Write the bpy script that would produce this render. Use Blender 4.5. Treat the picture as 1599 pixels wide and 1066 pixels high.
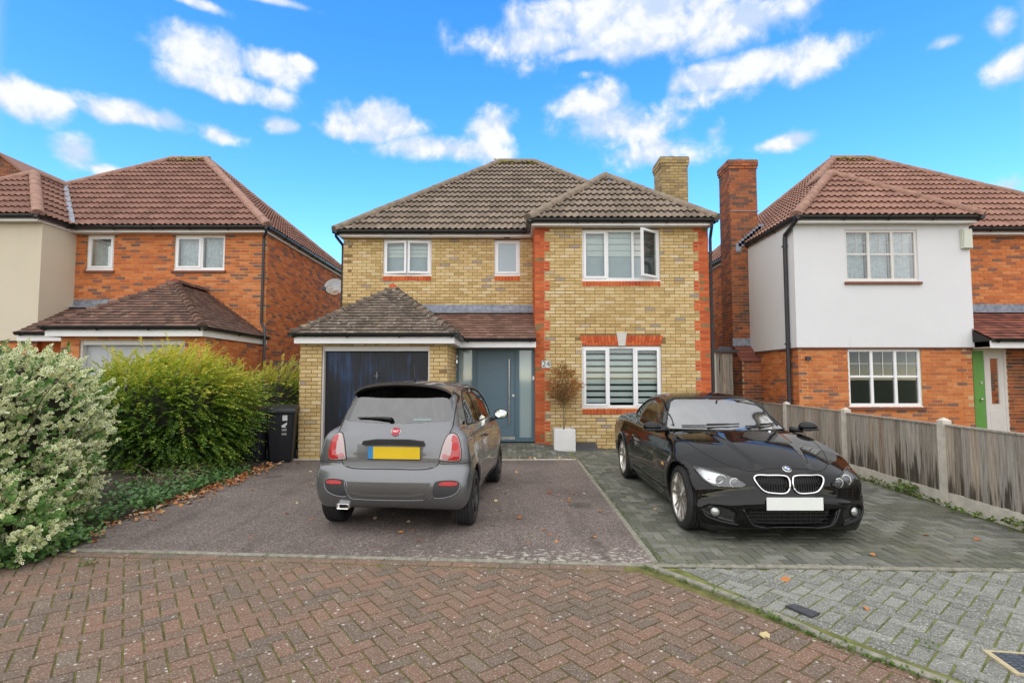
import bpy, bmesh, math, random
import numpy as np
from mathutils import Vector, Matrix, Euler, geometry
from mathutils.bvhtree import BVHTree
from math import radians, sin, cos, tan, pi, sqrt, atan2, hypot
RND = random.Random(11)
scene = bpy.context.scene
for _o in list(bpy.data.objects):
    bpy.data.objects.remove(_o)
COL = scene.collection

# ---------------------------------------------------------------- camera
cam_d = bpy.data.cameras.new('camera'); cam = bpy.data.objects.new('camera', cam_d); COL.objects.link(cam)
cam_d.sensor_width = 36.0; cam_d.lens = 36.0 * 812 / 1599
cam_d.shift_y = 10 / 1599.0
cam_d.clip_start = 0.05; cam_d.clip_end = 3000
cam.location = (0, 0, 1.56); cam.rotation_euler = (radians(90 + 3.32), 0, 0)
scene.camera = cam
PITCH = radians(3.32)
def pix_dir(px, py):
    """world direction through a photograph pixel (sky only: at infinity)"""
    x = (px - 799.5) / 812; u = (543 - py) / 812
    return Vector((x, cos(PITCH) - u * sin(PITCH), sin(PITCH) + u * cos(PITCH))).normalized()

# ---------------------------------------------------------------- light, exposure
SUN_EL, SUN_AZ = 48.0, 196.0          # compass style: 180 = behind the camera
SKY_STRENGTH = 0.10
SUN_STRENGTH = 0.75
SUN_ANGLE = 120.0
EXPOSURE = 0.50
scene.view_settings.view_transform = 'Standard'
scene.view_settings.look = 'None'
scene.view_settings.exposure = EXPOSURE
scene.view_settings.gamma = 1.0
scene.view_settings.use_curve_mapping = False

class NT:
    def __init__(s, tree):
        s.t = tree; s.n = tree.nodes; s.l = tree.links
    def add(s, typ, **kw):
        nd = s.n.new(typ)
        for k, v in kw.items():
            setattr(nd, k, v)
        return nd
    def set(s, sock, v):
        if isinstance(v, bpy.types.NodeSocket): s.l.new(v, sock)
        else:
            if sock.type == 'RGBA' and hasattr(v, '__len__') and len(v) == 3: v = (*v, 1)
            sock.default_value = v
    def math(s, op, a, b=None, c=None, clamp=False):
        nd = s.add('ShaderNodeMath', operation=op, use_clamp=clamp)
        s.set(nd.inputs[0], a)
        if b is not None: s.set(nd.inputs[1], b)
        if c is not None: s.set(nd.inputs[2], c)
        return nd.outputs[0]
    def vmath(s, op, a, b=None, out=0):
        nd = s.add('ShaderNodeVectorMath', operation=op)
        s.set(nd.inputs[0], a)
        if b is not None: s.set(nd.inputs[1], b)
        return nd.outputs[out]
    def mix(s, fac, a, b, blend='MIX'):
        nd = s.add('ShaderNodeMix', data_type='RGBA', blend_type=blend)
        s.set(nd.inputs[0], fac); s.set(nd.inputs[6], a); s.set(nd.inputs[7], b)
        return nd.outputs[2]
    def ramp(s, fac, stops, interp='LINEAR'):
        nd = s.add('ShaderNodeValToRGB'); cr = nd.color_ramp; cr.interpolation = interp
        while len(cr.elements) < len(stops): cr.elements.new(0.5)
        for e, (p, c) in zip(cr.elements, stops):
            e.position = p; e.color = (*c, 1) if len(c) == 3 else c
        s.set(nd.inputs[0], fac)
        return nd.outputs[0]
    def smooth(s, x, a, b, lo=0.0, hi=1.0):
        nd = s.add('ShaderNodeMapRange', interpolation_type='SMOOTHSTEP')
        s.set(nd.inputs[0], x)
        nd.inputs[1].default_value = a; nd.inputs[2].default_value = b
        nd.inputs[3].default_value = lo; nd.inputs[4].default_value = hi
        return nd.outputs[0]
    def noise(s, vec, scale, detail=4, rough=0.55, dist=0.0, out=0):
        nd = s.add('ShaderNodeTexNoise')
        if vec is not None: s.set(nd.inputs['Vector'], vec)
        nd.inputs['Scale'].default_value = scale; nd.inputs['Detail'].default_value = detail
        nd.inputs['Roughness'].default_value = rough; nd.inputs['Distortion'].default_value = dist
        return nd.outputs[out]
    def voronoi(s, vec, scale, feature='F1', out='Distance', rnd=1.0):
        nd = s.add('ShaderNodeTexVoronoi', feature=feature)
        s.set(nd.inputs['Vector'], vec); nd.inputs['Scale'].default_value = scale
        nd.inputs['Randomness'].default_value = rnd
        return nd.outputs[out]
    def scalev(s, vec, v):
        nd = s.add('ShaderNodeMapping'); s.set(nd.inputs[0], vec); nd.inputs['Scale'].default_value = v
        return nd.outputs[0]

# ---- sky: Nishita blue with procedural clouds laid out by direction
world = bpy.data.worlds.new('World'); scene.world = world; world.use_nodes = True
w = NT(world.node_tree); w.n.clear()
w_out = w.add('ShaderNodeOutputWorld'); w_bg = w.add('ShaderNodeBackground')
w.l.new(w_bg.outputs[0], w_out.inputs[0])
sky = w.add('ShaderNodeTexSky', sky_type='NISHITA')
sky.sun_disc = False; sky.sun_elevation = radians(SUN_EL); sky.sun_rotation = radians(SUN_AZ)
sky.altitude = 0; sky.air_density = 1.0; sky.dust_density = 0.3; sky.ozone_density = 3.0
hs = w.add('ShaderNodeHueSaturation'); hs.inputs['Saturation'].default_value = 1.33; hs.inputs['Value'].default_value = 2.65
hs.inputs['Hue'].default_value = 0.501
w.l.new(sky.outputs[0], hs.inputs['Color'])
tc = w.add('ShaderNodeTexCoord'); dirv = tc.outputs['Generated']
sep = w.add('ShaderNodeSeparateXYZ'); w.l.new(dirv, sep.inputs[0])
nz1 = w.noise(dirv, 14.0, 9, 0.56, 0.2); nz2 = w.noise(w.vmath('ADD', dirv, (3.1, 1.7, 0.4)), 2.6, 6, 0.6)
def blob(px, py, rx, ry, wgt=1.0):
    c = pix_dir(px, py)
    a = (pix_dir(px + rx, py) - c).length; b = (pix_dir(px, py - ry) - c).length
    zx = Vector((c.y, -c.x, 0)).normalized(); up = zx.cross(c).normalized()
    rot = Matrix((zx, c, up)).transposed().to_euler()
    m = w.add('ShaderNodeMapping', vector_type='TEXTURE'); w.l.new(dirv, m.inputs[0])
    m.inputs['Location'].default_value = c; m.inputs['Rotation'].default_value = rot; m.inputs['Scale'].default_value = (a, 0.25, b)
    L = w.vmath('LENGTH', m.outputs[0], out=1)
    return w.math('MULTIPLY', w.math('SUBTRACT', 1.0, L), wgt) if wgt != 1 else w.math('SUBTRACT', 1.0, L)
BLOBS = [(318, 84, 88, 46), (345, 132, 110, 28), (425, 105, 72, 32), (468, 100, 32, 18), (25, 150, 88, 44), (80, 155, 42, 20),
         (225, 182, 98, 25), (180, 178, 52, 21), (340, 210, 42, 17, .7), (122, 240, 44, 32, .75), (590, 190, 88, 33), (560, 205, 72, 21), (700, 232, 118, 25, .85), (768, 203, 46, 42, .85),
         (980, 18, 300, 58), (850, 64, 112, 40), (1000, 52, 240, 52), (1180, 104, 170, 38, 1.15), (1258, 96, 72, 42, 1.1), (1160, 36, 140, 56), (905, 85, 74, 20),
         (920, 163, 70, 44, .8), (960, 200, 125, 48, .8), (1020, 238, 98, 36, .75), (1228, 222, 58, 18, .85), (1560, 42, 46, 40, .7), (1575, 105, 52, 38, .8), (1478, 66, 50, 16, .6),
         (440, 197, 34, 14, .65), (300, 3, 62, 11, .7), (430, 0, 84, 10, .7), (1572, 294, 36, 20, .6), (1110, 152, 85, 22, .5), (1115, 205, 26, 20, .5), (150, 262, 64, 13, .6), (915, 115, 26, 12, .6)]
acc = None
for b_ in BLOBS:
    o_ = blob(*b_)
    acc = o_ if acc is None else w.math('MAXIMUM', acc, o_)
fld = w.math('ADD', w.math('MAXIMUM', acc, -0.9), w.math('MULTIPLY', w.math('SUBTRACT', nz1, 0.5), 1.9))
dens1 = w.math('POWER', w.smooth(fld, -0.08, 0.56), 1.15)
# unseen overcast added outside the view, brighter sunward, for soft light and pale reflections
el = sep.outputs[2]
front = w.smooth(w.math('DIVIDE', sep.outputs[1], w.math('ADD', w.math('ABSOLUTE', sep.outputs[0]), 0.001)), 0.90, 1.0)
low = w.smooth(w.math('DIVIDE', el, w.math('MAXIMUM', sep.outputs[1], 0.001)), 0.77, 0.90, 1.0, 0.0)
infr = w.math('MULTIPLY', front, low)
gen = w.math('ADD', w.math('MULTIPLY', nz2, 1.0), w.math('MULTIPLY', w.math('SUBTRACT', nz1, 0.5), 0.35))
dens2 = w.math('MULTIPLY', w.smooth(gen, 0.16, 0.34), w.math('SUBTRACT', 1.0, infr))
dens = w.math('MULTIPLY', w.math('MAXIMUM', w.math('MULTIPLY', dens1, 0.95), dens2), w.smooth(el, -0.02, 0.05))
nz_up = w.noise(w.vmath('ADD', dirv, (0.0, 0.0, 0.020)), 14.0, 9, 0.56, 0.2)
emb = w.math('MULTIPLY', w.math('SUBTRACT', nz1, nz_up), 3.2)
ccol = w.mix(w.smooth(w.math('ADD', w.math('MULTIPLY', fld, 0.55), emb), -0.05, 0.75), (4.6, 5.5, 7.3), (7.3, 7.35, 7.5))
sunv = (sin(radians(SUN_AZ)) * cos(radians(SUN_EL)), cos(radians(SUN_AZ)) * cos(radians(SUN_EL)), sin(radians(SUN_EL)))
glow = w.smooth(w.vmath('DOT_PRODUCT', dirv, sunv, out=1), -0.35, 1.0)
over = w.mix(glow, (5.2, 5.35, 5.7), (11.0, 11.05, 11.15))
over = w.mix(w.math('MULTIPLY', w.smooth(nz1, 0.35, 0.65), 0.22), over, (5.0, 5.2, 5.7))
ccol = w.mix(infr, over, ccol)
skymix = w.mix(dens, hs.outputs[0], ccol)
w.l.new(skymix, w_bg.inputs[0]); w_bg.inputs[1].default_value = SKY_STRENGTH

sun_d = bpy.data.lights.new('sun', 'SUN'); sun = bpy.data.objects.new('sun', sun_d); COL.objects.link(sun)
sun_d.energy = SUN_STRENGTH; sun_d.angle = radians(SUN_ANGLE); sun_d.color = (1.0, 0.985, 0.965)
_az = radians(SUN_AZ)
_sv = Vector((sin(_az) * cos(radians(SUN_EL)), cos(_az) * cos(radians(SUN_EL)), sin(radians(SUN_EL))))
sun.rotation_euler = (-_sv).to_track_quat('-Z', 'Y').to_euler()
sun.location = (0, -5, 20)

# ---------------------------------------------------------------- object helpers
WM = {}
def empty(name, loc=(0, 0, 0), rz=0.0):
    o = bpy.data.objects.new(name, None); COL.objects.link(o)
    o.location = loc; o.rotation_euler = (0, 0, rz); o.empty_display_size = 0.2
    WM[o.name] = Matrix.Translation(Vector(loc)) @ Matrix.Rotation(rz, 4, 'Z')
    return o
def tag(o, label=None, cat=None, group=None, kind=None):
    if label: o['label'] = label
    if cat: o['category'] = cat
    if group: o['group'] = group
    if kind: o['kind'] = kind
    return o
def attach(o, parent, world=True):
    """parent o; with world=True its vertices are in world coordinates"""
    if parent is None: return o
    o.parent = parent
    if world and parent.name in WM:
        o.matrix_parent_inverse = WM[parent.name].inverted()
    return o
def new_obj(name, me, parent=None, world=True):
    o = bpy.data.objects.new(name, me); COL.objects.link(o)
    return attach(o, parent, world)

class MB:
    def __init__(s): s.v = []; s.f = []; s.m = []
    def add(s, vs, fs, mi=0):
        b = len(s.v); s.v.extend([tuple(p) for p in vs])
        for f in fs: s.f.append(tuple(i + b for i in f)); s.m.append(mi)
    def box(s, x0, x1, y0, y1, z0, z1, mi=0):
        s.add([(x0, y0, z0), (x1, y0, z0), (x1, y1, z0), (x0, y1, z0), (x0, y0, z1), (x1, y0, z1), (x1, y1, z1), (x0, y1, z1)],
              [(0, 3, 2, 1), (4, 5, 6, 7), (0, 1, 5, 4), (1, 2, 6, 5), (2, 3, 7, 6), (3, 0, 4, 7)], mi)
    def hexa(s, p, mi=0):
        s.add(p, [(0, 3, 2, 1), (4, 5, 6, 7), (0, 1, 5, 4), (1, 2, 6, 5), (2, 3, 7, 6), (3, 0, 4, 7)], mi)
    def poly(s, pts, mi=0): s.add(pts, [tuple(range(len(pts)))], mi)
    def prism(s, pts, d, mi=0):
        """extrude a 3D polygon by vector d"""
        n = len(pts); d = Vector(d); a = [Vector(p) for p in pts]; b = [p + d for p in a]
        fs = [tuple(range(n))[::-1], tuple(range(n, 2 * n))] + [(i, (i + 1) % n, n + (i + 1) % n, n + i) for i in range(n)]
        s.add(a + b, fs, mi)
    def tube(s, pts, r, seg=8, mi=0, cap=True):
        pts = [Vector(p) for p in pts]; n = len(pts); rr = r if hasattr(r, '__len__') else [r] * n
        vs = []; prev = None
        for i, p in enumerate(pts):
            t = (pts[min(i + 1, n - 1)] - pts[max(i - 1, 0)]).normalized()
            if prev is None:
                a = t.orthogonal().normalized()
            else:
                a = (prev - t * prev.dot(t)).normalized()
            prev = a; b = t.cross(a)
            for k in range(seg):
                th = 2 * pi * k / seg
                vs.append(p + (a * cos(th) + b * sin(th)) * rr[i])
        fs = [(i * seg + k, i * seg + (k + 1) % seg, (i + 1) * seg + (k + 1) % seg, (i + 1) * seg + k) for i in range(n - 1) for k in range(seg)]
        if cap: fs += [tuple(range(seg))[::-1], tuple(range((n - 1) * seg, n * seg))]
        s.add(vs, fs, mi)
    def lathe(s, prof, seg=32, axis='Z', mi=0, o=(0, 0, 0), closed=False):
        """prof: (r, h)"""
        n = len(prof); vs = []
        for (r, h) in prof:
            for k in range(seg):
                th = 2 * pi * k / seg; a, b = r * cos(th), r * sin(th)
                if axis == 'Z': p = (a, b, h)
                elif axis == 'Y': p = (a, h, b)
                else: p = (h, a, b)
                vs.append((p[0] + o[0], p[1] + o[1], p[2] + o[2]))
        fs = []
        for i in range(n if closed else n - 1):
            j = (i + 1) % n
            for k in range(seg):
                fs.append((i * seg + k, i * seg + (k + 1) % seg, j * seg + (k + 1) % seg, j * seg + k))
        s.add(vs, fs, mi)
    def mesh(s, name, mats, smooth=False, tr=None):
        me = bpy.data.meshes.new(name)
        vs = s.v if tr is None else [tr(p) for p in s.v]
        me.from_pydata(vs, [], s.f)
        for m in (mats if isinstance(mats, (list, tuple)) else [mats]): me.materials.append(m)
        me.polygons.foreach_set('material_index', s.m)
        if smooth: me.polygons.foreach_set('use_smooth', [True] * len(s.f))
        me.update()
        return me
    def build(s, name, mats, parent=None, world=True, smooth=False, tr=None, auto=None):
        me = s.mesh(name, mats, smooth or auto is not None, tr)
        if auto is not None:
            me.update(); me.set_sharp_from_angle(angle=radians(auto))
        return new_obj(name, me, parent, world)

# ---------------------------------------------------------------- materials
MATS = {}
def new_mat(name):
    m = bpy.data.materials.new(name); m.use_nodes = True
    nt = NT(m.node_tree); b = m.node_tree.nodes['Principled BSDF']
    MATS[name] = m
    return m, nt, b
def lin(r, g, b):
    f = lambda c: (c / 255 / 12.92) if c <= 10 else ((c / 255 + 0.055) / 1.055) ** 2.4
    return (f(r), f(g), f(b))
def simple(name, col, rough=0.5, metal=0.0, vary=0.12, scale=6.0, bump=0.0, bscale=60, coat=0.0, spec=0.5, detail=5):
    m, nt, b = new_mat(name)
    g = nt.add('ShaderNodeNewGeometry').outputs['Position']
    n1 = nt.noise(g, scale, detail, 0.6)
    lo = tuple(c * (1 - vary) for c in col); hi = tuple(min(1, c * (1 + vary)) for c in col)
    nt.set(b.inputs['Base Color'], nt.ramp(n1, [(0.3, lo), (0.7, hi)]))
    nt.set(b.inputs['Roughness'], nt.smooth(n1, 0.2, 0.8, max(0.02, rough * 0.88), min(1, rough * 1.1)))
    b.inputs['Metallic'].default_value = metal
    b.inputs['Specular IOR Level'].default_value = spec
    if coat: b.inputs['Coat Weight'].default_value = coat; b.inputs['Coat Roughness'].default_value = 0.03
    if bump:
        bp = nt.add('ShaderNodeBump'); bp.inputs['Strength'].default_value = bump; bp.inputs['Distance'].default_value = 0.01
        nt.set(bp.inputs['Height'], nt.noise(g, bscale, 6, 0.6)); nt.l.new(bp.outputs[0], b.inputs['Normal'])
    return m
def rnd_fac(nt):
    g = nt.add('ShaderNodeNewGeometry'); oi = nt.add('ShaderNodeObjectInfo')
    return nt.math('FRACT', nt.math('ADD', g.outputs['Random Per Island'], oi.outputs['Random'])), g.outputs['Position']
def pieces(name, stops, rough=0.85, nscale=45, namt=0.35, bump=0.25, bscale=140, extra=None, big=None, tint=(0.5, 0.5, 0.5)):
    """material for bricks, tiles, pavers, planks: one colour per piece plus grain"""
    m, nt, b = new_mat(name)
    r, pos = rnd_fac(nt)
    c = nt.ramp(r, stops, 'LINEAR')
    n1 = nt.noise(pos, nscale, 6, 0.65)
    c = nt.mix(namt, c, nt.ramp(n1, [(0.25, (0.25, 0.25, 0.25)), (0.55, (0.5, 0.5, 0.5)), (0.8, (0.8, 0.8, 0.8))]), 'OVERLAY')
    if big:
        n2 = nt.noise(pos, big[0], 3, 0.6)
        c = nt.mix(nt.smooth(n2, big[1], big[2], 0, big[3]), c, big[4])
    if extra: c = extra(nt, c, pos, r)
    nt.set(b.inputs['Base Color'], c); b.inputs['Roughness'].default_value = rough
    if bump:
        bp = nt.add('ShaderNodeBump'); bp.inputs['Strength'].default_value = bump; bp.inputs['Distance'].default_value = 0.004
        nt.set(bp.inputs['Height'], nt.noise(pos, bscale, 5, 0.7)); nt.l.new(bp.outputs[0], b.inputs['Normal'])
    return m
def lichen(cols, lo=0.56, hi=0.62, scale=9, amt=0.8, fine=55):
    def f(nt, c, pos, r):
        n2 = nt.noise(pos, scale, 5, 0.7)
        n3 = nt.noise(pos, fine, 4, 0.7)
        k = nt.math('ADD', nt.math('MULTIPLY', n2, 0.7), nt.math('MULTIPLY', n3, 0.3))
        cc = nt.ramp(nt.noise(pos, 3.3, 3), [(0.35, cols[0]), (0.65, cols[1])])
        return nt.mix(nt.smooth(k, lo, hi, 0, amt), c, cc)
    return f

m_brick_y = pieces('yellow_stock_brick', [(0.0, (0.50, 0.345, 0.145)), (0.25, (0.60, 0.43, 0.19)), (0.55, (0.66, 0.485, 0.225)), (0.8, (0.70, 0.54, 0.285)), (0.96, (0.72, 0.58, 0.36)), (0.975, (0.42, 0.33, 0.24)), (1, (0.36, 0.30, 0.25))], namt=0.42, big=(0.9, 0.5, 0.75, 0.16, (0.36, 0.22, 0.08)))
m_brick_q = pieces('orange_quoin_brick', [(0.0, (0.46, 0.070, 0.022)), (0.5, (0.57, 0.105, 0.028)), (1, (0.65, 0.145, 0.040))], namt=0.25)
m_brick_r = pieces('red_multi_brick', [(0.0, (0.20, 0.105, 0.085)), (0.13, (0.28, 0.12, 0.08)), (0.21, (0.46, 0.125, 0.040)), (0.5, (0.56, 0.16, 0.046)), (0.8, (0.64, 0.20, 0.056)), (1, (0.66, 0.25, 0.09))], namt=0.3)
m_brick_d = pieces('weathered_red_brick', [(0.0, (0.12, 0.07, 0.06)), (0.3, (0.26, 0.085, 0.045)), (0.6, (0.36, 0.105, 0.042)), (1, (0.46, 0.15, 0.055))], namt=0.4, big=(1.6, 0.45, 0.65, 0.4, (0.10, 0.075, 0.06)))
m_brick_yd = pieces('weathered_yellow_brick', [(0.0, (0.26, 0.19, 0.10)), (0.5, (0.40, 0.29, 0.13)), (1, (0.50, 0.37, 0.18))], namt=0.4, big=(1.8, 0.5, 0.7, 0.35, (0.15, 0.13, 0.10)))
m_mortar_y = simple('sandy_mortar', (0.245, 0.16, 0.072), 0.95, vary=0.2, scale=8, bump=0.3, bscale=150)
m_mortar_q = simple('pale_mortar', (0.60, 0.40, 0.24), 0.95, vary=0.2, scale=8)
m_mortar_r = simple('buff_mortar', (0.55, 0.37, 0.19), 0.95, vary=0.22, scale=8, bump=0.3, bscale=150)
def render_mat(name, col, dirt):
    m, nt, b = new_mat(name); pos = nt.add('ShaderNodeNewGeometry').outputs['Position']
    n1 = nt.noise(pos, 1.3, 5, .6); st = nt.noise(nt.scalev(pos, (5, 5, .35)), 1.6, 5, .65); fine = nt.noise(pos, 35, 4)
    c = nt.ramp(n1, [(.3, tuple(x * .955 for x in col)), (.7, col)])
    sp = nt.add('ShaderNodeSeparateXYZ'); nt.l.new(pos, sp.inputs[0])
    top = nt.math('MAXIMUM', nt.smooth(sp.outputs[2], 4.35, 5.1, 0, 1), nt.smooth(sp.outputs[2], 2.25, 2.55, 1, 0))
    c = nt.mix(nt.math('MULTIPLY', nt.smooth(st, .48, .75, 0, .16), nt.math('ADD', nt.math('MULTIPLY', top, .8), .05)), c, dirt)
    c = nt.mix(nt.smooth(fine, .45, .75, 0, .05), c, (.3, .3, .3)); nt.set(b.inputs['Base Color'], c); b.inputs['Roughness'].default_value = .92
    bp = nt.add('ShaderNodeBump'); bp.inputs['Strength'].default_value = .25; bp.inputs['Distance'].default_value = .004; nt.set(bp.inputs['Height'], nt.noise(pos, 110, 6, .7)); nt.l.new(bp.outputs[0], b.inputs['Normal'])
    return m
m_white_render = render_mat('white_render', (0.76, 0.762, 0.785), (.30, .31, .27))
m_cream_render = render_mat('cream_render', (0.66, 0.585, 0.455), (.25, .22, .15))
m_upvc = simple('white_upvc', (0.87, 0.87, 0.885), 0.35, vary=0.02)
m_upvc_old = simple('aged_white_frame', (0.72, 0.69, 0.66), 0.45, vary=0.04)
m_fascia = simple('white_fascia_board', (0.86, 0.855, 0.865), 0.4, vary=0.03, scale=3)
m_soffit = simple('soffit_board', (0.70, 0.66, 0.58), 0.6, vary=0.03, scale=3)
m_gutter = simple('black_gutter_plastic', (0.014, 0.014, 0.016), 0.3, vary=0.2)
m_pipe = simple('dark_grey_pipe', (0.035, 0.033, 0.04), 0.4, vary=0.2)
m_lead = simple('grey_lead', (0.26, 0.28, 0.33), 0.55, metal=0.3, vary=0.4, scale=12, bump=0.25, bscale=30)
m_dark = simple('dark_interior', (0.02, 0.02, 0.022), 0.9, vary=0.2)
m_room = simple('room_wall', (0.22, 0.21, 0.20), 0.9, vary=0.1)
m_steel = simple('brushed_steel', (0.62, 0.62, 0.62), 0.28, metal=1.0, vary=0.06, scale=40)
m_chrome = simple('chrome', (0.82, 0.82, 0.84), 0.08, metal=1.0, vary=0.02)
m_black = simple('black_plastic', (0.012, 0.012, 0.013), 0.4, vary=0.2)
m_rubber = simple('tyre_rubber', (0.017, 0.017, 0.018), 0.75, vary=0.25, scale=30)
m_stone = simple('pale_keystone', (0.62, 0.60, 0.55), 0.9, vary=0.08, scale=20, bump=0.2)
m_conc = simple('edging_concrete', (0.25, 0.235, 0.19), 0.95, vary=0.35, scale=14, bump=0.5, bscale=60)
m_postc = simple('concrete_post', (0.58, 0.54, 0.47), 0.95, vary=0.18, scale=9, bump=0.4, bscale=80)

_tl = lichen([(0.34, 0.25, 0.07), (0.18, 0.18, 0.07)], 0.52, 0.67, 7, 0.5)
m_tile_a = pieces('brown_roof_tile', [(0, (0.175, 0.135, 0.104)), (0.5, (0.22, 0.172, 0.134)), (1, (0.27, 0.213, 0.167))], rough=0.9, namt=0.35, extra=_tl)
m_tile_l = pieces('red_brown_roof_tile', [(0, (0.205, 0.103, 0.078)), (0.5, (0.255, 0.130, 0.098)), (1, (0.30, 0.155, 0.118))], rough=0.9, namt=0.35, extra=lichen([(0.34, 0.22, 0.05), (0.20, 0.18, 0.06)], 0.55, 0.68, 6, 0.5))
m_tile_r = pieces('pink_red_roof_tile', [(0, (0.27, 0.145, 0.108)), (0.5, (0.32, 0.172, 0.13)), (1, (0.37, 0.205, 0.155))], rough=0.9, namt=0.35, extra=lichen([(0.34, 0.22, 0.06), (0.20, 0.18, 0.07)], 0.58, 0.70, 6, 0.45))
_sp = lichen([(0.62, 0.60, 0.54), (0.30, 0.28, 0.14)], 0.555, 0.615, 11, 0.9, 60)
m_plain_a = pieces('weathered_plain_tile', [(0, (0.09, 0.067, 0.052)), (0.5, (0.14, 0.105, 0.081)), (1, (0.20, 0.15, 0.115))], rough=0.9, namt=0.5, extra=_sp)
m_plain_p = pieces('brown_plain_tile', [(0, (0.145, 0.078, 0.056)), (0.5, (0.20, 0.108, 0.078)), (1, (0.27, 0.15, 0.11))], rough=0.9, namt=0.45, extra=lichen([(0.45, 0.42, 0.36), (0.25, 0.2, 0.12)], 0.60, 0.66, 11, 0.7, 70))
m_plain_l = pieces('dark_brown_plain_tile', [(0, (0.085, 0.045, 0.034)), (0.5, (0.14, 0.075, 0.055)), (1, (0.215, 0.115, 0.082))], rough=0.9, namt=0.45, extra=lichen([(0.5, 0.46, 0.4), (0.25, 0.2, 0.10)], 0.565, 0.63, 11, 0.75, 65))
m_plain_r = pieces('red_plain_tile', [(0, (0.13, 0.045, 0.032)), (0.5, (0.22, 0.070, 0.046)), (1, (0.33, 0.115, 0.075))], rough=0.9, namt=0.45, extra=lichen([(0.5, 0.46, 0.4), (0.25, 0.2, 0.12)], 0.61, 0.66, 11, 0.7, 70))
m_ridge_a = simple('brown_ridge_tile', (0.235, 0.185, 0.14), 0.95, vary=0.35, scale=7, bump=0.5, bscale=60)
m_ridge_l = simple('pink_ridge_tile', (0.33, 0.19, 0.145), 0.95, vary=0.25, scale=6, bump=0.4, bscale=60)
m_ridge_r = simple('red_ridge_tile', (0.31, 0.175, 0.13), 0.95, vary=0.3, scale=6, bump=0.4, bscale=60)
m_deck = simple('roof_underlay', (0.03, 0.027, 0.025), 0.95)
m_mossy = simple('yellow_moss', (0.24, 0.20, 0.035), 1.0, vary=0.5, scale=25, bump=0.8, bscale=40)

def glass_mat(name, tint=(0.9, 0.95, 0.95), refl=0.10, rough=0.01, clear=1.0, body=(0.3, 0.35, 0.38)):
    m, nt, b = new_mat(name); nt.n.remove(b)
    out = nt.n['Material Output']
    tr = nt.add('ShaderNodeBsdfTransparent'); nt.set(tr.inputs[0], tint)
    gl = nt.add('ShaderNodeBsdfGlossy'); gl.inputs['Roughness'].default_value = rough
    lw = nt.add('ShaderNodeLayerWeight'); lw.inputs[0].default_value = 0.35
    fac = nt.math('ADD', nt.math('MULTIPLY', lw.outputs['Fresnel'], 0.9), refl, clamp=True)
    base = tr.outputs[0]
    if clear < 1:
        df = nt.add('ShaderNodeBsdfDiffuse'); nt.set(df.inputs[0], body)
        mx0 = nt.add('ShaderNodeMixShader'); mx0.inputs[0].default_value = clear
        nt.l.new(df.outputs[0], mx0.inputs[1]); nt.l.new(base, mx0.inputs[2]); base = mx0.outputs[0]
    mx = nt.add('ShaderNodeMixShader'); nt.l.new(fac, mx.inputs[0]); nt.l.new(base, mx.inputs[1]); nt.l.new(gl.outputs[0], mx.inputs[2])
    nt.l.new(mx.outputs[0], out.inputs[0])
    return m
m_glass = glass_mat('window_glass', (0.92, 0.96, 0.96), 0.0)
m_frost = glass_mat('obscured_glass', (0.7, 0.8, 0.85), 0.06, 0.25, 0.25, (0.42, 0.53, 0.60))
m_blind = simple('white_blind_fabric', (0.86, 0.88, 0.85), 0.8, vary=0.03)
m_sheer = simple('sheer_blind_fabric', (0.56, 0.62, 0.66), 0.8, vary=0.05)
m_net = simple('net_curtain', (0.66, 0.69, 0.72), 0.9, vary=0.22, scale=14)
# ================================================================ houses
V3 = Vector
EYE = V3((0, 0, 1.56))
BP = 0.075                                  # course height
class House:
    def __init__(s, cfg):
        s.c = cfg; s.sx = cfg['sx']; s.t = (cfg['tx'], cfg['ty'], cfg['tz'])
        s.root = empty(cfg['name'], s.T((0.16, 15.6, 0.0)))
        tag(s.root, cfg['label'], 'house', 'detached houses in the row')
        s.picks = []
        s.brick_me = {}
        s.tiles = []
    def T(s, p): return (s.sx * p[0] + s.t[0], p[1] + s.t[1], p[2] + s.t[2])
    def M(s):
        return Matrix(((s.sx, 0, 0, s.t[0]), (0, 1, 0, s.t[1]), (0, 0, 1, s.t[2]), (0, 0, 0, 1)))
    def part(s, name, mb, mats, parent=None, **k):
        return mb.build(name, mats, parent or s.root, tr=s.T, **k)

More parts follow.
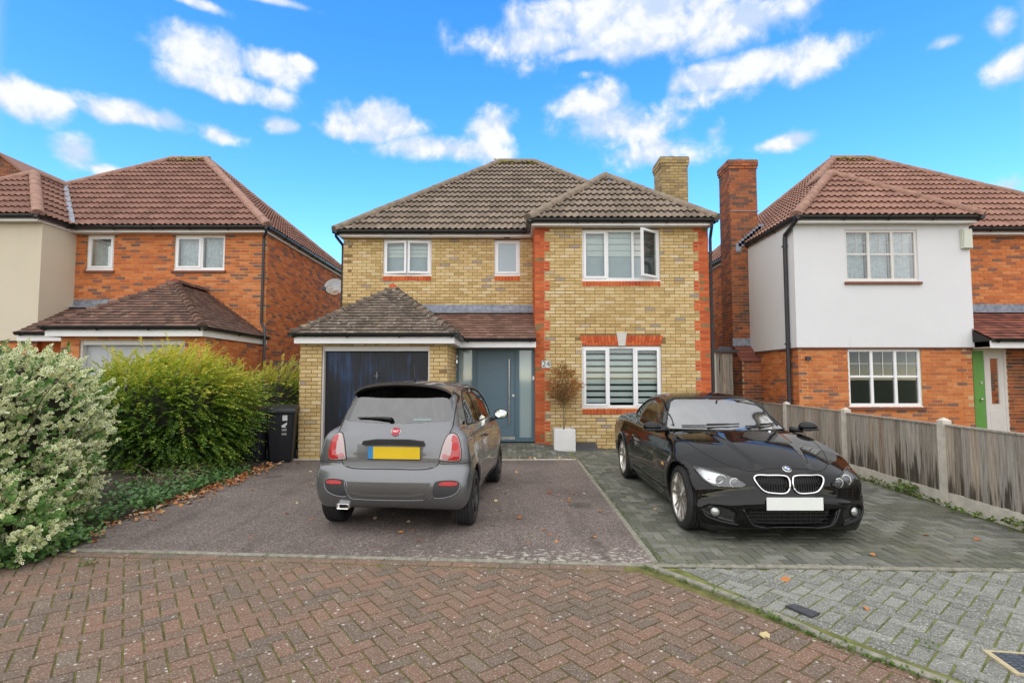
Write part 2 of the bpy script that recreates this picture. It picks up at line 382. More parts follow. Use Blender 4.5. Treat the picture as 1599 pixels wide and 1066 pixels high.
def wall(h, o, u, width, z0, z1, holes=(), mats=None, zones=None, n=None, th=0.2, pick=False, mortar=None, bricks=True, extra_skip=None):
    """brick wall: mortar core with its openings, every brick a block standing proud of it.
    o: start point (x, y); u: unit dir (x, y); n: outward dir; zones(u, course) -> list of (u0, u1, mat index, phase)"""
    core = MB(); o = V3((o[0], o[1], 0)); u = V3((u[0], u[1], 0)); n = V3((n[0], n[1], 0))
    us = sorted({0.0, width, *[min(max(q, 0), width) for hh in holes for q in hh[:2]]})
    zs = sorted({z0, z1, *[min(max(q, z0), z1) for hh in holes for q in hh[2:4]]})
    for za, zb in zip(zs, zs[1:]):
        for ua, ub in zip(us, us[1:]):
            if ub - ua < 1e-4 or zb - za < 1e-4: continue
            um, zm = (ua + ub) / 2, (za + zb) / 2
            if any(hh[0] < um < hh[1] and hh[2] < zm < hh[3] for hh in holes): continue
            p = [o + u * a + n * b + V3((0, 0, c)) for c in (za, zb) for (a, b) in ((ua, 0), (ub, 0), (ub, -th), (ua, -th))]
            core.hexa(p)
    w = h.part('wall', core, mortar)
    if not bricks: return w
    out = MB()
    def brick(a, b, za, zb, mi, full):
        if b - a < 0.02: return
        d = 0.0085 + RND.uniform(-0.002, 0.002)
        c0 = o + u * a; c1 = o + u * b
        if pick and full:
            h.picks.append(((V3(h.T(c0 + u * ((b - a) / 2) + V3((0, 0, (za + zb) / 2)))) - EYE).length, w, c0 + u * ((b - a) / 2) + V3((0, 0, (za + zb) / 2)), b - a, zb - za, mi, d, mats, out, (c0, c1, za, zb, n)))
            return
        emit(out, c0, c1, za, zb, n, d, mi)
    k0 = int(math.floor(z0 / BP + 1e-6)); k1 = int(math.ceil(z1 / BP - 1e-6))
    for k in range(k0, k1):
        za, zb = max(z0, k * BP + 0.006), min(z1, (k + 1) * BP - 0.006)
        if zb - za < 0.02: continue
        segs = zones(k) if zones else [(0, width, 0, 0.1125 * (k % 2))]
        for (ua, ub, mi, ph) in segs:
            if isinstance(ph, (list, tuple)):           # explicit joints
                js = [ua] + [ua + q for q in ph] + [ub]
                cells = [(a + (0.005 if i else 0.0), b - 0.005) for i, (a, b) in enumerate(zip(js, js[1:]))]
            else:
                cells = []; x = ua - ph
                while x < ub:
                    a, b = max(ua, x + 0.006), min(ub, x + 0.219)
                    if b - a > 0.03: cells.append((a, b))
                    x += 0.225
            for (a, b) in cells:
                parts = [(a, b)]
                for hh in holes:
                    if hh[3] <= za + 0.012 or hh[2] >= zb - 0.012: continue
                    np_ = []
                    for (p, q) in parts:
                        if hh[1] <= p or hh[0] >= q: np_.append((p, q)); continue
                        if hh[0] > p: np_.append((p, hh[0]))
                        if hh[1] < q: np_.append((hh[1], q))
                    parts = np_
                for (p, q) in parts:
                    if extra_skip and extra_skip((p + q) / 2, (za + zb) / 2): continue
                    brick(p, q, za, zb, mi, abs((q - p) - 0.213) < 0.004 and zb - za > 0.058)
    w_out.append((h, w, out, mats)) if False else None
    h.pending.append((w, out, mats))
    return w
def emit(mb, c0, c1, za, zb, n, d, mi):
    a = c0 + V3((0, 0, za)); b = c1 + V3((0, 0, za)); c = c1 + V3((0, 0, zb)); e = c0 + V3((0, 0, zb)); q = n * d; r = n * -0.004
    mb.add([a + r, b + r, c + r, e + r, a + q, b + q, c + q, e + q], [(4, 5, 6, 7), (0, 1, 5, 4), (1, 2, 6, 5), (2, 3, 7, 6), (3, 0, 4, 7)], mi)
def finish_bricks(h, limit=290):
    h.picks.sort(key=lambda t: t[0])
    for i, (dist, w, c, L, H, mi, d, mats, out, e) in enumerate(h.picks):
        if i >= limit:
            emit(out, *e, d, mi); continue
        m = mats[mi]
        if m.name not in h.brick_me:
            mb = MB(); x, z = 0.1065, 0.0315
            mb.add([(-x, 0.004, -z), (x, 0.004, -z), (x, 0.004, z), (-x, 0.004, z), (-x + .003, -0.0085, -z + .003), (x - .003, -0.0085, -z + .003), (x - .003, -0.0085, z - .003), (-x + .003, -0.0085, z - .003)],
                   [(4, 5, 6, 7), (0, 1, 5, 4), (1, 2, 6, 5), (2, 3, 7, 6), (3, 0, 4, 7)])
            h.brick_me[m.name] = mb.mesh('brick', m)
        b = bpy.data.objects.new('brick', h.brick_me[m.name]); COL.objects.link(b)
        b.parent = w; b.location = V3(h.T(c)) + V3((0, RND.uniform(-0.0015, 0.0015), 0))
    for (w, out, mats) in h.pending:
        if out.f:
            tag(out.build('brickwork', mats, w, tr=h.T), kind='stuff')
    h.pending = []

# ---------------------------------------------------------------- roofs
def pantile(u0, w, v0, g, h0=0.044, over=0.05, amp=0.021, n=11, lip=0.040):
    """one roll tile in (u, v, h) slope coordinates"""
    us = [i / (n - 1) for i in range(n)]
    prof = [0.5 + 0.5 * cos(4 * pi * t + 0.5 + 0.25 * sin(4 * pi * t)) for t in us]
    vs = []
    for t, p in zip(us, prof): vs.append((u0 + t * w, v0 + 0.035, amp * 2 * p + h0 - lip))
    for t, p in zip(us, prof): vs.append((u0 + t * w, v0, amp * 2 * p + h0))
    for t, p in zip(us, prof): vs.append((u0 + t * w, v0 + g + over, amp * 2 * p - 0.004))
    fs = [(i, i + 1, n + i + 1, n + i) for i in range(n - 1)] + [(n + i, n + i + 1, 2 * n + i + 1, 2 * n + i) for i in range(n - 1)]
    return vs, fs
def plaintile(u0, w, v0, g, h0=0.024, over=0.03, th=0.016):
    c = RND.uniform(-0.002, 0.004); s = RND.uniform(-0.002, 0.002)
    a, b, m = u0 + 0.0015, u0 + w - 0.0015, u0 + w / 2
    vs = [(a, v0 + .012, h0 - th + s), (m, v0 + .012, h0 - th + c), (b, v0 + .012, h0 - th - s), (a, v0, h0 + s), (m, v0, h0 + c), (b, v0, h0 - s), (a, v0 + g + over, 0), (m, v0 + g + over, c * .5), (b, v0 + g + over, 0)]
    fs = [(0, 1, 4, 3), (1, 2, 5, 4), (3, 4, 7, 6), (4, 5, 8, 7), (0, 3, 6), (2, 8, 5)]
    return vs, fs
def slope(h, roof, O, U, Vd, uL, uR, vmax, gauge, tw, kind, mat, pick=False):
    O, U, Vd = V3(O), V3(U).normalized(), V3(Vd).normalized(); N = U.cross(Vd).normalized()
    if N.z < 0: N = -N
    deck = MB(); k = 8
    L = [(uL(vmax * i / k), vmax * i / k) for i in range(k + 1)]; Rr = [(uR(vmax * i / k), vmax * i / k) for i in range(k + 1)]
    P = lambda u, v, q: O + U * u + Vd * v + N * q
    for i in range(k):
        deck.add([P(*L[i], -0.012), P(*Rr[i], -0.012), P(*Rr[i + 1], -0.012), P(*L[i + 1], -0.012)], [(0, 1, 2, 3)])
    h.decks.append(deck)
    out = MB(); row = 0; v0 = 0.0
    fn = pantile if kind == 'pan' else plaintile
    while v0 < vmax - 0.02:
        g = min(gauge, vmax - v0); over = 0.05 if v0 + gauge < vmax - 0.05 else 0.0
        a0, b0, a1, b1 = uL(v0), uR(v0), uL(v0 + g), uR(v0 + g)
        x = math.floor(min(a0, a1) / tw) * tw + (tw / 2 if (kind != 'pan' and row % 2) else 0) - tw
        while x < max(b0, b1):
            if x + tw > min(a0, a1):
                lo, hi = max(a0, a1), min(b0, b1)
                full = x >= lo and x + tw <= hi and g >= gauge - 1e-6 and over > 0
                if full and pick:
                    c = P(x + tw / 2, v0 + g / 2, 0)
                    h.tiles.append(((V3(h.T(c)) - EYE).length, roof, P(x, v0 + RND.uniform(-.004, .004), 0), U, Vd, N, kind, tw, gauge, mat))
                else:
                    vs, fs = fn(x, tw, v0, g, over=over if over else 0.0)
                    q = []
                    for (uu, vv, hh) in vs:
                        vv = min(vv, vmax); l_, r_ = uL(vv), uR(vv)
                        if r_ < l_: r_ = l_ = (l_ + r_) / 2
                        q.append(P(min(max(uu, l_), r_), vv, hh))
                    if max(p_[0] for p_ in [(vv2[0],) for vv2 in vs]) > min(a0, a1):
                        out.add(q, fs)
            x += tw
        row += 1; v0 += gauge
    h.rest.append((roof, out, mat, kind))
def finish_tiles(h, limit=290):
    cnt = {}; h.tiles.sort(key=lambda t: t[0]); mes = {}; extra = {}
    for (dist, roof, p, U, Vd, N, kind, tw, g, mat) in h.tiles:
        key = (kind, mat.name, round(tw, 3), round(g, 3)); nm = 'roof_tile' if kind == 'pan' else 'plain_tile'
        cnt[nm] = cnt.get(nm, 0) + 1
        if key not in mes:
            mb = MB(); mb.add(*((pantile if kind == 'pan' else plaintile)(0, tw, 0, g))); mes[key] = mb.mesh(nm, mat, smooth=False)
        M4 = h.M() @ Matrix((( *[U.x, Vd.x, N.x], p.x), (*[U.y, Vd.y, N.y], p.y), (*[U.z, Vd.z, N.z], p.z), (0, 0, 0, 1)))
        if cnt[nm] <= limit:
            t = bpy.data.objects.new(nm, mes[key]); COL.objects.link(t); t.parent = roof; t.matrix_basis = M4
        else:
            e = extra.setdefault((roof.name, mat.name, kind), (roof, MB(), mat))
            vs, fs = (pantile if kind == 'pan' else plaintile)(0, tw, 0, g)
            e[1].add([M4 @ V3(v) for v in vs], fs)
    for (roof, mb, mat) in extra.values():
        tag(mb.build('tiling', mat, roof), kind='stuff')
    merged = {}
    for (roof, out, mat, kind) in h.rest:
        e = merged.setdefault((roof.name, mat.name), (roof, MB(), mat))
        b = len(e[1].v); e[1].v.extend(out.v); e[1].f.extend(tuple(i + b for i in f) for f in out.f); e[1].m.extend(out.m)
    for (roof, mb, mat) in merged.values():
        if mb.f: tag(mb.build('cut_tiles', mat, roof, tr=h.T), kind='stuff')
def ridge_mesh(name, mat, r=0.115, L=0.44, seg=8):
    mb = MB(); vs = []
    for (x, rr) in ((0, r * 0.97), (0, r * 1.04), (0.05, r * 1.04), (L, r)):
        for k in range(seg + 1):
            th = pi * (-0.08 + 1.16 * k / seg); vs.append((x, rr * cos(th), rr * sin(th) * 0.85))
    fs = [(i * (seg + 1) + k, i * (seg + 1) + k + 1, (i + 1) * (seg + 1) + k + 1, (i + 1) * (seg + 1) + k) for i in range(3) for k in range(seg)]
    fs += [tuple(range(seg + 1))]
    mb.add(vs, fs)
    me = mb.mesh(name, mat, True); me.set_sharp_from_angle(angle=radians(40)); return me
def ridge_run(h, roof, A, B, me, L=0.42, lift=0.0, nm='ridge_tile'):
    A, B = V3(h.T(A)), V3(h.T(B)); d = B - A; n = max(1, round(d.length / L)); ax = d.normalized()
    side = V3((-ax.y, ax.x, 0)).normalized(); up = ax.cross(side)
    if up.z < 0: side, up = -side, -up
    st = d.length / n
    for i in range(n):
        p = A + ax * (st * i) + V3((0, 0, lift)) + up * RND.uniform(-0.004, 0.004)
        o = bpy.data.objects.new(nm, me); COL.objects.link(o); o.parent = roof
        o.matrix_basis = Matrix(((ax.x * st / L, side.x, up.x, p.x), (ax.y * st / L, side.y, up.y, p.y), (ax.z * st / L, side.z, up.z, p.z), (0, 0, 0, 1)))

def gutter_run(mb, A, B, r=0.056, mi=0, brackets=True, out=None):
    """half round gutter from A to B (centre line, top edge)"""
    A, B = V3(A), V3(B); d = (B - A); L = d.length; ax = d.normalized(); sd = V3((ax.y, -ax.x, 0)); seg = 8
    vs = []
    for P in (A, B):
        for rr in (r, r - 0.006):
            for k in range(seg + 1):
                th = pi + pi * k / seg; vs.append(P + sd * (rr * cos(th)) + V3((0, 0, 1.5 * rr * sin(th) + .012)))
    n = seg + 1
    fs = [(k, k + 1, 2 * n + k + 1, 2 * n + k) for k in range(seg)] + [(n + k, 3 * n + k, 3 * n + k + 1, n + k + 1) for k in range(seg)]
    fs += [(0, 2 * n, 3 * n, n), (seg, n + seg, 3 * n + seg, 2 * n + seg)] + [tuple(range(n))[::-1], tuple(range(2 * n, 3 * n))]
    mb.add(vs, fs, mi)
    if brackets:
        k = max(1, int(L / 0.95))
        for i in range(k + 1):
            p = A + ax * (0.12 + (L - 0.24) * i / k)
            for j in range(4):
                t0, t1 = pi + pi * j / 4, pi + pi * (j + 1) / 4; R0 = r + 0.004
                a, b = sd * (R0 * cos(t0)) + V3((0, 0, 1.5 * R0 * sin(t0) + .010)), sd * (R0 * cos(t1)) + V3((0, 0, 1.5 * R0 * sin(t1) + .010))
                mb.add([p + a - ax * .014, p + b - ax * .014, p + b + ax * .014, p + a + ax * .014, p + a * 1.12 - ax * .014, p + b * 1.12 - ax * .014, p + b * 1.12 + ax * .014, p + a * 1.12 + ax * .014],
                       [(4, 5, 6, 7), (0, 1, 5, 4), (3, 7, 6, 2), (0, 4, 7, 3), (1, 2, 6, 5)], mi)

# ---------------------------------------------------------------- windows
def window(h, x0, x1, z0, z1, y, splits, frame=None, fill='blind', opens=None, bars=None, sash=None, room=True, fw=0.055, blind_frac=0.5, glass=None, label=None, sill=None, depth=0.03):
    """splits: x fractions of the mullions; opens {light: (hinge 'l'/'r', degrees)}; sash: lights with a raised sash"""
    frame = frame or m_upvc; opens = opens or {}; glass = glass or m_glass
    sash = sash if sash is not None else []
    yf, yb = y + depth, y + depth + 0.07
    fr = MB()
    fr.box(x0, x1, yf, yb, z0, z0 + fw); fr.box(x0, x1, yf, yb, z1 - fw, z1)
    fr.box(x0, x0 + fw, yf, yb, z0 + fw, z1 - fw); fr.box(x1 - fw, x1, yf, yb, z0 + fw, z1 - fw)
    xs = [x0 + fw / 2] + [x0 + f * (x1 - x0) for f in splits] + [x1 - fw / 2]
    mw = fw * 0.5
    for xm in xs[1:-1]: fr.box(xm - mw, xm + mw, yf, yb, z0 + fw, z1 - fw)
    fr.box(x0 - 0.015, x1 + 0.015, yf - 0.035, yb - 0.03, z0 - 0.028, z0 - 0.001)
    wobj = h.part('window', fr, frame)
    if label: wobj['label'] = label
    for i, (a, b) in enumerate(zip(xs, xs[1:])):
        ga, gb = a + mw, b - mw; gz0, gz1 = z0 + fw, z1 - fw
        if i in opens or i in sash:
            sb = MB(); sw = 0.05; o = 0.012
            A, B, C, D = ga - o, gb + o, gz0 - o, gz1 + o
            y0, y1 = yf - 0.018, yf + 0.03
            sb.box(A, B, y0, y1, C, C + sw); sb.box(A, B, y0, y1, D - sw, D); sb.box(A, A + sw, y0, y1, C + sw, D - sw); sb.box(B - sw, B, y0, y1, C + sw, D - sw)
            pn = MB(); pn.box(A + sw, B - sw, y0 + 0.018, y0 + 0.026, C + sw, D - sw)
            if i in opens:
                hinge, deg = opens[i]; hx = A if hinge == 'l' else B; hy = y0
                r = radians(deg) * (-1 if hinge == 'l' else 1)
                f = lambda p: ((p[0] - hx) * cos(r) - (p[1] - hy) * sin(r) + hx, (p[0] - hx) * sin(r) + (p[1] - hy) * cos(r) + hy, p[2])
                sb.v = [f(p) for p in sb.v]; pn.v = [f(p) for p in pn.v]
            h.part('sash', sb, frame, wobj); h.part('pane', pn, glass, wobj)
        else:
            pn = MB(); pn.box(ga, gb, yf + 0.03, yf + 0.038, gz0, gz1); h.part('pane', pn, glass, wobj)
        if bars:
            bm_ = MB()
            zm = gz0 + bars[1][0] * (gz1 - gz0); bm_.box(ga, gb, yf + 0.0145, yf + 0.029, zm - bars[3], zm + bars[3])
            for f in bars[0]:
                xx = ga + f * (gb - ga); bm_.box(xx - bars[2], xx + bars[2], yf + 0.020, yf + 0.0295, zm, gz1)
            for f in bars[1][1:]:
                zz = gz0 + f * (gz1 - gz0); bm_.box(ga, gb, yf + 0.021, yf + 0.0296, zz - bars[2], zz + bars[2])
            h.part('glazing_bar', bm_, frame, wobj)
    yb2 = y + 0.155
    if fill in ('zebra', 'half'):
        if fill == 'zebra':
            n = 9; pit = (z1 - z0 - 0.12) / n; me = None
            for i, (a, b) in enumerate(zip(xs, xs[1:])):
                for k in range(n):
                    bb = MB(); zz = z1 - 0.055 - pit * k; bb.box(a + 0.015, b - 0.015, yb2, yb2 + 0.004, zz - pit * 0.66, zz); h.part('blind_band', bb, m_blind, wobj)
        else:
            zc = z1 - (z1 - z0) * blind_frac
            bb = MB(); bb.box(x0 + 0.03, x1 - 0.03, yb2 + 0.012, yb2 + 0.016, z0 + 0.03, z1 - 0.03); h.part('blind_sheer', bb, m_sheer, wobj)
            n = 4; pit = (z1 - zc) / n
            for i, (a, b) in enumerate(zip(xs, xs[1:])):
                if (i in opens and opens[i][1] > 20): pass
                for k in range(n):
                    bb = MB(); zz = z1 - 0.03 - pit * k; bb.box(a + 0.015, b - 0.015, yb2 - (0.01 if k % 2 else 0.004), yb2, zz - pit * 0.86, zz); h.part('blind_band', bb, m_blind, wobj)
    elif fill == 'net':
        for i, (a, b) in enumerate(zip(xs, xs[1:])):
            mb = MB(); n = 40; vs = []
            for k in range(n + 1):
                xx = a + 0.02 + (b - a - 0.04) * k / n; yy = yb2 + 0.03 + 0.018 * sin(k * 1.9 + 0.7 * sin(k * 0.8)); vs += [(xx, yy, z0 + 0.03), (xx, yy, z1 - 0.03)]
            mb.add(vs, [(2 * k, 2 * k + 2, 2 * k + 3, 2 * k + 1) for k in range(n)]); h.part('net_curtain', mb, m_net, wobj, smooth=True)
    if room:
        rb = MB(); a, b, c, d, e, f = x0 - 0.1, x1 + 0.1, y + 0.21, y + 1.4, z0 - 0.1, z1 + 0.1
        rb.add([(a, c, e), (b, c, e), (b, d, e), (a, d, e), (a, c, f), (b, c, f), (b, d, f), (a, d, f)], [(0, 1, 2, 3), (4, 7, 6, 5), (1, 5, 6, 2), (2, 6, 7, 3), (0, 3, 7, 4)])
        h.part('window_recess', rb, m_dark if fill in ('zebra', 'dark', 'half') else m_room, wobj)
    if sill == 'soldier':
        n = round((x1 - x0) / 0.075); st = (x1 - x0) / n
        me = MB(); me.box(-st / 2 + .005, st / 2 - .005, -0.03, 0.06, -0.105, 0); me = me.mesh('sill_brick', m_brick_q)
        bk = MB(); bk.box(x0, x1, y - 0.003, y + 0.02, z0 - 0.138, z0 - 0.03); base = h.part('sill', bk, m_mortar_q, wobj)
        for k in range(n):
            o = bpy.data.objects.new('sill_brick', me); COL.objects.link(o); o.parent = wobj
            o.location = h.T((x0 + st * (k + 0.5), y + 0.012, z0 - 0.031))
    elif sill == 'tile':
        bk = MB(); bk.box(x0 - 0.04, x1 + 0.04, y - 0.05, y + 0.06, z0 - 0.085, z0 - 0.03); h.part('sill', bk, m_sill_r, wobj)
    return wobj
m_sill_r = simple('dark_red_sill', (0.20, 0.075, 0.045), 0.8, vary=0.25, scale=20)

# ---------------------------------------------------------------- the house shell
ZE, PIT = 5.08, 0.852
ZG, PG, PP = 2.40, 0.72, 0.53
def soff(h, mb, x0, x1, y0, y1, z): mb.box(x0, x1, y0, y1, z, z + 0.012)

def shell(cfg):
    h = House(cfg); h.pending = []; h.decks = []; h.rest = []
    c = cfg
    brick, mort = c['brick'], c['mortar']
    XL, XG, XB, XR = -4.11, -1.26, c.get('xb', 0.52), 4.445
    YM, YB, YG, YD, YBK = 12.55, 11.65, 10.10, 11.75, 19.65
    W = c['windows']
    mats = [brick, m_brick_q]
    hole = lambda w_: (w_['x0'], w_['x1'], w_['z0'], w_['z1'])
    # main front
    hs_ = [(w_['x0'] - XL, w_['x1'] - XL, w_['z0'], w_['z1']) for w_ in W if w_['wall'] == 'main']
    wl = wall(h, (XL, YM), (1, 0), XB - XL, 2.2, 4.96, hs_, mats, None, (0, -1), mortar=mort, pick=c['pick'] != 'none')
    # bay
    quoin = c['bay'] == 'quoin'
    bw = XR - XB
    def zq(k):
        wide = ((k + 1) // 3) % 2 == 0; r = k % 2
        wl_ = 0.3375 if wide else 0.225
        j = ([0.1125] if r else [0.225]) if wide else ([0.1125] if r else [])
        j2 = ([0.225] if r else [0.1125]) if wide else ([0.1125] if r else [])
        return [(0, wl_ - 0.005, 1, j), (wl_ + 0.005, bw - wl_ - 0.005, 0, 0.1125 * (k % 2) + 0.004), (bw - wl_ + 0.005, bw, 1, j2)]
    hs_ = [(w_['x0'] - XB, w_['x1'] - XB, w_['z0'], w_['z1']) for w_ in W if w_['wall'] == 'bay']
    zt = 4.96 if quoin else 2.26
    skip = None
    if quoin:
        def skip(u, z):
            x = u + XB
            return 2.27 < z < 2.52 and 1.50 + (2.51 - z) * 0.25 < x < 3.41 - (2.51 - z) * 0.25
    wb = wall(h, (XB, YB), (1, 0), bw, 0, zt, hs_, mats, zq if quoin else None, (0, -1), mortar=mort, pick=True, extra_skip=skip)
    if quoin:
        for sd in (0, 1):
            qm = MB()
            for k in range(0, 66):
                wl_ = 0.3375 if ((k + 1) // 3) % 2 == 0 else 0.225; za, zb_ = k * BP, min(4.96, (k + 1) * BP)
                if sd: qm.box(XR - wl_, XR + .001, YB - .0035, YB + .02, za, zb_)
                else: qm.box(XB - .001, XB + wl_, YB - .0035, YB + .02, za, zb_)
            h.part('quoin_mortar', qm, m_mortar_q, wb)
    qret = (lambda k: [(0, 0.9, 1, 0.1125 * (k % 2))]) if quoin else None
    e_ = 0.0012; f_ = 0.007
    wall(h, (XB - e_, YB - f_), (0, 1), YM - YB + f_, 0, zt, (), mats, (lambda k: [(0, YM - YB + f_, 1 if quoin else 0, 0.1125 * (k % 2))]), (-1, 0), mortar=mort)
    if not quoin:
        rb = MB(); q = 0.045; z0 = 2.26
        us = [XB - q] + [v for w_ in W if w_['wall'] == 'bay' and w_['z0'] > 2.3 for v in (w_['x0'], w_['x1'])] + [XR + q]
        wu = [w_ for w_ in W if w_['wall'] == 'bay' and w_['z0'] > 2.3]
        ft = YB - q; bk = YB + 0.2
        if wu:
            a, b, d, e = wu[0]['x0'], wu[0]['x1'], wu[0]['z0'], wu[0]['z1']
            rb.box(XB - q, a, ft, bk, z0, 4.96); rb.box(b, XR + q, ft, bk, z0, 4.96); rb.box(a, b, ft, bk, z0, d); rb.box(a, b, ft, bk, e, 4.96)
        else: rb.box(XB - q, XR + q, ft, bk, z0, 4.96)
        rb.box(XB - q, XB + 0.2, bk, YM + 0.05, z0, 4.96)
        rb.box(XR - 0.2, XR + q, bk, 14.2, z0, 4.96)
        h.part('rendered_wall', rb, c['render'])
        sk = MB(); sk.box(XB - 0.055, XR + 0.055, YB - 0.055, YB + 0.1, 2.225, 2.258); sk.box(XR - 0.1, XR + 0.055, YB + 0.1, 14.2, 2.225, 2.258); sk.box(XB - 0.055, XB + 0.1, YB + 0.1, YM, 2.225, 2.258)
        h.part('bell_cast', sk, c['bell'])
    # side and back walls
    wall(h, (XL - e_, YM - f_), (0, 1), YBK - YM + f_, 0, 4.96, (), mats, None, (-1, 0), mortar=mort)
    if quoin: wall(h, (XR + e_, YB - f_), (0, 1), YBK - YB + f_, 0, 4.96, (), mats, (lambda k: [(0, 0.225 if k % 2 else 0.3375, 1, 0.0), (0.235 if k % 2 else 0.3475, YBK - YB + f_, 0, 0.1125 * (k % 2))]), (1, 0), mortar=mort)
    else:
        wall(h, (XR + e_, YB - f_), (0, 1), YBK - YB + f_, 0, 2.225, (), mats, None, (1, 0), mortar=mort)
        wall(h, (XR, 14.2), (0, 1), YBK - 14.2, 2.225, 4.96, (), mats, None, (1, 0), mortar=mort)
    bk = MB(); bk.box(XL, XR, YBK - 0.02, YBK + 0.2, 0, 4.96); h.part('wall', bk, brick)
    # garage
    gd = c['garage']
    wall(h, (XL, YG), (1, 0), XG - XL, 0, 2.3, [(gd[0] - XL, gd[1] - XL, 0, gd[2])], mats, None, (0, -1), mortar=mort, pick=True)
    wall(h, (XG + e_, YG - f_), (0, 1), YD - YG + .1 + f_, 0, 2.3, (), mats, None, (1, 0), mortar=mort)
    wall(h, (XL - e_, YG - f_), (0, 1), YM - YG - .02, 0, 2.3, (), mats, None, (-1, 0), mortar=mort)
    ib = MB(); ib.box(gd[0] - 0.05, gd[1] + 0.05, YG + 0.21, YG + 0.25, 0, 2.3); h.part('garage_lining', ib, m_dark)
    finish_bricks(h)
    # ---- main roof
    roof_e = MB()
    ex0, ex1, ef, eb, bx0, by = -4.25, 4.56, YM - 0.30, YBK + 0.3, XB - 0.16, YB - 0.30
    hd = (eb - ef) / 2; rx0, rx1, ry = ex0 + hd, ex1 - hd, ef + hd; zr = ZE + PIT * hd
    hb = (ex1 - bx0) / 2; bxc = (bx0 + ex1) / 2; bay = by + hb; zb = ZE + PIT * hb
    k = sqrt(1 + PIT * PIT); vf = hd * k
    core = MB()
    core.add([(ex0, ef, ZE - .03), (ex1, ef, ZE - .03), (ex1, eb, ZE - .03), (ex0, eb, ZE - .03), (rx0, ry, zr - .06), (rx1, ry, zr - .06)], [(0, 1, 5, 4), (1, 2, 5), (2, 3, 4, 5), (3, 0, 4), (0, 3, 2, 1)])
    core.add([(bx0, by, ZE - .03), (ex1 - .01, by, ZE - .03), (ex1 - .01, ry, ZE - .03), (bx0, ry, ZE - .03), (bxc, bay, zb - .06), (bxc, ry, zb - .06)], [(0, 1, 4), (1, 2, 5, 4), (3, 0, 4, 5), (0, 3, 2, 1)])
    roof = h.part('roof', core, m_deck)
    tm = c['tile']; TW, TG = 0.295, 0.345
    s45 = lambda v: v / k
    slope(h, roof, (0, ef, ZE), (1, 0, 0), (0, 1, PIT), lambda v: ex0 + s45(v), lambda v: (bx0 + s45(v)) if s45(v) < hb else (ex1 - s45(v)), vf, TG, TW, 'pan', tm, True)
    slope(h, roof, (0, by, ZE), (1, 0, 0), (0, 1, PIT), lambda v: bx0 + s45(v), lambda v: ex1 - s45(v), hb * k, TG, TW, 'pan', tm, True)
    slope(h, roof, (bx0, 0, ZE), (0, 1, 0), (1, 0, PIT), lambda v: by + s45(v), lambda v: ef + s45(v), hb * k, TG, TW, 'pan', tm, True)
    slope(h, roof, (ex0, 0, ZE), (0, 1, 0), (1, 0, PIT), lambda v: ef + s45(v), lambda v: eb - s45(v), vf, TG, TW, 'pan', tm)
    slope(h, roof, (ex1, 0, ZE), (0, 1, 0), (-1, 0, PIT), lambda v: (by if s45(v) < hb else ef) + s45(v), lambda v: eb - s45(v), vf, TG, TW, 'pan', tm)
    rm = ridge_mesh('ridge_tile', c['ridge'])
    lf = 0.02
    ridge_run(h, roof, (ex0, ef, ZE), (rx0, ry, zr), rm, lift=lf); ridge_run(h, roof, (rx0, ry, zr), (rx1, ry, zr), rm, lift=lf)
    ridge_run(h, roof, (ex1 - hb, ef + hb, zb), (rx1, ry, zr), rm, lift=lf); ridge_run(h, roof, (ex0, eb, ZE), (rx0, ry, zr), rm, lift=lf); ridge_run(h, roof, (ex1, eb, ZE), (rx1, ry, zr), rm, lift=lf)
    ridge_run(h, roof, (bx0, by, ZE), (bxc, bay, zb), rm, lift=lf); ridge_run(h, roof, (ex1, by, ZE), (bxc, bay, zb), rm, lift=lf); ridge_run(h, roof, (bxc, bay, zb), (bxc, ef + hb, zb), rm, lift=lf)
    va = MB(); va.add([(bx0 - .10, ef - .02, ZE + .075), (bx0 + .08, ef - .05, ZE + .08), (bxc + .07, ef + hb, zb + .10), (bxc - .08, ef + hb + .03, zb + .10)], [(0, 1, 2, 3)]); h.part('valley_lead', va, m_lead, roof)
    ms = MB()                                         # moss along the ridge
    for i in range(120):
        x = RND.uniform(rx0 - .15, rx1 + .1); y = ry - abs(RND.gauss(0, .12)); z = zr - PIT * (ry - y) + RND.uniform(0.08, .13); r = RND.uniform(.02, .06)
        ms.add([(x - r, y, z), (x, y - r, z - r * .6), (x + r, y, z), (x, y + r, z), (x, y, z + r * .5)], [(0, 1, 4), (1, 2, 4), (2, 3, 4), (3, 0, 4)])
    tag(h.part('ridge_moss', ms, m_mossy, roof), kind='stuff')
    # fascias, soffits, gutters
    fs = MB(); zf0, zf1 = 4.96, ZE - 0.01; t = 0.02; o = 0.10
    fs.box(ex0 + o, bx0 + o, ef + o, ef + o + t, zf0, zf1); fs.box(bx0 + o - t, bx0 + o, by + o, ef + o, zf0, zf1)
    fs.box(bx0 + o - t, ex1 - o + t, by + o - t, by + o, zf0, zf1); fs.box(ex1 - o, ex1 - o + t, by + o, eb - o, zf0, zf1); fs.box(ex0 + o - t, ex0 + o, ef + o, eb - o, zf0, zf1)
    h.part('fascia', fs, m_fascia)
    so = MB(); z = 4.962
    so.box(ex0 + o, bx0 + o, ef + o + t, YM - 0.001, z, z + .012); so.box(bx0 + o, ex1 - o, by + o, YB - .001, z, z + .012); so.box(bx0 + o, XB - .001, YB - .001, ef + o, z, z + .012); so.box(bx0 + o, XB - .001, ef + o, YM, z, z + .012)
    so.box(XR + .001, ex1 - o, YB, eb - o, z, z + .012); so.box(ex0 + o, XL - .001, YM, eb - o, z, z + .012)
    h.part('soffit', so, m_soffit)
    g = MB(); zg = ZE + 0.005; q = 0.055
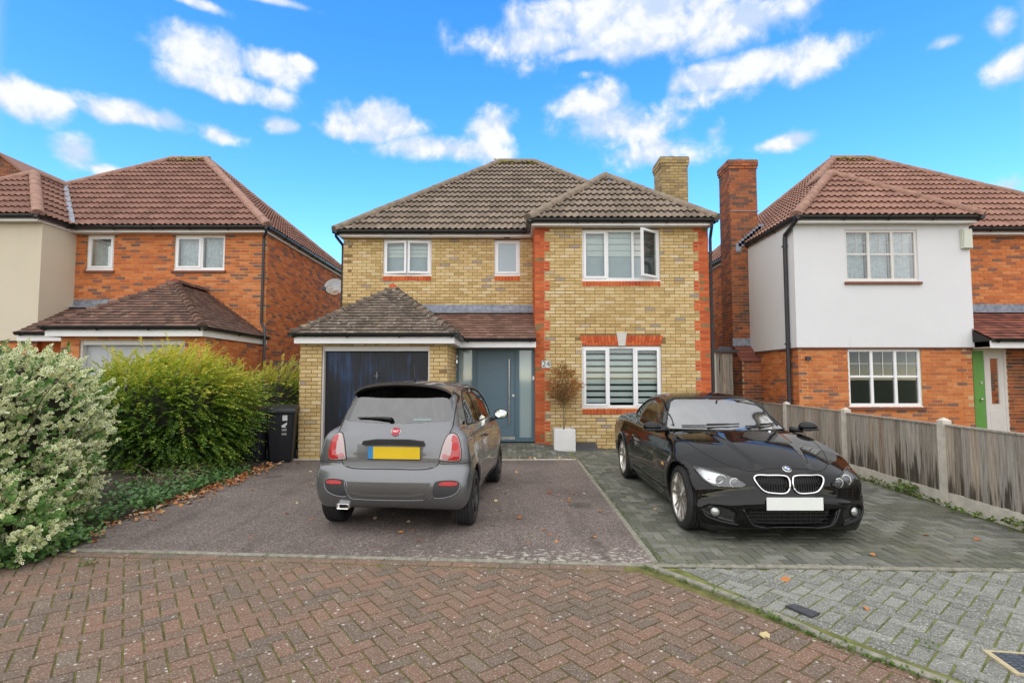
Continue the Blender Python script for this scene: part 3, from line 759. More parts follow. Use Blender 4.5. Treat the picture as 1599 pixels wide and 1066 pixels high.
    gutter_run(g, (ex0 - .05, ef + .035, zg), (bx0 + .04, ef + .035, zg)); gutter_run(g, (bx0 + .035, ef + .04, zg), (bx0 + .035, by - .02, zg)); gutter_run(g, (bx0 - .02, by + .035, zg), (ex1 + .02, by + .035, zg))
    gutter_run(g, (ex1 - .035, by - .02, zg), (ex1 - .035, eb, zg)); gutter_run(g, (ex0 + .035, eb, zg), (ex0 + .035, ef - .02, zg))
    h.part('gutter', g, m_gutter, smooth=False)
    # ---- garage and porch roof
    kg, kp = sqrt(1 + PG * PG), sqrt(1 + PP * PP)
    gx0, gx1, gy = -4.19, -1.07, YG - 0.25; gh = (gx1 - gx0) / 2; gxc = (gx0 + gx1) / 2; py = 11.13
    zpk = ZG + PG * gh; ptop = ZG + PP * (YM - py); vx = gx1 - (PP / PG) * (YM - py)
    core = MB(); b = .03
    core.add([(gx0, gy, ZG - b), (gx1, gy, ZG - b), (gx1, YM, ZG - b), (gx0, YM, ZG - b), (gxc, gy + gh, zpk - .05), (gxc, YM, zpk - .05)], [(0, 1, 4), (1, 2, 5, 4), (3, 0, 4, 5), (0, 3, 2, 1)])
    core.add([(vx, py, ZG - b), (XB - .002, py, ZG - b), (XB - .002, YM, ZG - b), (vx, YM, ZG - b), (vx, YM, ptop - .05), (XB - .002, YM, ptop - .05)], [(0, 1, 5, 4), (0, 3, 2, 1), (1, 2, 5), (0, 4, 3)])
    gr_ = h.part('roof', core, m_deck)
    gr_['label'] = 'low tiled roof over garage and porch'
    pm, pp = c['plain'], c['plain_porch']
    slope(h, gr_, (0, gy, ZG), (1, 0, 0), (0, 1, PG), lambda v: gx0 + v / kg, lambda v: gx1 - v / kg, gh * kg, 0.113, 0.165, 'plain', pm, True)
    slope(h, gr_, (gx0, 0, ZG), (0, 1, 0), (1, 0, PG), lambda v: gy + v / kg, lambda v: YM, gh * kg, 0.113, 0.165, 'plain', pm, c.get('pick_gl', False))
    slope(h, gr_, (gx1, 0, ZG), (0, 1, 0), (-1, 0, PG), lambda v: gy + v / kg, lambda v: min(YM, py + (v / kg) * PG / PP), gh * kg, 0.113, 0.165, 'plain', pm, False)
    slope(h, gr_, (0, py, ZG), (1, 0, 0), (0, 1, PP), lambda v: gx1 - (PP / PG) * v / kp, lambda v: XB - 0.004, (YM - py) * kp, 0.145, 0.165, 'plain', pp, False)
    bm_ = ridge_mesh('bonnet_tile', pm, r=0.085, L=0.2, seg=6)
    for (A, B) in (((gx0, gy, ZG), (gxc, gy + gh, zpk)), ((gx1, gy, ZG), (gxc, gy + gh, zpk))):
        A, B = V3(A), V3(B); n = round((B - A).length / 0.185)
        for i in range(n):
            p = V3(h.T(A.lerp(B, i / n))) + V3((0, 0, 0.018)); q_ = V3(h.T(A.lerp(B, (i + 1.12) / n))) + V3((0, 0, -0.032))
            ax = (q_ - p).normalized(); sd = V3((-ax.y, ax.x, 0)).normalized(); up = ax.cross(sd)
            if up.z < 0: sd, up = -sd, -up
            o_ = bpy.data.objects.new('bonnet_tile', bm_); COL.objects.link(o_); o_.parent = gr_
            o_.matrix_basis = Matrix(((ax.x, sd.x, up.x, p.x), (ax.y, sd.y, up.y, p.y), (ax.z, sd.z, up.z, p.z), (0, 0, 0, 1)))
    ridge_run(h, gr_, (gxc, gy + gh, zpk), (gxc, YM, zpk), bm_, L=0.2, lift=0.03, nm='bonnet_tile')
    cap = MB(); cap.lathe([(0.001, -0.02), (0.085, -0.02), (0.085, 0.0), (0.001, 0.004)], 16, 'Y', o=(gxc, gy + gh - 0.03, zpk + 0.03)); h.part('end_cap', cap, m_brick_q if quoin else m_plain_r, gr_)
    finish_tiles(h)
    ld = MB()
    ld.box(vx - .05, XB - .003, YM - .014, YM - .0095, ptop + 0.0, ptop + 0.185)
    for xx in (vx + .55, vx + 1.35, vx + 2.1): ld.box(xx, xx + .012, YM - .017, YM - .0141, ptop + .002, ptop + .18)
    ld.add([(vx + .02, YM - .012, ptop + .045), (XB - .003, YM - .012, ptop + .045), (XB - .003, YM - .17, ptop - .035), (vx + .16, YM - .17, ptop - .035)], [(0, 1, 2, 3)])
    n = 9
    for i in range(n):                                  # stepped flashing up the garage slope
        xa = gxc + 0.06 + (vx - gxc - 0.06) * i / n; xb_ = gxc + 0.06 + (vx - gxc - 0.06) * (i + 1) / n; zt_ = zpk - PG * (xa - gxc)
        ld.box(xa, xb_ - .001, YM - .016 - .0005 * i, YM - .0095, zt_ - .13, zt_ + .085)
    h.part('flashing', ld, m_lead, gr_)
    fs = MB(); z0, z1 = 2.22, ZG - 0.015
    fs.box(gx0 + .03, gx1 - .03, gy + .05, gy + .075, z0, z1); fs.box(gx1 - .055, gx1 - .03, gy + .075, py + .07, z0, z1); fs.box(gx1 - .03, XB - .003, py + .045, py + .07, z0, z1); fs.box(gx0 + .03, gx0 + .055, gy + .075, YM, z0, z1)
    h.part('fascia', fs, m_fascia, gr_)
    so = MB(); so.box(gx0 + .055, gx1 - .055, gy + .075, YG - .0095, z0 + .002, z0 + .014); so.box(XG + .0095, XB - .003, py + .07, YD + .1, z0 + .012, z0 + .024); so.box(XG + .0095, gx1 - .055, YG - .009, py + .07, z0 + .002, z0 + .011); so.box(gx0 + .055, XL - .0095, YG - .009, YM, z0 + .002, z0 + .014)
    h.part('soffit', so, m_soffit, gr_)
    g = MB(); zz = ZG + .005
    gutter_run(g, (gx0 - .06, gy + .0, zz), (gx1 + .04, gy + .0, zz), r=.05); gutter_run(g, (gx1 + .02, gy - .04, zz), (gx1 + .02, py + .03, zz), r=.05); gutter_run(g, (gx1 + .01, py - .005, zz), (XB - .004, py - .005, zz), r=.05); gutter_run(g, (gx0 - .01, YM, zz), (gx0 - .01, gy - .04, zz), r=.05)
    h.part('gutter', g, m_gutter, gr_)
    for w_ in W:
        a = {kk: vv for kk, vv in w_.items() if kk not in ('wall',)}
        window(h, y=YM if w_['wall'] == 'main' else (YB if (quoin or w_['z0'] < 2.3) else YB - 0.045), **a)
    return h
def chimney(h, x0, x1, y0, y1, z0, z1, mat, mort, corbel=3):
    mb = MB(); mb.box(x0, x1, y0, y1, z0, z1 - 0.02); c = h.part('chimney', mb, mort)
    out = MB(); k0, k1 = int(z0 / BP), int(z1 / BP)
    for k in range(k0, k1):
        g = 0.018 * max(0, min(2, k - (k1 - corbel - 1))) if corbel else 0
        za, zb = k * BP + .005, (k + 1) * BP - .005
        for (o, u, L, n) in (((x0 - g, y0 - g), (1, 0), x1 - x0 + 2 * g, (0, -1)), ((x1 + g, y0 - g), (0, 1), y1 - y0 + 2 * g, (1, 0)), ((x0 - g, y0 - g), (0, 1), y1 - y0 + 2 * g, (-1, 0)), ((x0 - g, y1 + g), (1, 0), x1 - x0 + 2 * g, (0, 1))):
            O, U, N = V3((*o, 0)), V3((*u, 0)), V3((*n, 0)); x = -0.1125 * (k % 2)
            while x < L:
                a, b = max(0, x + .005), min(L, x + .22)
                if b - a > .03: emit(out, O + U * a, O + U * b, za, zb, N, .009 + RND.uniform(-.002, .002), 0)
                x += .225
        if g: out.box(x0 - g, x1 + g, y0 - g, y1 + g, k * BP, (k + 1) * BP)
    tag(out.build('brickwork', mat, c, tr=h.T), kind='stuff')
    fl = MB(); fl.box(x0 - .03, x1 + .03, y0 - .03, y1 + .03, k1 * BP, k1 * BP + .03); h.part('flaunching', fl, m_conc, c)
    pt = MB(); xc, yc = (x0 + x1) / 2, (y0 + y1) / 2
    pt.lathe([(0.15, 0), (0.14, 0.08), (0.155, .09), (.155, .12), (.12, .12), (.11, .02)], 20, o=(xc, yc, k1 * BP + .01)); h.part('chimney_pot', pt, m_terra, c, auto=40)
    return c
m_terra = simple('terracotta', (0.28, 0.10, 0.06), 0.85, vary=0.25, scale=15)
def downpipe(h, pts, r=0.034, mat=None, clips=()):
    mb = MB(); mb.tube([V3(p) for p in pts], r, 10)
    for z in clips:
        p = pts[-1]; mb.lathe([(r + .001, z - .02), (r + .012, z - .02), (r + .012, z + .02), (r + .001, z + .02)], 10, o=(p[0], p[1], 0)); mb.box(p[0] - .045, p[0] + .045, p[1] + r - .01, p[1] + .07, z - .012, z + .012)
    return h.part('downpipe', mb, mat or m_pipe, auto=35)

# ---------------------------------------------------------------- number 24
A = shell(dict(name='brick_house', label='yellow brick house with brown roof, orange quoins and blue front door', sx=1, tx=0, ty=0, tz=0, brick=m_brick_y, mortar=m_mortar_y, bay='quoin', pick='all',
    tile=m_tile_a, ridge=m_ridge_a, plain=m_plain_a, plain_porch=m_plain_p, garage=(-3.694, -1.60, 2.18), windows=[
    dict(wall='main', x0=-3.145, x1=-1.967, z0=4.06, z1=4.945, splits=[0.5], opens={0: ('l', 7), 1: ('r', 7)}, fill='half', blind_frac=0.46, sill='soldier'),
    dict(wall='main', x0=-0.429, x1=0.194, z0=4.06, z1=4.93, splits=[], sash=[0], glass=m_frost, fill='none', sill='soldier'),
    dict(wall='bay', x0=1.588, x1=3.352, z0=3.77, z1=4.93, splits=[0.325, 0.655], sash=[0], opens={2: ('r', 38)}, fill='half', blind_frac=0.5, sill='soldier'),
    dict(wall='bay', x0=1.567, x1=3.347, z0=0.90, z1=2.276, splits=[0.335, 0.665], sash=[0, 2], fill='zebra', sill='soldier')]))
chimney(A, 3.93, 4.62, 13.4, 14.06, 4.9, 7.36, m_brick_yd, m_mortar_y)
# flat arch with keystone over the bay's lower window
ab = MB(); ab.box(1.53, 3.385, 11.652, 11.70, 2.29, 2.515); arch = A.part('flat_arch', ab, m_mortar_q)
n = 24; xa0, xa1, xb0, xb1 = 1.585, 3.33, 1.515, 3.40
for i in range(n):
    f0, f1 = i / n, (i + 1) / n; fm = (f0 + f1) / 2
    if abs(fm - 0.5) < 0.055: continue
    zs = (2.285, 2.40, 2.515) if i % 2 else (2.285, 2.36, 2.515)
    for za, zb in zip(zs, zs[1:]):
        X = lambda f, z: (xa0 + (xa1 - xa0) * f) * (1 - (z - 2.285) / .23) + (xb0 + (xb1 - xb0) * f) * ((z - 2.285) / .23)
        za_, zb_ = za + .004, zb - .004; e = .0045; y0, y1 = 11.639, 11.66
        mb = MB(); mb.hexa([(X(f0, za_) + e, y0, za_), (X(f1, za_) - e, y0, za_), (X(f1, za_) - e, y1, za_), (X(f0, za_) + e, y1, za_), (X(f0, zb_) + e, y0, zb_), (X(f1, zb_) - e, y0, zb_), (X(f1, zb_) - e, y1, zb_), (X(f0, zb_) + e, y1, zb_)])
        A.part('arch_brick', mb, m_brick_q, arch)
ks = MB(); ks.hexa([(2.385, 11.615, 2.283), (2.535, 11.615, 2.283), (2.535, 11.66, 2.283), (2.385, 11.66, 2.283), (2.345, 11.615, 2.585), (2.575, 11.615, 2.585), (2.575, 11.66, 2.585), (2.345, 11.66, 2.585)]); A.part('keystone', ks, m_stone, arch)
m_dull = simple('tarnished_metal', (0.20, 0.20, 0.21), 0.45, metal=0.8, vary=0.2)
# garage door: dark up-and-over with blue wear
m_gar, nt, b = new_mat('weathered_navy_paint')
pos = nt.add('ShaderNodeNewGeometry').outputs['Position']
st = nt.noise(nt.scalev(pos, (7, 1, 0.55)), 2.2, 6, 0.65); st2 = nt.noise(nt.scalev(pos, (26, 1, 1.6)), 2.0, 4, 0.6); pa = nt.noise(pos, 1.1, 3, 0.5)
k_ = nt.math('ADD', nt.math('MULTIPLY', st, 0.42), nt.math('ADD', nt.math('MULTIPLY', st2, 0.18), nt.math('MULTIPLY', pa, 0.48)))
nt.set(b.inputs['Base Color'], nt.ramp(k_, [(0.49, (0.005, 0.006, 0.010)), (0.57, (0.006, 0.012, 0.028)), (0.64, (0.018, 0.050, 0.13)), (0.72, (0.05, 0.11, 0.24))]))
b.inputs['Roughness'].default_value = 0.5
gd = MB(); x0, x1, yd = -3.66, -1.634, 10.235; gd.box(x0, x1, yd, yd + .03, 0.02, 2.085)
door = A.part('garage_door', gd, m_gar); door['label'] = 'dark navy garage door with worn blue streaks'
nb = 6; pw = (x1 - x0) / nb; me = MB(); me.box(.0015, pw - .0015, -.012, 0.001, 0, 2.06); me = me.mesh('door_board', m_gar)
for i in range(nb):
    o = bpy.data.objects.new('door_board', me); COL.objects.link(o); o.parent = door; o.location = A.T((x0 + pw * i, yd, .022))
hd = MB(); hd.box(-2.655, -2.635, yd - .05, yd - .013, 1.55, 1.68); hd.tube([(-2.69, yd - .055, 1.6), (-2.60, yd - .055, 1.6)], .009, 8); hd.lathe([(.001, -.03), (.02, -.03), (.02, -.012)], 12, 'Y', o=(-2.645, yd, 1.60)); A.part('handle', hd, m_dull, door)
gf = MB(); gf.box(-3.694, -3.662, 10.13, 10.235, 0, 2.18); gf.box(-1.632, -1.6, 10.13, 10.235, 0, 2.18); gf.box(-3.66, -1.634, 10.14, 10.235, 2.088, 2.18); A.part('door_frame', gf, m_upvc_old)
# blue front door with sidelights
m_blue = simple('slate_blue_paint', (0.105, 0.175, 0.225), 0.42, vary=0.04, scale=3)
m_blue2 = simple('slate_blue_frame', (0.085, 0.15, 0.195), 0.42, vary=0.04, scale=3)
yd = 11.75; zb, zt = 0.145, 2.236
fx = lambda px: (px - 799.5) / 812 * 11.74
fr = MB(); xs = [-1.252, -1.195, -0.897, -0.795, 0.07, 0.165, 0.442, 0.515]
for a, b_ in ((xs[0], xs[1]), (xs[2], xs[3]), (xs[4], xs[5]), (xs[6], xs[7])): fr.box(a, b_, yd - .04, yd + .06, zb + .05, zt - .05)
fr.box(xs[0], xs[7], yd - .04, yd + .06, zt - .05, zt); fr.box(xs[0], xs[7], yd - .06, yd + .06, zb, zb + .05)
for a, b_ in ((xs[1], xs[2]), (xs[5], xs[6])): fr.box(a, b_, yd - .02, yd + .05, zb + .05, zb + .09)
frame = A.part('door_frame', fr, m_blue2); frame['label'] = 'slate blue door frame with frosted sidelights'
m_side = glass_mat('frosted_sidelight', (0.75, 0.88, 0.9), 0.08, 0.06, 0.22, (0.40, 0.52, 0.54))
for a, b_ in ((xs[1], xs[2]), (xs[5], xs[6])):
    pn = MB(); pn.box(a, b_, yd + .005, yd + .02, zb + .09, zt - .05); A.part('sidelight', pn, m_side, frame)
    bx = MB(); bx.box(a - .02, b_ + .02, yd + .10, yd + .12, zb, zt); A.part('sidelight_backing', bx, m_room, frame)
lf = MB(); lf.box(xs[3] + .004, xs[4] - .004, yd - .012, yd + .04, zb + .115, zt - .054)
for i in range(9): lf.box(xs[3] + .004, xs[4] - .004, yd - .0155, yd - .0125, zb + .13 + i * .212, zb + .13 + i * .212 + .203)
leaf = A.part('front_door', lf, m_blue); leaf['label'] = 'slate blue front door with long steel bar handle'
sl = MB(); sl.box(xs[3] + .004, xs[4] - .004, yd - .035, yd + .03, zb + .051, zb + .112); A.part('threshold', sl, m_steel, leaf)
hd = MB(); hx = -.065; hd.tube([(hx, yd - .075, .52), (hx, yd - .075, 1.98)], .015, 12)
for z in (.62, 1.88): hd.tube([(hx, yd - .075, z), (hx, yd - .014, z)], .009, 8)
A.part('bar_handle', hd, m_steel, leaf, auto=40)
lk = MB(); lk.lathe([(.001, -.03), (.026, -.03), (.03, -.022), (.03, -.014)], 16, 'Y', o=(.03, yd, 1.17)); A.part('lock', lk, m_steel, leaf, auto=40)
bl = MB(); bl.box(.462, .50, yd - .065, yd - .041, 1.52, 1.60); A.part('doorbell', bl, m_upvc, frame)
wl_ = MB(); wl_.lathe([(.001, .0), (.03, .0), (.035, .05), (.02, .06), (.001, .06)], 14, o=(-1.20, 11.28, 2.0)); wl_.tube([(-1.255, 11.28, 1.9), (-1.2, 11.28, 1.9), (-1.2, 11.28, 2.0)], .008, 6); wl_.lathe([(.001, -.09), (.026, -.09), (.022, -.02), (.001, -.02)], 12, o=(-1.2, 11.28, 1.97)); A.part('porch_light', wl_, m_chrome, auto=40)
# soil and rain pipes
downpipe(A, [(4.44, 11.36, 5.02), (4.44, 11.38, 4.93), (4.50, 11.62, 4.78), (4.505, 11.66, 4.70), (4.505, 11.66, 0.05)], clips=(4.4, 2.7, 1.2))
downpipe(A, [(-4.22, 12.27, 5.02), (-4.22, 12.3, 4.95), (-4.16, 12.62, 4.82), (-4.165, 12.66, 4.7), (-4.165, 12.66, 2.6)], clips=(4.3, 3.0), mat=m_gutter)
vt = MB(); vt.box(-.2, -.05, 12.4, 12.5, 4.957, 4.9615); A.part('soffit_vent', vt, m_pipe)

# ---------------------------------------------------------------- neighbour on the left
def panel_door(h, x0, x1, z0, z1, y, mat, name='garage_door', rows=3, cols=4, label=None):
    mb = MB(); mb.box(x0, x1, y, y + .04, z0, z1); d = h.part(name, mb, mat)
    pw, ph = (x1 - x0) / cols, (z1 - z0) / rows
    for i in range(cols):
        for j in range(rows):
            p = MB(); a, b_, c_, e = x0 + pw * i + .06, x0 + pw * (i + 1) - .06, z0 + ph * j + .07, z0 + ph * (j + 1) - .07
            p.hexa([(a, y + .001, c_), (b_, y + .001, c_), (b_, y + .001, e), (a, y + .001, e), (a + .03, y - .016, c_ + .03), (b_ - .03, y - .016, c_ + .03), (b_ - .03, y - .016, e - .03), (a + .03, y - .016, e - .03)]); h.part('door_panel', p, mat, d)
    if label: d['label'] = label
    return d
m_gwhite = simple('pale_grey_door', (0.48, 0.50, 0.53), 0.5, vary=0.04, scale=3)
Lh = shell(dict(name='brick_house', label='red brick house with cream rendered bay behind the hedges', sx=-1, tx=-10.3 + .14, ty=0.15, tz=0.15, brick=m_brick_r, mortar=m_mortar_r, bay='render', render=m_cream_render, bell=m_brick_d, pick='all', xb=0.66,
    tile=m_tile_l, ridge=m_ridge_l, plain=m_plain_l, plain_porch=m_plain_l, garage=(-3.70, -1.62, 2.15), windows=[
    dict(wall='main', x0=-3.06, x1=-1.81, z0=4.08, z1=4.94, splits=[0.47], sash=[1], fill='net', sill='tile', frame=m_upvc),
    dict(wall='main', x0=-0.32, x1=0.35, z0=4.08, z1=4.94, splits=[], sash=[0], fill='net', sill='tile')]))
panel_door(Lh, -3.66, -1.66, .02, 2.06, 10.24, m_gwhite, cols=4, rows=3, label='pale grey panelled garage door behind the hedge')
gf = MB(); gf.box(-3.70, -3.662, 10.13, 10.24, 0, 2.15); gf.box(-1.658, -1.62, 10.13, 10.24, 0, 2.15); gf.box(-3.66, -1.66, 10.14, 10.24, 2.065, 2.15); Lh.part('door_frame', gf, m_upvc_old)
panel_door(Lh, -1.2, -0.1, .1, 2.2, 11.75, m_gwhite, name='front_door', cols=2, rows=3)
iw = MB(); iw.box(-.098, .64, 11.76, 11.9, 0, 2.3); Lh.part('porch_wall', iw, m_brick_r)
downpipe(Lh, [(-4.215, 12.24, 5.02), (-4.19, 12.3, 4.95), (-4.06, 12.46, 4.86), (-4.05, 12.475, 4.75), (-4.05, 12.475, 2.75), (-4.21, 12.3, 2.6), (-4.24, 12.25, 2.5), (-4.24, 12.25, 0.05)], clips=())
# ---------------------------------------------------------------- neighbour on the right
Rh = shell(dict(name='brick_house', label='red brick house with white rendered bay beyond the fence', sx=-1, tx=10.69, ty=-0.31, tz=-0.03, brick=m_brick_r, mortar=m_mortar_r, bay='render', render=m_white_render, bell=m_brick_d, pick='all', xb=0.665,
    tile=m_tile_r, ridge=m_ridge_r, plain=m_plain_r, plain_porch=m_plain_r, garage=(-3.694, -1.60, 2.15), windows=[
    dict(wall='bay', x0=1.765, x1=3.366, z0=3.72, z1=4.85, splits=[0.34, 0.665], frame=m_upvc_old, fill='net', bars=([0.5], [0.53, 0.78], 0.004, 0.018), sill='tile'),
    dict(wall='bay', x0=1.765, x1=3.366, z0=0.985, z1=2.222, splits=[0.34, 0.665], fill='dark', bars=([0.5], [0.52, 0.77], 0.003, 0.022), sill='tile'),
    dict(wall='main', x0=0.02, x1=0.48, z0=4.06, z1=4.93, splits=[], sash=[0], frame=m_upvc_old, fill='net', sill='tile')]))
XR_ = 4.445
chimney(Rh, 4.21, 4.93, 13.82, 14.47, 2.2, 7.36, m_brick_d, m_mortar_r)
# wider breast low down with its tiled shoulder
mb = MB(); mb.box(4.44, 4.92, 13.34, 14.46, 0, 2.0); br = Rh.part('chimney_breast', mb, m_mortar_r); out = MB()
for k in range(0, 27):
    for (o, u, L, n) in (((4.44, 13.34), (1, 0), .48, (0, -1)), ((4.92, 13.34), (0, 1), 1.12, (1, 0))):
        O, U, N = V3((*o, 0)), V3((*u, 0)), V3((*n, 0)); x = -0.1125 * (k % 2)
        while x < L:
            a, b_ = max(0, x + .005), min(L, x + .22)
            if b_ - a > .03: emit(out, O + U * a, O + U * b_, k * BP + .005, (k + 1) * BP - .005, N, .009, 0)
            x += .225
tag(out.build('brickwork', m_brick_d, br, tr=Rh.T), kind='stuff')
for i in range(4):
    y0, y1, z0, z1 = 13.30 + i * .12, 13.30 + i * .12 + .16, 2.01 + i * .10, 2.01 + i * .10 + .10
    mb = MB(); mb.hexa([(4.46, y0, z0), (4.97 - .01 * i, y0, z0), (4.97 - .01 * i, y1, z1 + .0), (4.46, y1, z1), (4.46, y0, z0 + .02), (4.97 - .01 * i, y0, z0 + .02), (4.97 - .01 * i, y1, z1 + .02), (4.46, y1, z1 + .02)]); Rh.part('shoulder_tile', mb, m_plain_r, br)
mb = MB(); mb.hexa([(4.46, 13.76, 2.42), (4.96, 13.76, 2.42), (4.96, 13.81, 2.42), (4.46, 13.81, 2.42), (4.46, 13.795, 2.62), (4.95, 13.795, 2.62), (4.95, 13.81, 2.62), (4.46, 13.81, 2.62)]); Rh.part('flashing', mb, m_lead, br)
mb = MB()
for i in range(9):
    x = 4.66 - i * .075; z = ZE + PIT * (4.56 - x); mb.box(x - .0, x + .15, 13.793, 13.8105, z - .02 if i else z - .1, z + .13)
mb.box(4.18, 4.94, 13.79, 13.8095, 5.98, 6.0); Rh.part('flashing', mb, m_lead)
downpipe(Rh, [(4.52, 11.42, 5.03), (4.55, 11.5, 4.93), (4.545, 11.85, 4.80), (4.54, 11.88, 4.7), (4.54, 11.88, 0.05)], clips=(4.55, 2.35), r=.045)
al = MB(); al.box(.62, .83, 11.53, 11.60, 4.42, 4.85); al.hexa([(.63, 11.51, 4.43), (.82, 11.51, 4.43), (.82, 11.53, 4.43), (.63, 11.53, 4.43), (.64, 11.50, 4.83), (.81, 11.50, 4.83), (.81, 11.53, 4.84), (.64, 11.53, 4.84)])
tag(Rh.part('alarm_box', al, m_cream_box := simple('cream_plastic', (0.66, 0.67, 0.58), 0.5, vary=0.03)))
m_green = simple('green_paint', (0.13, 0.33, 0.065), 0.45, vary=0.05)
D_ = .19
fr = MB(); fr.box(-.40 + D_, .515, 11.78, 11.86, 2.19, 2.24); fr.box(-.40 + D_, -.35 + D_, 11.78, 11.86, .12, 2.19); fr.box(.055 + D_, .085 + D_, 11.78, 11.86, .12, 2.19); pf = Rh.part('door_frame', fr, m_upvc_old)
sp = MB(); sp.box(-.35 + D_, .055 + D_, 11.80, 11.84, .12, 1.02); sp.box(-.35 + D_, -.24 + D_, 11.80, 11.84, 1.02, 2.19); sp.box(-.06 + D_, .055 + D_, 11.80, 11.84, 1.02, 2.19); sp.box(-.24 + D_, -.06 + D_, 11.80, 11.84, 2.02, 2.19); sp.box(-.29 + D_, -.01 + D_, 11.79, 11.80, .2, .88); sd = Rh.part('side_panel', sp, m_upvc_old, pf)
pn = MB(); pn.box(-.24 + D_, -.06 + D_, 11.815, 11.825, 1.02, 2.02); Rh.part('pane', pn, m_glass, pf); bx = MB(); bx.box(-.35 + D_, .05 + D_, 11.9, 11.92, .9, 2.15); Rh.part('pane_backing', bx, m_dark, pf)
gl = MB(); gl.box(.087 + D_, .515, 11.795, 11.84, .12, 2.19); gdr = Rh.part('front_door', gl, m_green); gdr['label'] = 'green front door in the porch'
hd = MB(); hd.lathe([(.001, -.06), (.03, -.055), (.03, -.03), (.012, -.0)], 12, 'Y', o=(.38, 11.795, 1.12)); hd.box(.34, .38, 11.77, 11.795, 1.45, 1.52); Rh.part('handle', hd, m_steel, gdr)
iw = MB(); iw.box(-1.2, -.212, 11.80, 11.9, 0, 2.3); w2 = Rh.part('porch_wall', iw, m_mortar_r)
wall(Rh, (-1.25, 11.79), (1, 0), 1.038, 0, 2.3, (), [m_brick_d], None, (0, -1), th=.005, mortar=m_mortar_r); finish_bricks(Rh, 0)
cl = MB(); cl.box(4.20, 4.30, 11.58, 11.645, 1.98, 2.06); cl.tube([(4.25, 11.66, 2.0), (4.26, 11.655, 1.2), (4.25, 11.66, .4)], .006, 5); Rh.part('outside_light', cl, m_pipe)

# far house behind on the left: only its gable corner shows
gb = empty('gable_house', (-19.5, 21, 0)); tag(gb, 'brick gable end rising behind the cream bay at the far left', 'house')
zap = 10.05
mb = MB(); mb.add([(-24, 19.5, 0), (-16.2, 19.5, 0), (-16.2, 19.5, 7.4), (-19.6, 19.5, zap), (-24, 19.5, 6.5), (-24, 26, 0), (-16.2, 26, 0), (-16.2, 26, 7.4), (-19.6, 26, zap), (-24, 26, 6.5)], [(0, 1, 2, 3, 4), (1, 6, 7, 2), (5, 9, 8, 7, 6)])
gw = mb.build('wall', m_mortar_r, gb); out = MB()
for k in range(84, 136):
    z = k * BP
    xr = min(-16.2, -19.6 + (zap - z) / (zap - 7.4) * 3.4); x = -22.5 - .1125 * (k % 2)
    while x < xr:
        b_ = min(xr, x + .215)
        if b_ - x > .03: emit(out, V3((x, 19.5, 0)), V3((b_, 19.5, 0)), z + .005, z + .07, V3((0, -1, 0)), .009, 0)
        x += .225
tag(out.build('brickwork', m_brick_d, gw), kind='stuff')
mb = MB()
for (xa, za, xb_, zb_) in ((-16.0, 7.25, -19.6, zap + .03), (-24, 6.5, -19.6, zap + .03)):
    mb.hexa([(xa, 19.38, za), (xb_, 19.38, zb_), (xb_, 26.1, zb_), (xa, 26.1, za), (xa, 19.38, za + .1), (xb_, 19.38, zb_ + .1), (xb_, 26.1, zb_ + .1), (xa, 26.1, za + .1)])
mb.build('roof', m_tile_l, gb)
mb = MB(); mb.box(-23, -18.4, 19.44, 19.49, 8.82, 8.9); mb.build('string_course', m_postc, gb)
# ================================================================ ground
class Poly2:
    @staticmethod
    def clip(poly, planes):
        """planes: (nx, ny, d) keep nx*x+ny*y<=d"""
        for (nx, ny, d) in planes:
            out = []
            for i in range(len(poly)):
                a, b = poly[i], poly[(i + 1) % len(poly)]; da, db = nx * a[0] + ny * a[1] - d, nx * b[0] + ny * b[1] - d
                if da <= 0: out.append(a)
                if (da < 0 < db) or (db < 0 < da):
                    t = da / (da - db); out.append((a[0] + (b[0] - a[0]) * t, a[1] + (b[1] - a[1]) * t))
            poly = out
            if len(poly) < 3: return []
        return poly
def area(p): return 0.5 * abs(sum(p[i][0] * p[(i + 1) % len(p)][1] - p[(i + 1) % len(p)][0] * p[i][1] for i in range(len(p))))
def halfplane(a, b):
    """keep the left side of a->b"""
    nx, ny = (b[1] - a[1]), -(b[0] - a[0]); L = hypot(nx, ny); nx, ny = nx / L, ny / L
    return (nx, ny, nx * a[0] + ny * a[1])
def paver_prism(mb, poly, z, th=0.05, ch=0.004, mi=0):
    n = len(poly); cx = sum(p[0] for p in poly) / n; cy = sum(p[1] for p in poly) / n
    L = [hypot(p[0] - cx, p[1] - cy) or 1 for p in poly]
    ins = [(p[0] - (p[0] - cx) / l * ch * 1.4, p[1] - (p[1] - cy) / l * ch * 1.4) for p, l in zip(poly, L)]
    tx, ty = RND.gauss(0, .008), RND.gauss(0, .008)
    vs = [(p[0], p[1], z - th) for p in poly] + [(p[0], p[1], z - ch) for p in poly] + [(p[0], p[1], z + tx * (p[0] - cx) + ty * (p[1] - cy)) for p in ins]
    fs = [(i, (i + 1) % n, n + (i + 1) % n, n + i) for i in range(n)] + [(n + i, n + (i + 1) % n, 2 * n + (i + 1) % n, 2 * n + i) for i in range(n)] + [tuple(range(2 * n, 3 * n))]
    mb.add(vs, fs, mi)
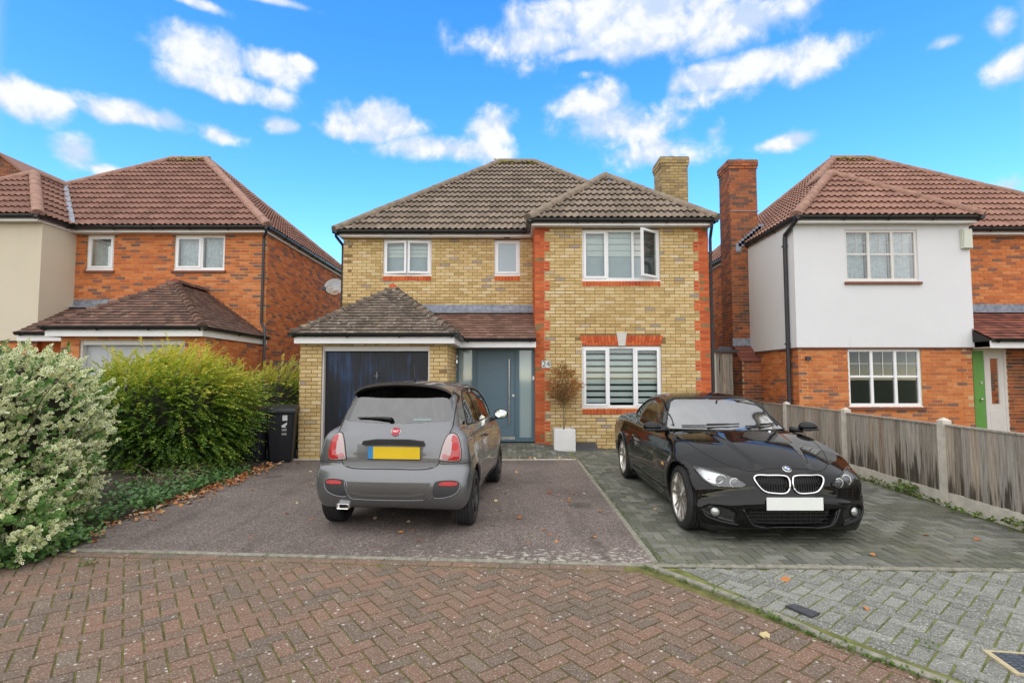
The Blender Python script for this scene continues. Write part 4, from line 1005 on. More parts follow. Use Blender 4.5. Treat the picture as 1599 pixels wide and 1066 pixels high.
def herringbone(parent, planes, bbox, ang, mat, z=0.0, a=0.1, gap=0.0105, limit=290, jit=0.0015, name='paver', rest='paving', org=(0, 0)):
    ca, sa = cos(ang), sin(ang); rot = lambda x, y: (x * ca - y * sa + org[0], x * sa + y * ca + org[1])
    R_ = int(max(hypot(bbox[1] - bbox[0], bbox[3] - bbox[2]), 1) / a) + 2
    cxm, cym = (bbox[0] + bbox[1]) / 2 - org[0], (bbox[2] + bbox[3]) / 2 - org[1]
    lx, ly = cxm * ca + cym * sa, -cxm * sa + cym * ca; ix, iy = int(lx / a), int(ly / a)
    full, part = [], []
    for i in range(ix - R_, ix + R_):
        for j in range(iy - R_, iy + R_):
            c = (i - j) % 4
            if c == 0: x0, y0, x1, y1, o_ = i * a, j * a, i * a + 2 * a, j * a + a, 0
            elif c == 3: x0, y0, x1, y1, o_ = i * a, j * a, i * a + a, j * a + 2 * a, 1
            else: continue
            cx, cy = rot((x0 + x1) / 2, (y0 + y1) / 2)
            if not (bbox[0] < cx < bbox[1] and bbox[2] < cy < bbox[3]): continue
            g = gap / 2; j1 = lambda: RND.uniform(-jit, jit)
            p = [rot(x0 + g + j1(), y0 + g + j1()), rot(x1 - g + j1(), y0 + g + j1()), rot(x1 - g + j1(), y1 - g + j1()), rot(x0 + g + j1(), y1 - g + j1())]
            q = Poly2.clip(p, planes)
            if len(q) < 3 or area(q) < 0.0012: continue
            px = 799.5 + 812 * cx / max(cy, .5)
            if len(q) == 4 and area(q) > 0.98 * area(p) and -40 < px < 1640 and cy > 2.5: full.append((hypot(cx, cy), cx, cy, o_))
            else: part.append(q)
    full.sort(); mb = MB()
    me = MB(); g = gap / 2; paver_prism(me, [(-a + g, -a / 2 + g), (a - g, -a / 2 + g), (a - g, a / 2 - g), (-a + g, a / 2 - g)], 0); me = me.mesh(name, mat)
    for k, (d, cx, cy, o_) in enumerate(full):
        zz = z + RND.uniform(-.002, .002)
        if k < limit:
            o = bpy.data.objects.new(name, me); COL.objects.link(o); o.parent = parent
            o.location = (cx, cy, zz); o.rotation_euler = (RND.gauss(0, .006), RND.gauss(0, .006), ang + (pi / 2 if o_ else 0) + RND.gauss(0, .006) + (pi if RND.random() < .5 else 0))
        else:
            hx, hy = (a - g, a / 2 - g) if not o_ else (a / 2 - g, a - g)
            paver_prism(mb, [(cx + u * hx * ca - v * hy * sa, cy + u * hx * sa + v * hy * ca) for u, v in ((-1, -1), (1, -1), (1, 1), (-1, 1))], zz)
    for q in part: paver_prism(mb, q, z + RND.uniform(-.002, .002))
    tag(mb.build(rest, mat, parent), kind='stuff')

def speckle(light=(0.55, 0.52, 0.48), amt=0.75, lo=0.60, hi=0.68, scale=170, spots=None, moss=None, dirt=None):
    def f(nt, c, pos, r):
        c = nt.mix(nt.smooth(nt.noise(pos, scale, 3, 0.75), lo, hi, 0, amt), c, light)
        if dirt: c = nt.mix(nt.smooth(nt.noise(pos, dirt[0], 5, 0.65), dirt[1], dirt[2], 0, dirt[3]), c, dirt[4])
        if spots:
            v = nt.voronoi(nt.vmath('ADD', pos, nt.vmath('SCALE', nt.noise(pos, 18, 3, out=1), None) if False else pos), spots[0])
            n = nt.noise(pos, 60, 3)
            k = nt.math('SUBTRACT', v, nt.math('MULTIPLY', nt.math('SUBTRACT', n, .5), .25))
            c = nt.mix(nt.smooth(k, spots[1], spots[1] + .06, spots[2], 0), c, (0.60, 0.58, 0.53))
        if moss: c = nt.mix(nt.smooth(nt.noise(pos, moss[0], 6, 0.7), moss[1], moss[2], 0, moss[3]), c, moss[4])
        return c
    return f
m_pav_r = pieces('red_block_paver', [(0, (0.135, 0.100, 0.078)), (0.25, (0.165, 0.110, 0.081)), (0.6, (0.186, 0.115, 0.082)), (0.9, (0.220, 0.124, 0.084)), (1, (0.175, 0.134, 0.104))], rough=0.9, namt=0.4, nscale=30, bump=0.6, bscale=110, extra=speckle((0.46, 0.39, 0.29), 0.75, 0.545, 0.63, 85, spots=(6.5, 0.085, 0.75), dirt=(1.3, 0.52, 0.75, 0.4, (0.15, 0.125, 0.09)), moss=(3.5, 0.62, 0.75, 0.35, (0.10, 0.10, 0.03))))
m_pav_g = pieces('grey_block_paver', [(0, (0.088, 0.090, 0.074)), (0.5, (0.138, 0.140, 0.118)), (1, (0.235, 0.232, 0.20))], rough=0.9, namt=0.45, nscale=25, bump=0.6, bscale=110, extra=speckle((0.45, 0.45, 0.41), 0.7, 0.56, 0.66, 120, dirt=(0.9, 0.42, 0.66, 0.65, (0.10, 0.10, 0.068)), moss=(4, 0.53, 0.68, 0.5, (0.13, 0.145, 0.05))))
m_pav_f = pieces('pale_grey_paver', [(0, (0.145, 0.148, 0.128)), (0.5, (0.19, 0.192, 0.168)), (1, (0.245, 0.245, 0.215))], rough=0.9, namt=0.5, nscale=30, bump=0.6, bscale=110, extra=speckle((0.52, 0.52, 0.48), 0.8, 0.535, 0.61, 90, dirt=(4.0, 0.52, 0.66, 0.5, (0.13, 0.125, 0.11)), moss=(3.5, 0.63, 0.72, 0.4, (0.15, 0.16, 0.06))))
m_joint = simple('mossy_joint', (0.125, 0.12, 0.032), 1.0, vary=0.55, scale=9, bump=0.6, bscale=90)
m_jointg = simple('mossy_grey_joint', (0.145, 0.155, 0.04), 1.0, vary=0.5, scale=8, bump=0.6, bscale=90)
m_soil = simple('dark_soil', (0.045, 0.034, 0.024), 1.0, vary=0.5, scale=14, bump=1.0, bscale=40)

# far ground and street outside the frame
m_far, nt, b = new_mat('street_blocks')
pos = nt.add('ShaderNodeNewGeometry').outputs['Position']
bt = nt.add('ShaderNodeTexBrick'); nt.l.new(pos, bt.inputs[0]); bt.inputs['Scale'].default_value = 1.0; bt.inputs['Brick Width'].default_value = .2; bt.inputs['Row Height'].default_value = .1; bt.inputs['Mortar Size'].default_value = .005
bt.inputs['Color1'].default_value = (.22, .12, .09, 1); bt.inputs['Color2'].default_value = (.28, .15, .11, 1); bt.inputs['Mortar'].default_value = (.08, .08, .04, 1)
nt.set(b.inputs['Base Color'], bt.outputs[0]); b.inputs['Roughness'].default_value = .95
m_lawn = simple('rough_grass', (0.055, 0.075, 0.025), 1.0, vary=0.5, scale=5, bump=0.8, bscale=30)
mb = MB(); mb.box(-400, 400, -400, 600, -0.3, -0.06); tag(mb.build('ground', m_lawn), kind='structure')
mb = MB(); mb.box(-60, 60, -9, 4.25, -0.2, -0.045); tag(mb.build('street', m_far), kind='structure')

EA, EB, EC = (-4.6, 4.86), (1.127, 4.445), (5.6, 4.265)          # line of the concrete edging
KB = [(1.127, 4.445), (1.696, 3.622), (1.908, 3.191), (2.234, 2.761), (2.75, 2.0)]
road = MB(); road.add([(-8, 1.2, -.007), (3.4, 1.2, -.007), (2.75, 2.0, -.007), (2.234, 2.761, -.007), (1.908, 3.191, -.007), (1.696, 3.622, -.007), (1.127, 4.43, -.007), (-4.6, 4.845, -.007), (-8, 5.1, -.007)], [tuple(range(9))])
road = tag(road.build('road', m_joint), kind='structure')
edge_off = 0.16
ln = V3((EB[0] - EA[0], EB[1] - EA[1], 0)).normalized(); nn = V3((-ln.y, ln.x, 0))
EAo, EBo = V3((*EA, 0)) - nn * edge_off, V3((*EB, 0)) - nn * edge_off
kin = [V3((p[0], p[1], 0)) for p in KB]
planes_r = [halfplane((EBo.x, EBo.y), (EAo.x, EAo.y))] + [halfplane((KB[0][0] - .06 + 0, KB[0][1]), (KB[0][0] - .06, KB[0][1])) if False else halfplane((KB[i + 1][0] - .037, KB[i + 1][1] - .015), (KB[i][0] - .037, KB[i][1] - .015)) for i in (0, 2)]
herringbone(road, planes_r, (-7.2, 3.0, 1.6, 5.2), radians(36.5), m_pav_r, org=(.03, .02))
# stretcher course along the edging
mb = MB(); L = (EBo - EAo).length; k = int(L / .2055); me = MB(); paver_prism(me, [(-.1, -.048), (.1, -.048), (.1, .048), (-.1, .048)], 0); me = me.mesh('border_paver', m_pav_r)
for i in range(k):
    p = EAo + ln * (.2055 * (i + .5)) + nn * (edge_off - .085)
    o = bpy.data.objects.new('border_paver', me); COL.objects.link(o); o.parent = road; o.location = (p.x, p.y, RND.uniform(-.002, .002)); o.rotation_euler = (0, 0, atan2(ln.y, ln.x) + (pi if RND.random() < .5 else 0))
# concrete edging strips, laid in lengths
def edging(name, pts, wd, seg, z, label, cat='edging', mat=None, base=.06):
    root = None; pc = []
    for a, b in zip(pts, pts[1:]):
        A, B = V3((*a, 0)), V3((*b, 0)); d = B - A; n = max(1, round(d.length / seg)); ax = d.normalized(); sd = V3((-ax.y, ax.x, 0))
        for i in range(n):
            p0, p1 = A + d * (i / n) + ax * .003, A + d * ((i + 1) / n) - ax * .003; dz = RND.uniform(-.003, .003)
            mb = MB(); c = .008
            q = [p0 - sd * wd / 2, p1 - sd * wd / 2, p1 + sd * wd / 2, p0 + sd * wd / 2]; q2 = [p0 - sd * (wd / 2 - c) + ax * .003, p1 - sd * (wd / 2 - c) - ax * .003, p1 + sd * (wd / 2 - c) - ax * .003, p0 + sd * (wd / 2 - c) + ax * .003]
            mb.add([(v.x, v.y, z - base) for v in q] + [(v.x, v.y, z + dz - c) for v in q] + [(v.x, v.y, z + dz) for v in q2], [(0, 1, 5, 4), (1, 2, 6, 5), (2, 3, 7, 6), (3, 0, 4, 7), (4, 5, 9, 8), (5, 6, 10, 9), (6, 7, 11, 10), (7, 4, 8, 11), (8, 9, 10, 11)])
            pc.append(mb)
    m = sum((V3((*p, 0)) for p in pts), V3()) / len(pts)
    root = tag(empty(name, (m.x, m.y, 0)), label, cat)
    for mb in pc: mb.build('edging_block', mat or m_conc, root)
    return root
edging('edging_strip', [(-4.35, 4.845), EB, EC], .055, .9, .012, 'long concrete edging strip between red road and driveway')
edging('kerb_strip', KB, .06, .75, .014, 'slanting concrete edging between red blocks and pale grey blocks')
edging('edging_strip', [(1.215, 4.50), (1.25, 9.95)], .06, .9, .010, 'concrete edging strip between tarmac and grey block parking bay')
edging('edging_strip', [(-1.2, 10.05), (1.22, 10.05)], .05, .9, .012, 'pale edging strip across the top of the tarmac by the porch', mat=m_postc)
edging('edging_strip', [(-4.30, 10.05), (-3.66, 10.05)], .08, .65, .015, 'short pale edging at the foot of the garage pillar', mat=m_postc)

# tarmac drive
m_tar, nt, b = new_mat('worn_tarmac')
pos = nt.add('ShaderNodeNewGeometry').outputs['Position']
v1 = nt.voronoi(pos, 95, out='Color'); n0 = nt.noise(pos, 190, 3, 0.8)
sx_ = nt.add('ShaderNodeSeparateColor'); nt.l.new(v1, sx_.inputs[0])
c = nt.ramp(nt.math('ADD', nt.math('MULTIPLY', sx_.outputs[0], .6), nt.math('MULTIPLY', n0, .4)), [(0.2, (0.072, 0.058, 0.052)), (0.45, (0.155, 0.122, 0.108)), (0.7, (0.265, 0.212, 0.188)), (0.9, (0.44, 0.38, 0.34))])
c = nt.mix(nt.smooth(nt.noise(pos, 0.8, 4, 0.6), 0.42, 0.7, 0, 0.5), c, (0.075, 0.060, 0.053), 'MIX')
sp = nt.add('ShaderNodeSeparateXYZ'); nt.l.new(pos, sp.inputs[0])
edge = nt.math('MULTIPLY', nt.smooth(sp.outputs[1], 4.6, 5.15, 1, 0), nt.smooth(sp.outputs[0], -1.6, 0.2, 0.35, 1))
pt = nt.noise(nt.scalev(pos, (1, 1.5, 1)), 13, 5, 0.62)
c = nt.mix(nt.math('MULTIPLY', nt.smooth(nt.math('ADD', pt, nt.math('MULTIPLY', edge, .14)), 0.66, 0.71), 0.7), c, (0.56, 0.53, 0.47))
trk = nt.noise(nt.scalev(pos, (2.2, .22, 1)), 1.3, 4, .6)
c = nt.mix(nt.smooth(trk, .52, .70, 0, .42), c, (0.060, 0.048, 0.043))
c = nt.mix(nt.smooth(nt.voronoi(pos, .9), .10, .16, .5, 0), c, (0.045, 0.038, 0.035))
nt.set(b.inputs['Base Color'], c); b.inputs['Roughness'].default_value = .88
bp = nt.add('ShaderNodeBump'); bp.inputs['Strength'].default_value = .8; bp.inputs['Distance'].default_value = .004; nt.set(bp.inputs['Height'], nt.math('ADD', sx_.outputs[0], n0)); nt.l.new(bp.outputs[0], b.inputs['Normal'])
def sheet(name, pts, mat, z=0.0, kind='structure', nx=1):
    mb = MB(); mb.poly([(p[0], p[1], z if len(p) < 3 else p[2]) for p in pts]); o = mb.build(name, mat); tag(o, kind=kind); return o
sheet('driveway', [(-4.15, 4.86), (1.2, 4.47), (1.24, 10.03), (-4.4, 10.03), (-4.30, 8.3), (-4.25, 6.8), (-4.25, 5.6)], m_tar, 0.004)
sheet('garage_threshold', [(-4.4, 10.06), (-1.22, 10.06), (-1.22, 10.3), (-4.4, 10.3)], m_tar, 0.003)
# grey block parking bay
bay = MB(); bay.poly([(1.2, 4.40, -.0075), (5.25, 4.24, -.0075), (6.1, 13.4, -.0075), (4.2, 13.4, -.0075), (4.2, 11.66, -.0075), (-1.3, 11.8, -.0075), (-1.3, 10.06, -.0075), (1.2, 10.06, -.0075)])
bay = tag(bay.build('parking_bay', m_jointg), kind='structure')
FX = lambda y: 4.75 + .09 * y
planes_g = [(-1, 0, -1.255), halfplane((EB[0], EB[1] + .035), (EC[0], EC[1] + .035)), halfplane((FX(4.0) - .06, 4.0), (FX(14) - .06, 14))]
herringbone(bay, planes_g, (1.2, 6.2, 4.2, 11.62), 0.0, m_pav_g, z=-.001, limit=285, gap=.009, name='grey_paver')
planes_p = [(-1, 0, 1.22), (1, 0, 1.25), (0, -1, -10.08), (0, 1, 11.6)]
# sloping block apron up to the front door
ap = MB()
zf = lambda x, y: max(0.0, min(1, (y - 10.08) / 1.45)) * 0.125 * (1 - max(0, min(1, (x - .55) / .55)) ** 2) - .002
m_apron = m_pav_g
for i in range(-13, 12):
    for j in range(16):
        x0, y0 = i * .1, 10.09 + j * .1
        if (i - j) % 4 == 0: x1, y1 = x0 + .2, y0 + .1
        elif (i - j) % 4 == 3: x1, y1 = x0 + .1, y0 + .2
        else: continue
        x1 = min(x1, 1.22); y1 = min(y1, 11.68)
        if x0 >= 1.15 or y0 > 11.6: continue
        q = [(x0 + .003, y0 + .003), (x1 - .003, y0 + .003), (x1 - .003, y1 - .003), (x0 + .003, y1 - .003)]
        ap.add([(p[0], p[1], -.05) for p in q] + [(p[0], p[1], zf(*p)) for p in q], [(4, 5, 6, 7), (0, 1, 5, 4), (1, 2, 6, 5), (2, 3, 7, 6), (3, 0, 4, 7)])
tag(ap.build('apron_paving', m_pav_g, bay), kind='stuff')
# pale grey blocks in the right foreground
fg = MB(); fg.poly([(1.13, 4.43, -.0075), (1.70, 3.62, -.0075), (1.91, 3.19, -.0075), (2.24, 2.76, -.0075), (2.75, 2.0, -.0075), (7, 2.0, -.0075), (7, 4.19, -.0075), (5.6, 4.24, -.0075)])
fg = tag(fg.build('pavement', m_jointg), kind='structure')
MH = [(2.655, 2.835), (2.70, 3.085), (3.15, 3.01), (3.10, 2.76)]
planes_f = [halfplane((KB[i][0] + .05, KB[i][1] + .02), (KB[i + 1][0] + .05, KB[i + 1][1] + .02)) for i in (0, 1, 2, 3)] + [halfplane((EC[0], EC[1] - .04), (EB[0], EB[1] - .04))]
herringbone(fg, planes_f, (1.0, 5.4, 2.0, 4.5), radians(40), m_pav_f, z=-.002, limit=250, gap=.011, name='pale_paver', org=(.05, .03))
# inspection cover
m_cover = simple('blue_grey_iron', (0.085, 0.10, 0.125), 0.6, metal=0.2, vary=0.35, scale=20, bump=0.4, bscale=120)
m_mhf = simple('cream_cover_frame', (0.50, 0.42, 0.26), 0.85, vary=0.2, scale=25)
mh = tag(empty('inspection_cover', (2.9, 2.92, 0)), 'square blue grey inspection cover in a cream frame in the pavement', 'manhole cover')
P = [V3((*p, 0)) for p in MH]; C_ = sum(P, V3()) / 4
def quadring(s0, s1, z0, z1):
    a = [C_ + (p - C_) * s0 for p in P]; b_ = [C_ + (p - C_) * s1 for p in P]
    m = MB(); m.add([(v.x, v.y, z0) for v in a] + [(v.x, v.y, z1) for v in a] + [(v.x, v.y, z1) for v in b_] + [(v.x, v.y, z0) for v in b_], [(i, (i + 1) % 4, 4 + (i + 1) % 4, 4 + i) for i in range(4)] + [(4 + i, 4 + (i + 1) % 4, 8 + (i + 1) % 4, 8 + i) for i in range(4)] + [(8 + i, 8 + (i + 1) % 4, 12 + (i + 1) % 4, 12 + i) for i in range(4)]); return m
quadring(1.0, .86, -.03, .006).build('cover_frame', m_mhf, mh)
cv = MB(); a = [C_ + (p - C_) * .855 for p in P]; cv.prism([(v.x, v.y, -.02) for v in a], (0, 0, .022))
cvo = cv.build('cover_plate', m_cover, mh); rb = MB()
for i in range(9):
    for j in range(7):
        f, g = (i + .5) / 9, (j + .5) / 7; c0 = a[0].lerp(a[3], f).lerp(a[1].lerp(a[2], f), g); e1 = (a[3] - a[0]) / 9 * .36; e2 = (a[1] - a[0]) / 7 * .36
        rb.prism([c0 - e1 - e2 + V3((0, 0, .002)), c0 + e1 - e2 + V3((0, 0, .002)), c0 + e1 + e2 + V3((0, 0, .002)), c0 - e1 + e2 + V3((0, 0, .002))], (0, 0, .0035))
tag(rb.build('tread_pattern', m_cover, cvo), kind='stuff')
m_slate = simple('dark_slate', (0.055, 0.058, 0.066), 0.6, vary=0.3, scale=25, bump=0.3)
sl = MB(); sl.prism([(1.865, 3.647, .002), (1.945, 3.668, .004), (2.035, 3.53, .004), (1.953, 3.482, .002)], (0, 0, .012)); tag(sl.build('slate_piece', m_slate), 'small dark slate square lying on the pale blocks beside the kerb', 'slate')
# planting bed
bed = MB(); nx, ny = 26, 40; vs = []
for j in range(ny + 1):
    for i in range(nx + 1):
        y = 3.9 + 8.4 * j / ny; xr = -4.12 if y < 5.2 else (-4.22 if y < 8 else -4.30); x = xr - 6.5 * (i / nx) ** 1.3
        vs.append((x, y, -.03 + .16 * (1 - math.exp(-(xr - x) * 3)) + .025 * sin(7 * x + 3 * y) * min(1, (xr - x) * 3)))
bed.add(vs, [(j * (nx + 1) + i, j * (nx + 1) + i + 1, (j + 1) * (nx + 1) + i + 1, (j + 1) * (nx + 1) + i) for j in range(ny) for i in range(nx)])
tag(bed.build('flower_bed', m_soil, smooth=True), kind='structure')

# ================================================================ fences
m_wood = None
def wood_mat(name, stops, stain=0.6, zlo=0.15, zhi=0.75, knot=True):
    def ex(nt, c, pos, r):
        off = nt.vmath('ADD', nt.scalev(pos, (30, 30, 1.6)), nt.vmath('SCALE', (1, 1, 1), None) if False else (0, 0, 0))
        g = nt.noise(nt.vmath('ADD', off, nt.math('MULTIPLY', r, 40.0)), 1.6, 5, .65)
        c = nt.mix(.62, c, nt.ramp(g, [(.28, (.12, .11, .10)), (.5, (.5, .5, .5)), (.72, (.84, .84, .83))]), 'OVERLAY')
        sp = nt.add('ShaderNodeSeparateXYZ'); nt.l.new(pos, sp.inputs[0])
        s = nt.noise(nt.scalev(pos, (14, 14, 0.9)), 1.5, 4, .6)
        patch = nt.math('MULTIPLY', nt.math('SUBTRACT', nt.noise(nt.scalev(pos, (1, 1, .2)), 1.5, 2), .5), .45)
        k = nt.math('ADD', nt.math('ADD', s, patch), nt.smooth(sp.outputs[2], zlo, zhi, .15, -.06))
        c = nt.mix(nt.smooth(k, .56, .70, 0, stain), c, (.045, .032, .022))
        return c
    return pieces(name, stops, rough=.9, namt=.2, bump=.3, bscale=60, extra=ex)
m_wood = wood_mat('weathered_grey_board', [(0, (.21, .178, .14)), (.2, (.28, .25, .215)), (.45, (.37, .335, .29)), (.65, (.30, .275, .245)), (.85, (.39, .325, .255)), (1, (.26, .20, .145))], .92)
m_wood2 = wood_mat('brown_board', [(0, (.13, .085, .065)), (1, (.22, .15, .115))], .3)
fence = tag(empty('fence', (FX(8.7), 8.7, 0)), 'weathered grey board fence with concrete posts beside the black car', 'fence')
fdir = V3((.09, 1, 0)).normalized(); fn = V3((-fdir.y, fdir.x, 0))       # towards the drive
posts = [4.25, 6.46, 8.67, 10.93, 13.2]
pm = MB(); s = .052; pm.add([(-s, -s, -.05), (s, -s, -.05), (s, s, -.05), (-s, s, -.05), (-s, -s, 1.04), (s, -s, 1.04), (s, s, 1.04), (-s, s, 1.04), (0, 0, 1.075)] , [(0, 1, 5, 4), (1, 2, 6, 5), (2, 3, 7, 6), (3, 0, 4, 7), (4, 5, 8), (5, 6, 8), (6, 7, 8), (7, 4, 8)]); pm = pm.mesh('post', m_postc)
for y in posts:
    o = bpy.data.objects.new('post', pm); COL.objects.link(o); attach(o, fence); o.location = (FX(y), y, 0); o.rotation_euler = (RND.gauss(0, .008), RND.gauss(0, .008), atan2(fdir.y, fdir.x) - pi / 2)
for a, b_ in zip(posts, posts[1:]):
    A, B = V3((FX(a), a, 0)) + fdir * .055, V3((FX(b_), b_, 0)) - fdir * .055; L = (B - A).length; top = .985 + RND.uniform(-.01, .012)
    gb_ = MB(); gb_.hexa([A + fn * .022, B + fn * .022, B - fn * .022, A - fn * .022] + [p + V3((0, 0, .17)) for p in (A + fn * .022, B + fn * .022, B - fn * .022, A - fn * .022)]); gb_.build('gravel_board', m_postc, fence)
    rl = MB(); rl.hexa([A + fn * .03 + V3((0, 0, top)), B + fn * .03 + V3((0, 0, top)), B - fn * .03 + V3((0, 0, top)), A - fn * .03 + V3((0, 0, top))] + [p + V3((0, 0, top + .02)) for p in (A + fn * .03, B + fn * .03, B - fn * .03, A - fn * .03)]); pnl = rl.build('fence_panel', m_wood, fence)
    n = int(L / .118); st = L / n
    for i in range(n):
        p0, p1 = A + fdir * (st * i - .004), A + fdir * (st * (i + 1) + .008); t0, t1 = .006, .020; z0, z1 = .172 + RND.uniform(-.004, .006), top - .001
        dz = RND.uniform(-.003, .003); o0 = fn * RND.uniform(-.002, .002)
        mb = MB(); q = [p0 + o0, p1 + o0, p1 + o0 + fn * t1, p0 + o0 + fn * t0]
        mb.hexa([v + V3((0, 0, z0 + dz)) for v in q] + [v + V3((0, 0, z1)) for v in q]); mb.build('plank', m_wood, pnl)
gt = tag(empty('side_gate', (5.15, 12.9, 0)), 'tall grey board side gate with pale post between the houses', 'gate')
mb = MB(); mb.box(4.86, 4.93, 12.86, 12.95, 0, 2.2); mb.build('gate_stile', m_pipe, gt)
mb = MB(); mb.box(4.935, 5.04, 12.85, 12.94, 0, 2.19); mb.build('post', m_postc, gt)
for i in range(5):
    x = 5.05 + i * .085; mb = MB(); mb.box(x, x + .081, 12.89 + .004 * (i % 2), 12.92, .03, 2.17); mb.build('plank', m_wood, gt)
mb = MB(); mb.box(4.87, 5.6, 12.80, 12.98, 2.195, 2.26); mb.hexa([(5.12, 12.84, 2.26), (5.45, 12.84, 2.26), (5.45, 12.95, 2.26), (5.12, 12.95, 2.26), (5.2, 12.86, 2.34), (5.4, 12.86, 2.34), (5.4, 12.93, 2.34), (5.2, 12.93, 2.34)]); mb.build('top_cover', m_pipe, gt)
sf = tag(empty('back_fence', (-5.1, 12.75, 0)), 'brown board fence closing the gap between left house and yellow house', 'fence')
for i in range(14):
    x = -5.85 + i * .125; mb = MB(); mb.box(x, x + .12, 12.74 + .006 * (i % 2), 12.77, .02, 1.99 + RND.uniform(-.004, .004)); mb.build('plank', m_wood2, sf)
mb = MB(); mb.box(-5.9, -4.15, 12.772, 12.82, 1.6, 1.7); mb.build('rail', m_wood2, sf)

# ================================================================ plants
def np_mesh(name, V, F, mats, attr=None, smooth=False):
    """V (n,3), F (m,k) equal-sided faces"""
    me = bpy.data.meshes.new(name); n, m, k = len(V), len(F), F.shape[1]
    me.vertices.add(n); me.vertices.foreach_set('co', V.astype(np.float32).ravel())
    me.loops.add(m * k); me.loops.foreach_set('vertex_index', F.astype(np.int32).ravel())
    me.polygons.add(m); me.polygons.foreach_set('loop_start', np.arange(0, m * k, k, dtype=np.int32)); me.polygons.foreach_set('loop_total', np.full(m, k, dtype=np.int32))
    for mt in mats: me.materials.append(mt)
    if attr:
        for an, av in attr.items():
            a = me.attributes.new(an, 'FLOAT', 'POINT'); a.data.foreach_set('value', av.astype(np.float32))
    if smooth: me.polygons.foreach_set('use_smooth', np.ones(m, dtype=bool))
    me.update(calc_edges=True); return me
rg = np.random.default_rng(5)
def unit(a): return a / np.maximum(1e-9, np.linalg.norm(a, axis=1, keepdims=True))
def leaves(P, D, Nn, L, W, fold=0.16, rimpts=True):
    """P base points, D leaf directions, Nn leaf normals; fans of six triangles round a mid vertex"""
    D = unit(D); S = unit(np.cross(D, Nn)); Nn = np.cross(S, D); n = len(P); L = L[:, None]; W = W[:, None]
    pts = [P, P + D * L * .30 + S * W * .46 + Nn * W * fold, P + D * L * .70 + S * W * .42 + Nn * W * fold * .9, P + D * L, P + D * L * .70 - S * W * .42 + Nn * W * fold * .9, P + D * L * .30 - S * W * .46 + Nn * W * fold, P + D * L * .5]
    V = np.stack(pts, 1).reshape(-1, 3); b = np.arange(n)[:, None, None] * 7
    F = np.array([[0, 1, 6], [1, 2, 6], [2, 3, 6], [3, 4, 6], [4, 5, 6], [5, 0, 6]])[None]
    rim = np.tile(np.array([.8, 1, 1, 1, 1, 1, 0.0]), n)
    return V, (F + b).reshape(-1, 3), rim
def leaf_mat(name, cols, rim=None, trans=0.25, rough=.5, attr='tone', rimattr=None):
    m, nt, b = new_mat(name)
    g = nt.add('ShaderNodeNewGeometry'); at = nt.add('ShaderNodeAttribute'); at.attribute_name = attr
    f = nt.math('ADD', nt.math('MULTIPLY', g.outputs['Random Per Island'], .5), at.outputs['Fac'], clamp=True)
    c = nt.ramp(f, cols)
    if rim:
        a2 = nt.add('ShaderNodeAttribute'); a2.attribute_name = 'rim'
        thr = nt.math('SUBTRACT', a2.outputs['Fac'], nt.math('MULTIPLY', nt.math('SUBTRACT', g.outputs['Random Per Island'], .5), .55))
        c = nt.mix(nt.smooth(thr, .30, .50), c, nt.ramp(g.outputs['Random Per Island'], rim))
    nt.set(b.inputs['Base Color'], c); b.inputs['Roughness'].default_value = rough
    tr = nt.add('ShaderNodeBsdfTranslucent'); nt.set(tr.inputs[0], c); mx = nt.add('ShaderNodeMixShader'); mx.inputs[0].default_value = trans
    nt.l.new(b.outputs[0], mx.inputs[1]); nt.l.new(tr.outputs[0], mx.inputs[2]); nt.l.new(mx.outputs[0], nt.n['Material Output'].inputs[0])
    return m
m_bark = simple('shrub_bark', (0.085, 0.06, 0.042), .95, vary=.4, scale=20)
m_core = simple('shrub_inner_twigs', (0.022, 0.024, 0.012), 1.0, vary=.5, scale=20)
def hull_points(n, c, r, hgt, p=3.0, zbase=0.0, lump=0.10, seed=1, taper=0.0):
    """random points near the surface of a lumpy box-like shrub; returns points, outward normals"""
    g = np.random.default_rng(seed)
    d = unit(g.normal(size=(n, 3))); d[:, 2] = np.where(d[:, 2] < 0, d[:, 2] * .82, d[:, 2]); d = unit(d)
    rr = (np.abs(d[:, 0]) ** p + np.abs(d[:, 1]) ** p + np.abs(d[:, 2]) ** p) ** (-1 / p)
    lm = 1 + lump * (np.sin(5.1 * d[:, 0] + 3.3 * d[:, 2] + seed) * np.sin(4.3 * d[:, 1] - 2.7 * d[:, 2]) + .6 * np.sin(9.7 * d[:, 1] + 7 * d[:, 2] + 2 * seed) * np.sin(8.9 * d[:, 0] + 1.3))
    q = d * (rr * lm)[:, None]
    q[:, :2] *= (1 - taper * np.clip(.45 - .55 * q[:, 2], 0, 1) * 1.0)[:, None]
    P = np.stack([c[0] + q[:, 0] * r[0], c[1] + q[:, 1] * r[1], zbase + hgt * (.45 + .55 * q[:, 2])], 1)
    N_ = unit(np.sign(d) * np.abs(d) ** (p - 1) / np.array([r[0], r[1], hgt * .55]))
    return P, N_
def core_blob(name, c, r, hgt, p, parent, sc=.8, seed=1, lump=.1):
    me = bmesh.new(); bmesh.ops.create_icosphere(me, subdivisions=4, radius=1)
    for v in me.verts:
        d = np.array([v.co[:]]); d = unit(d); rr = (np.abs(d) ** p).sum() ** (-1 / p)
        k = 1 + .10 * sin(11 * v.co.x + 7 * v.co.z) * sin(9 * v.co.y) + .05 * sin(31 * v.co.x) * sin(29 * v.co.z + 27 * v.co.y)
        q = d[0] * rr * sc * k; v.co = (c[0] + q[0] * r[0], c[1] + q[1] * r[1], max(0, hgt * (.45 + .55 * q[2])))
    m = bpy.data.meshes.new(name); me.to_mesh(m); me.free(); m.materials.append(m_core); return new_obj(name, m, parent)

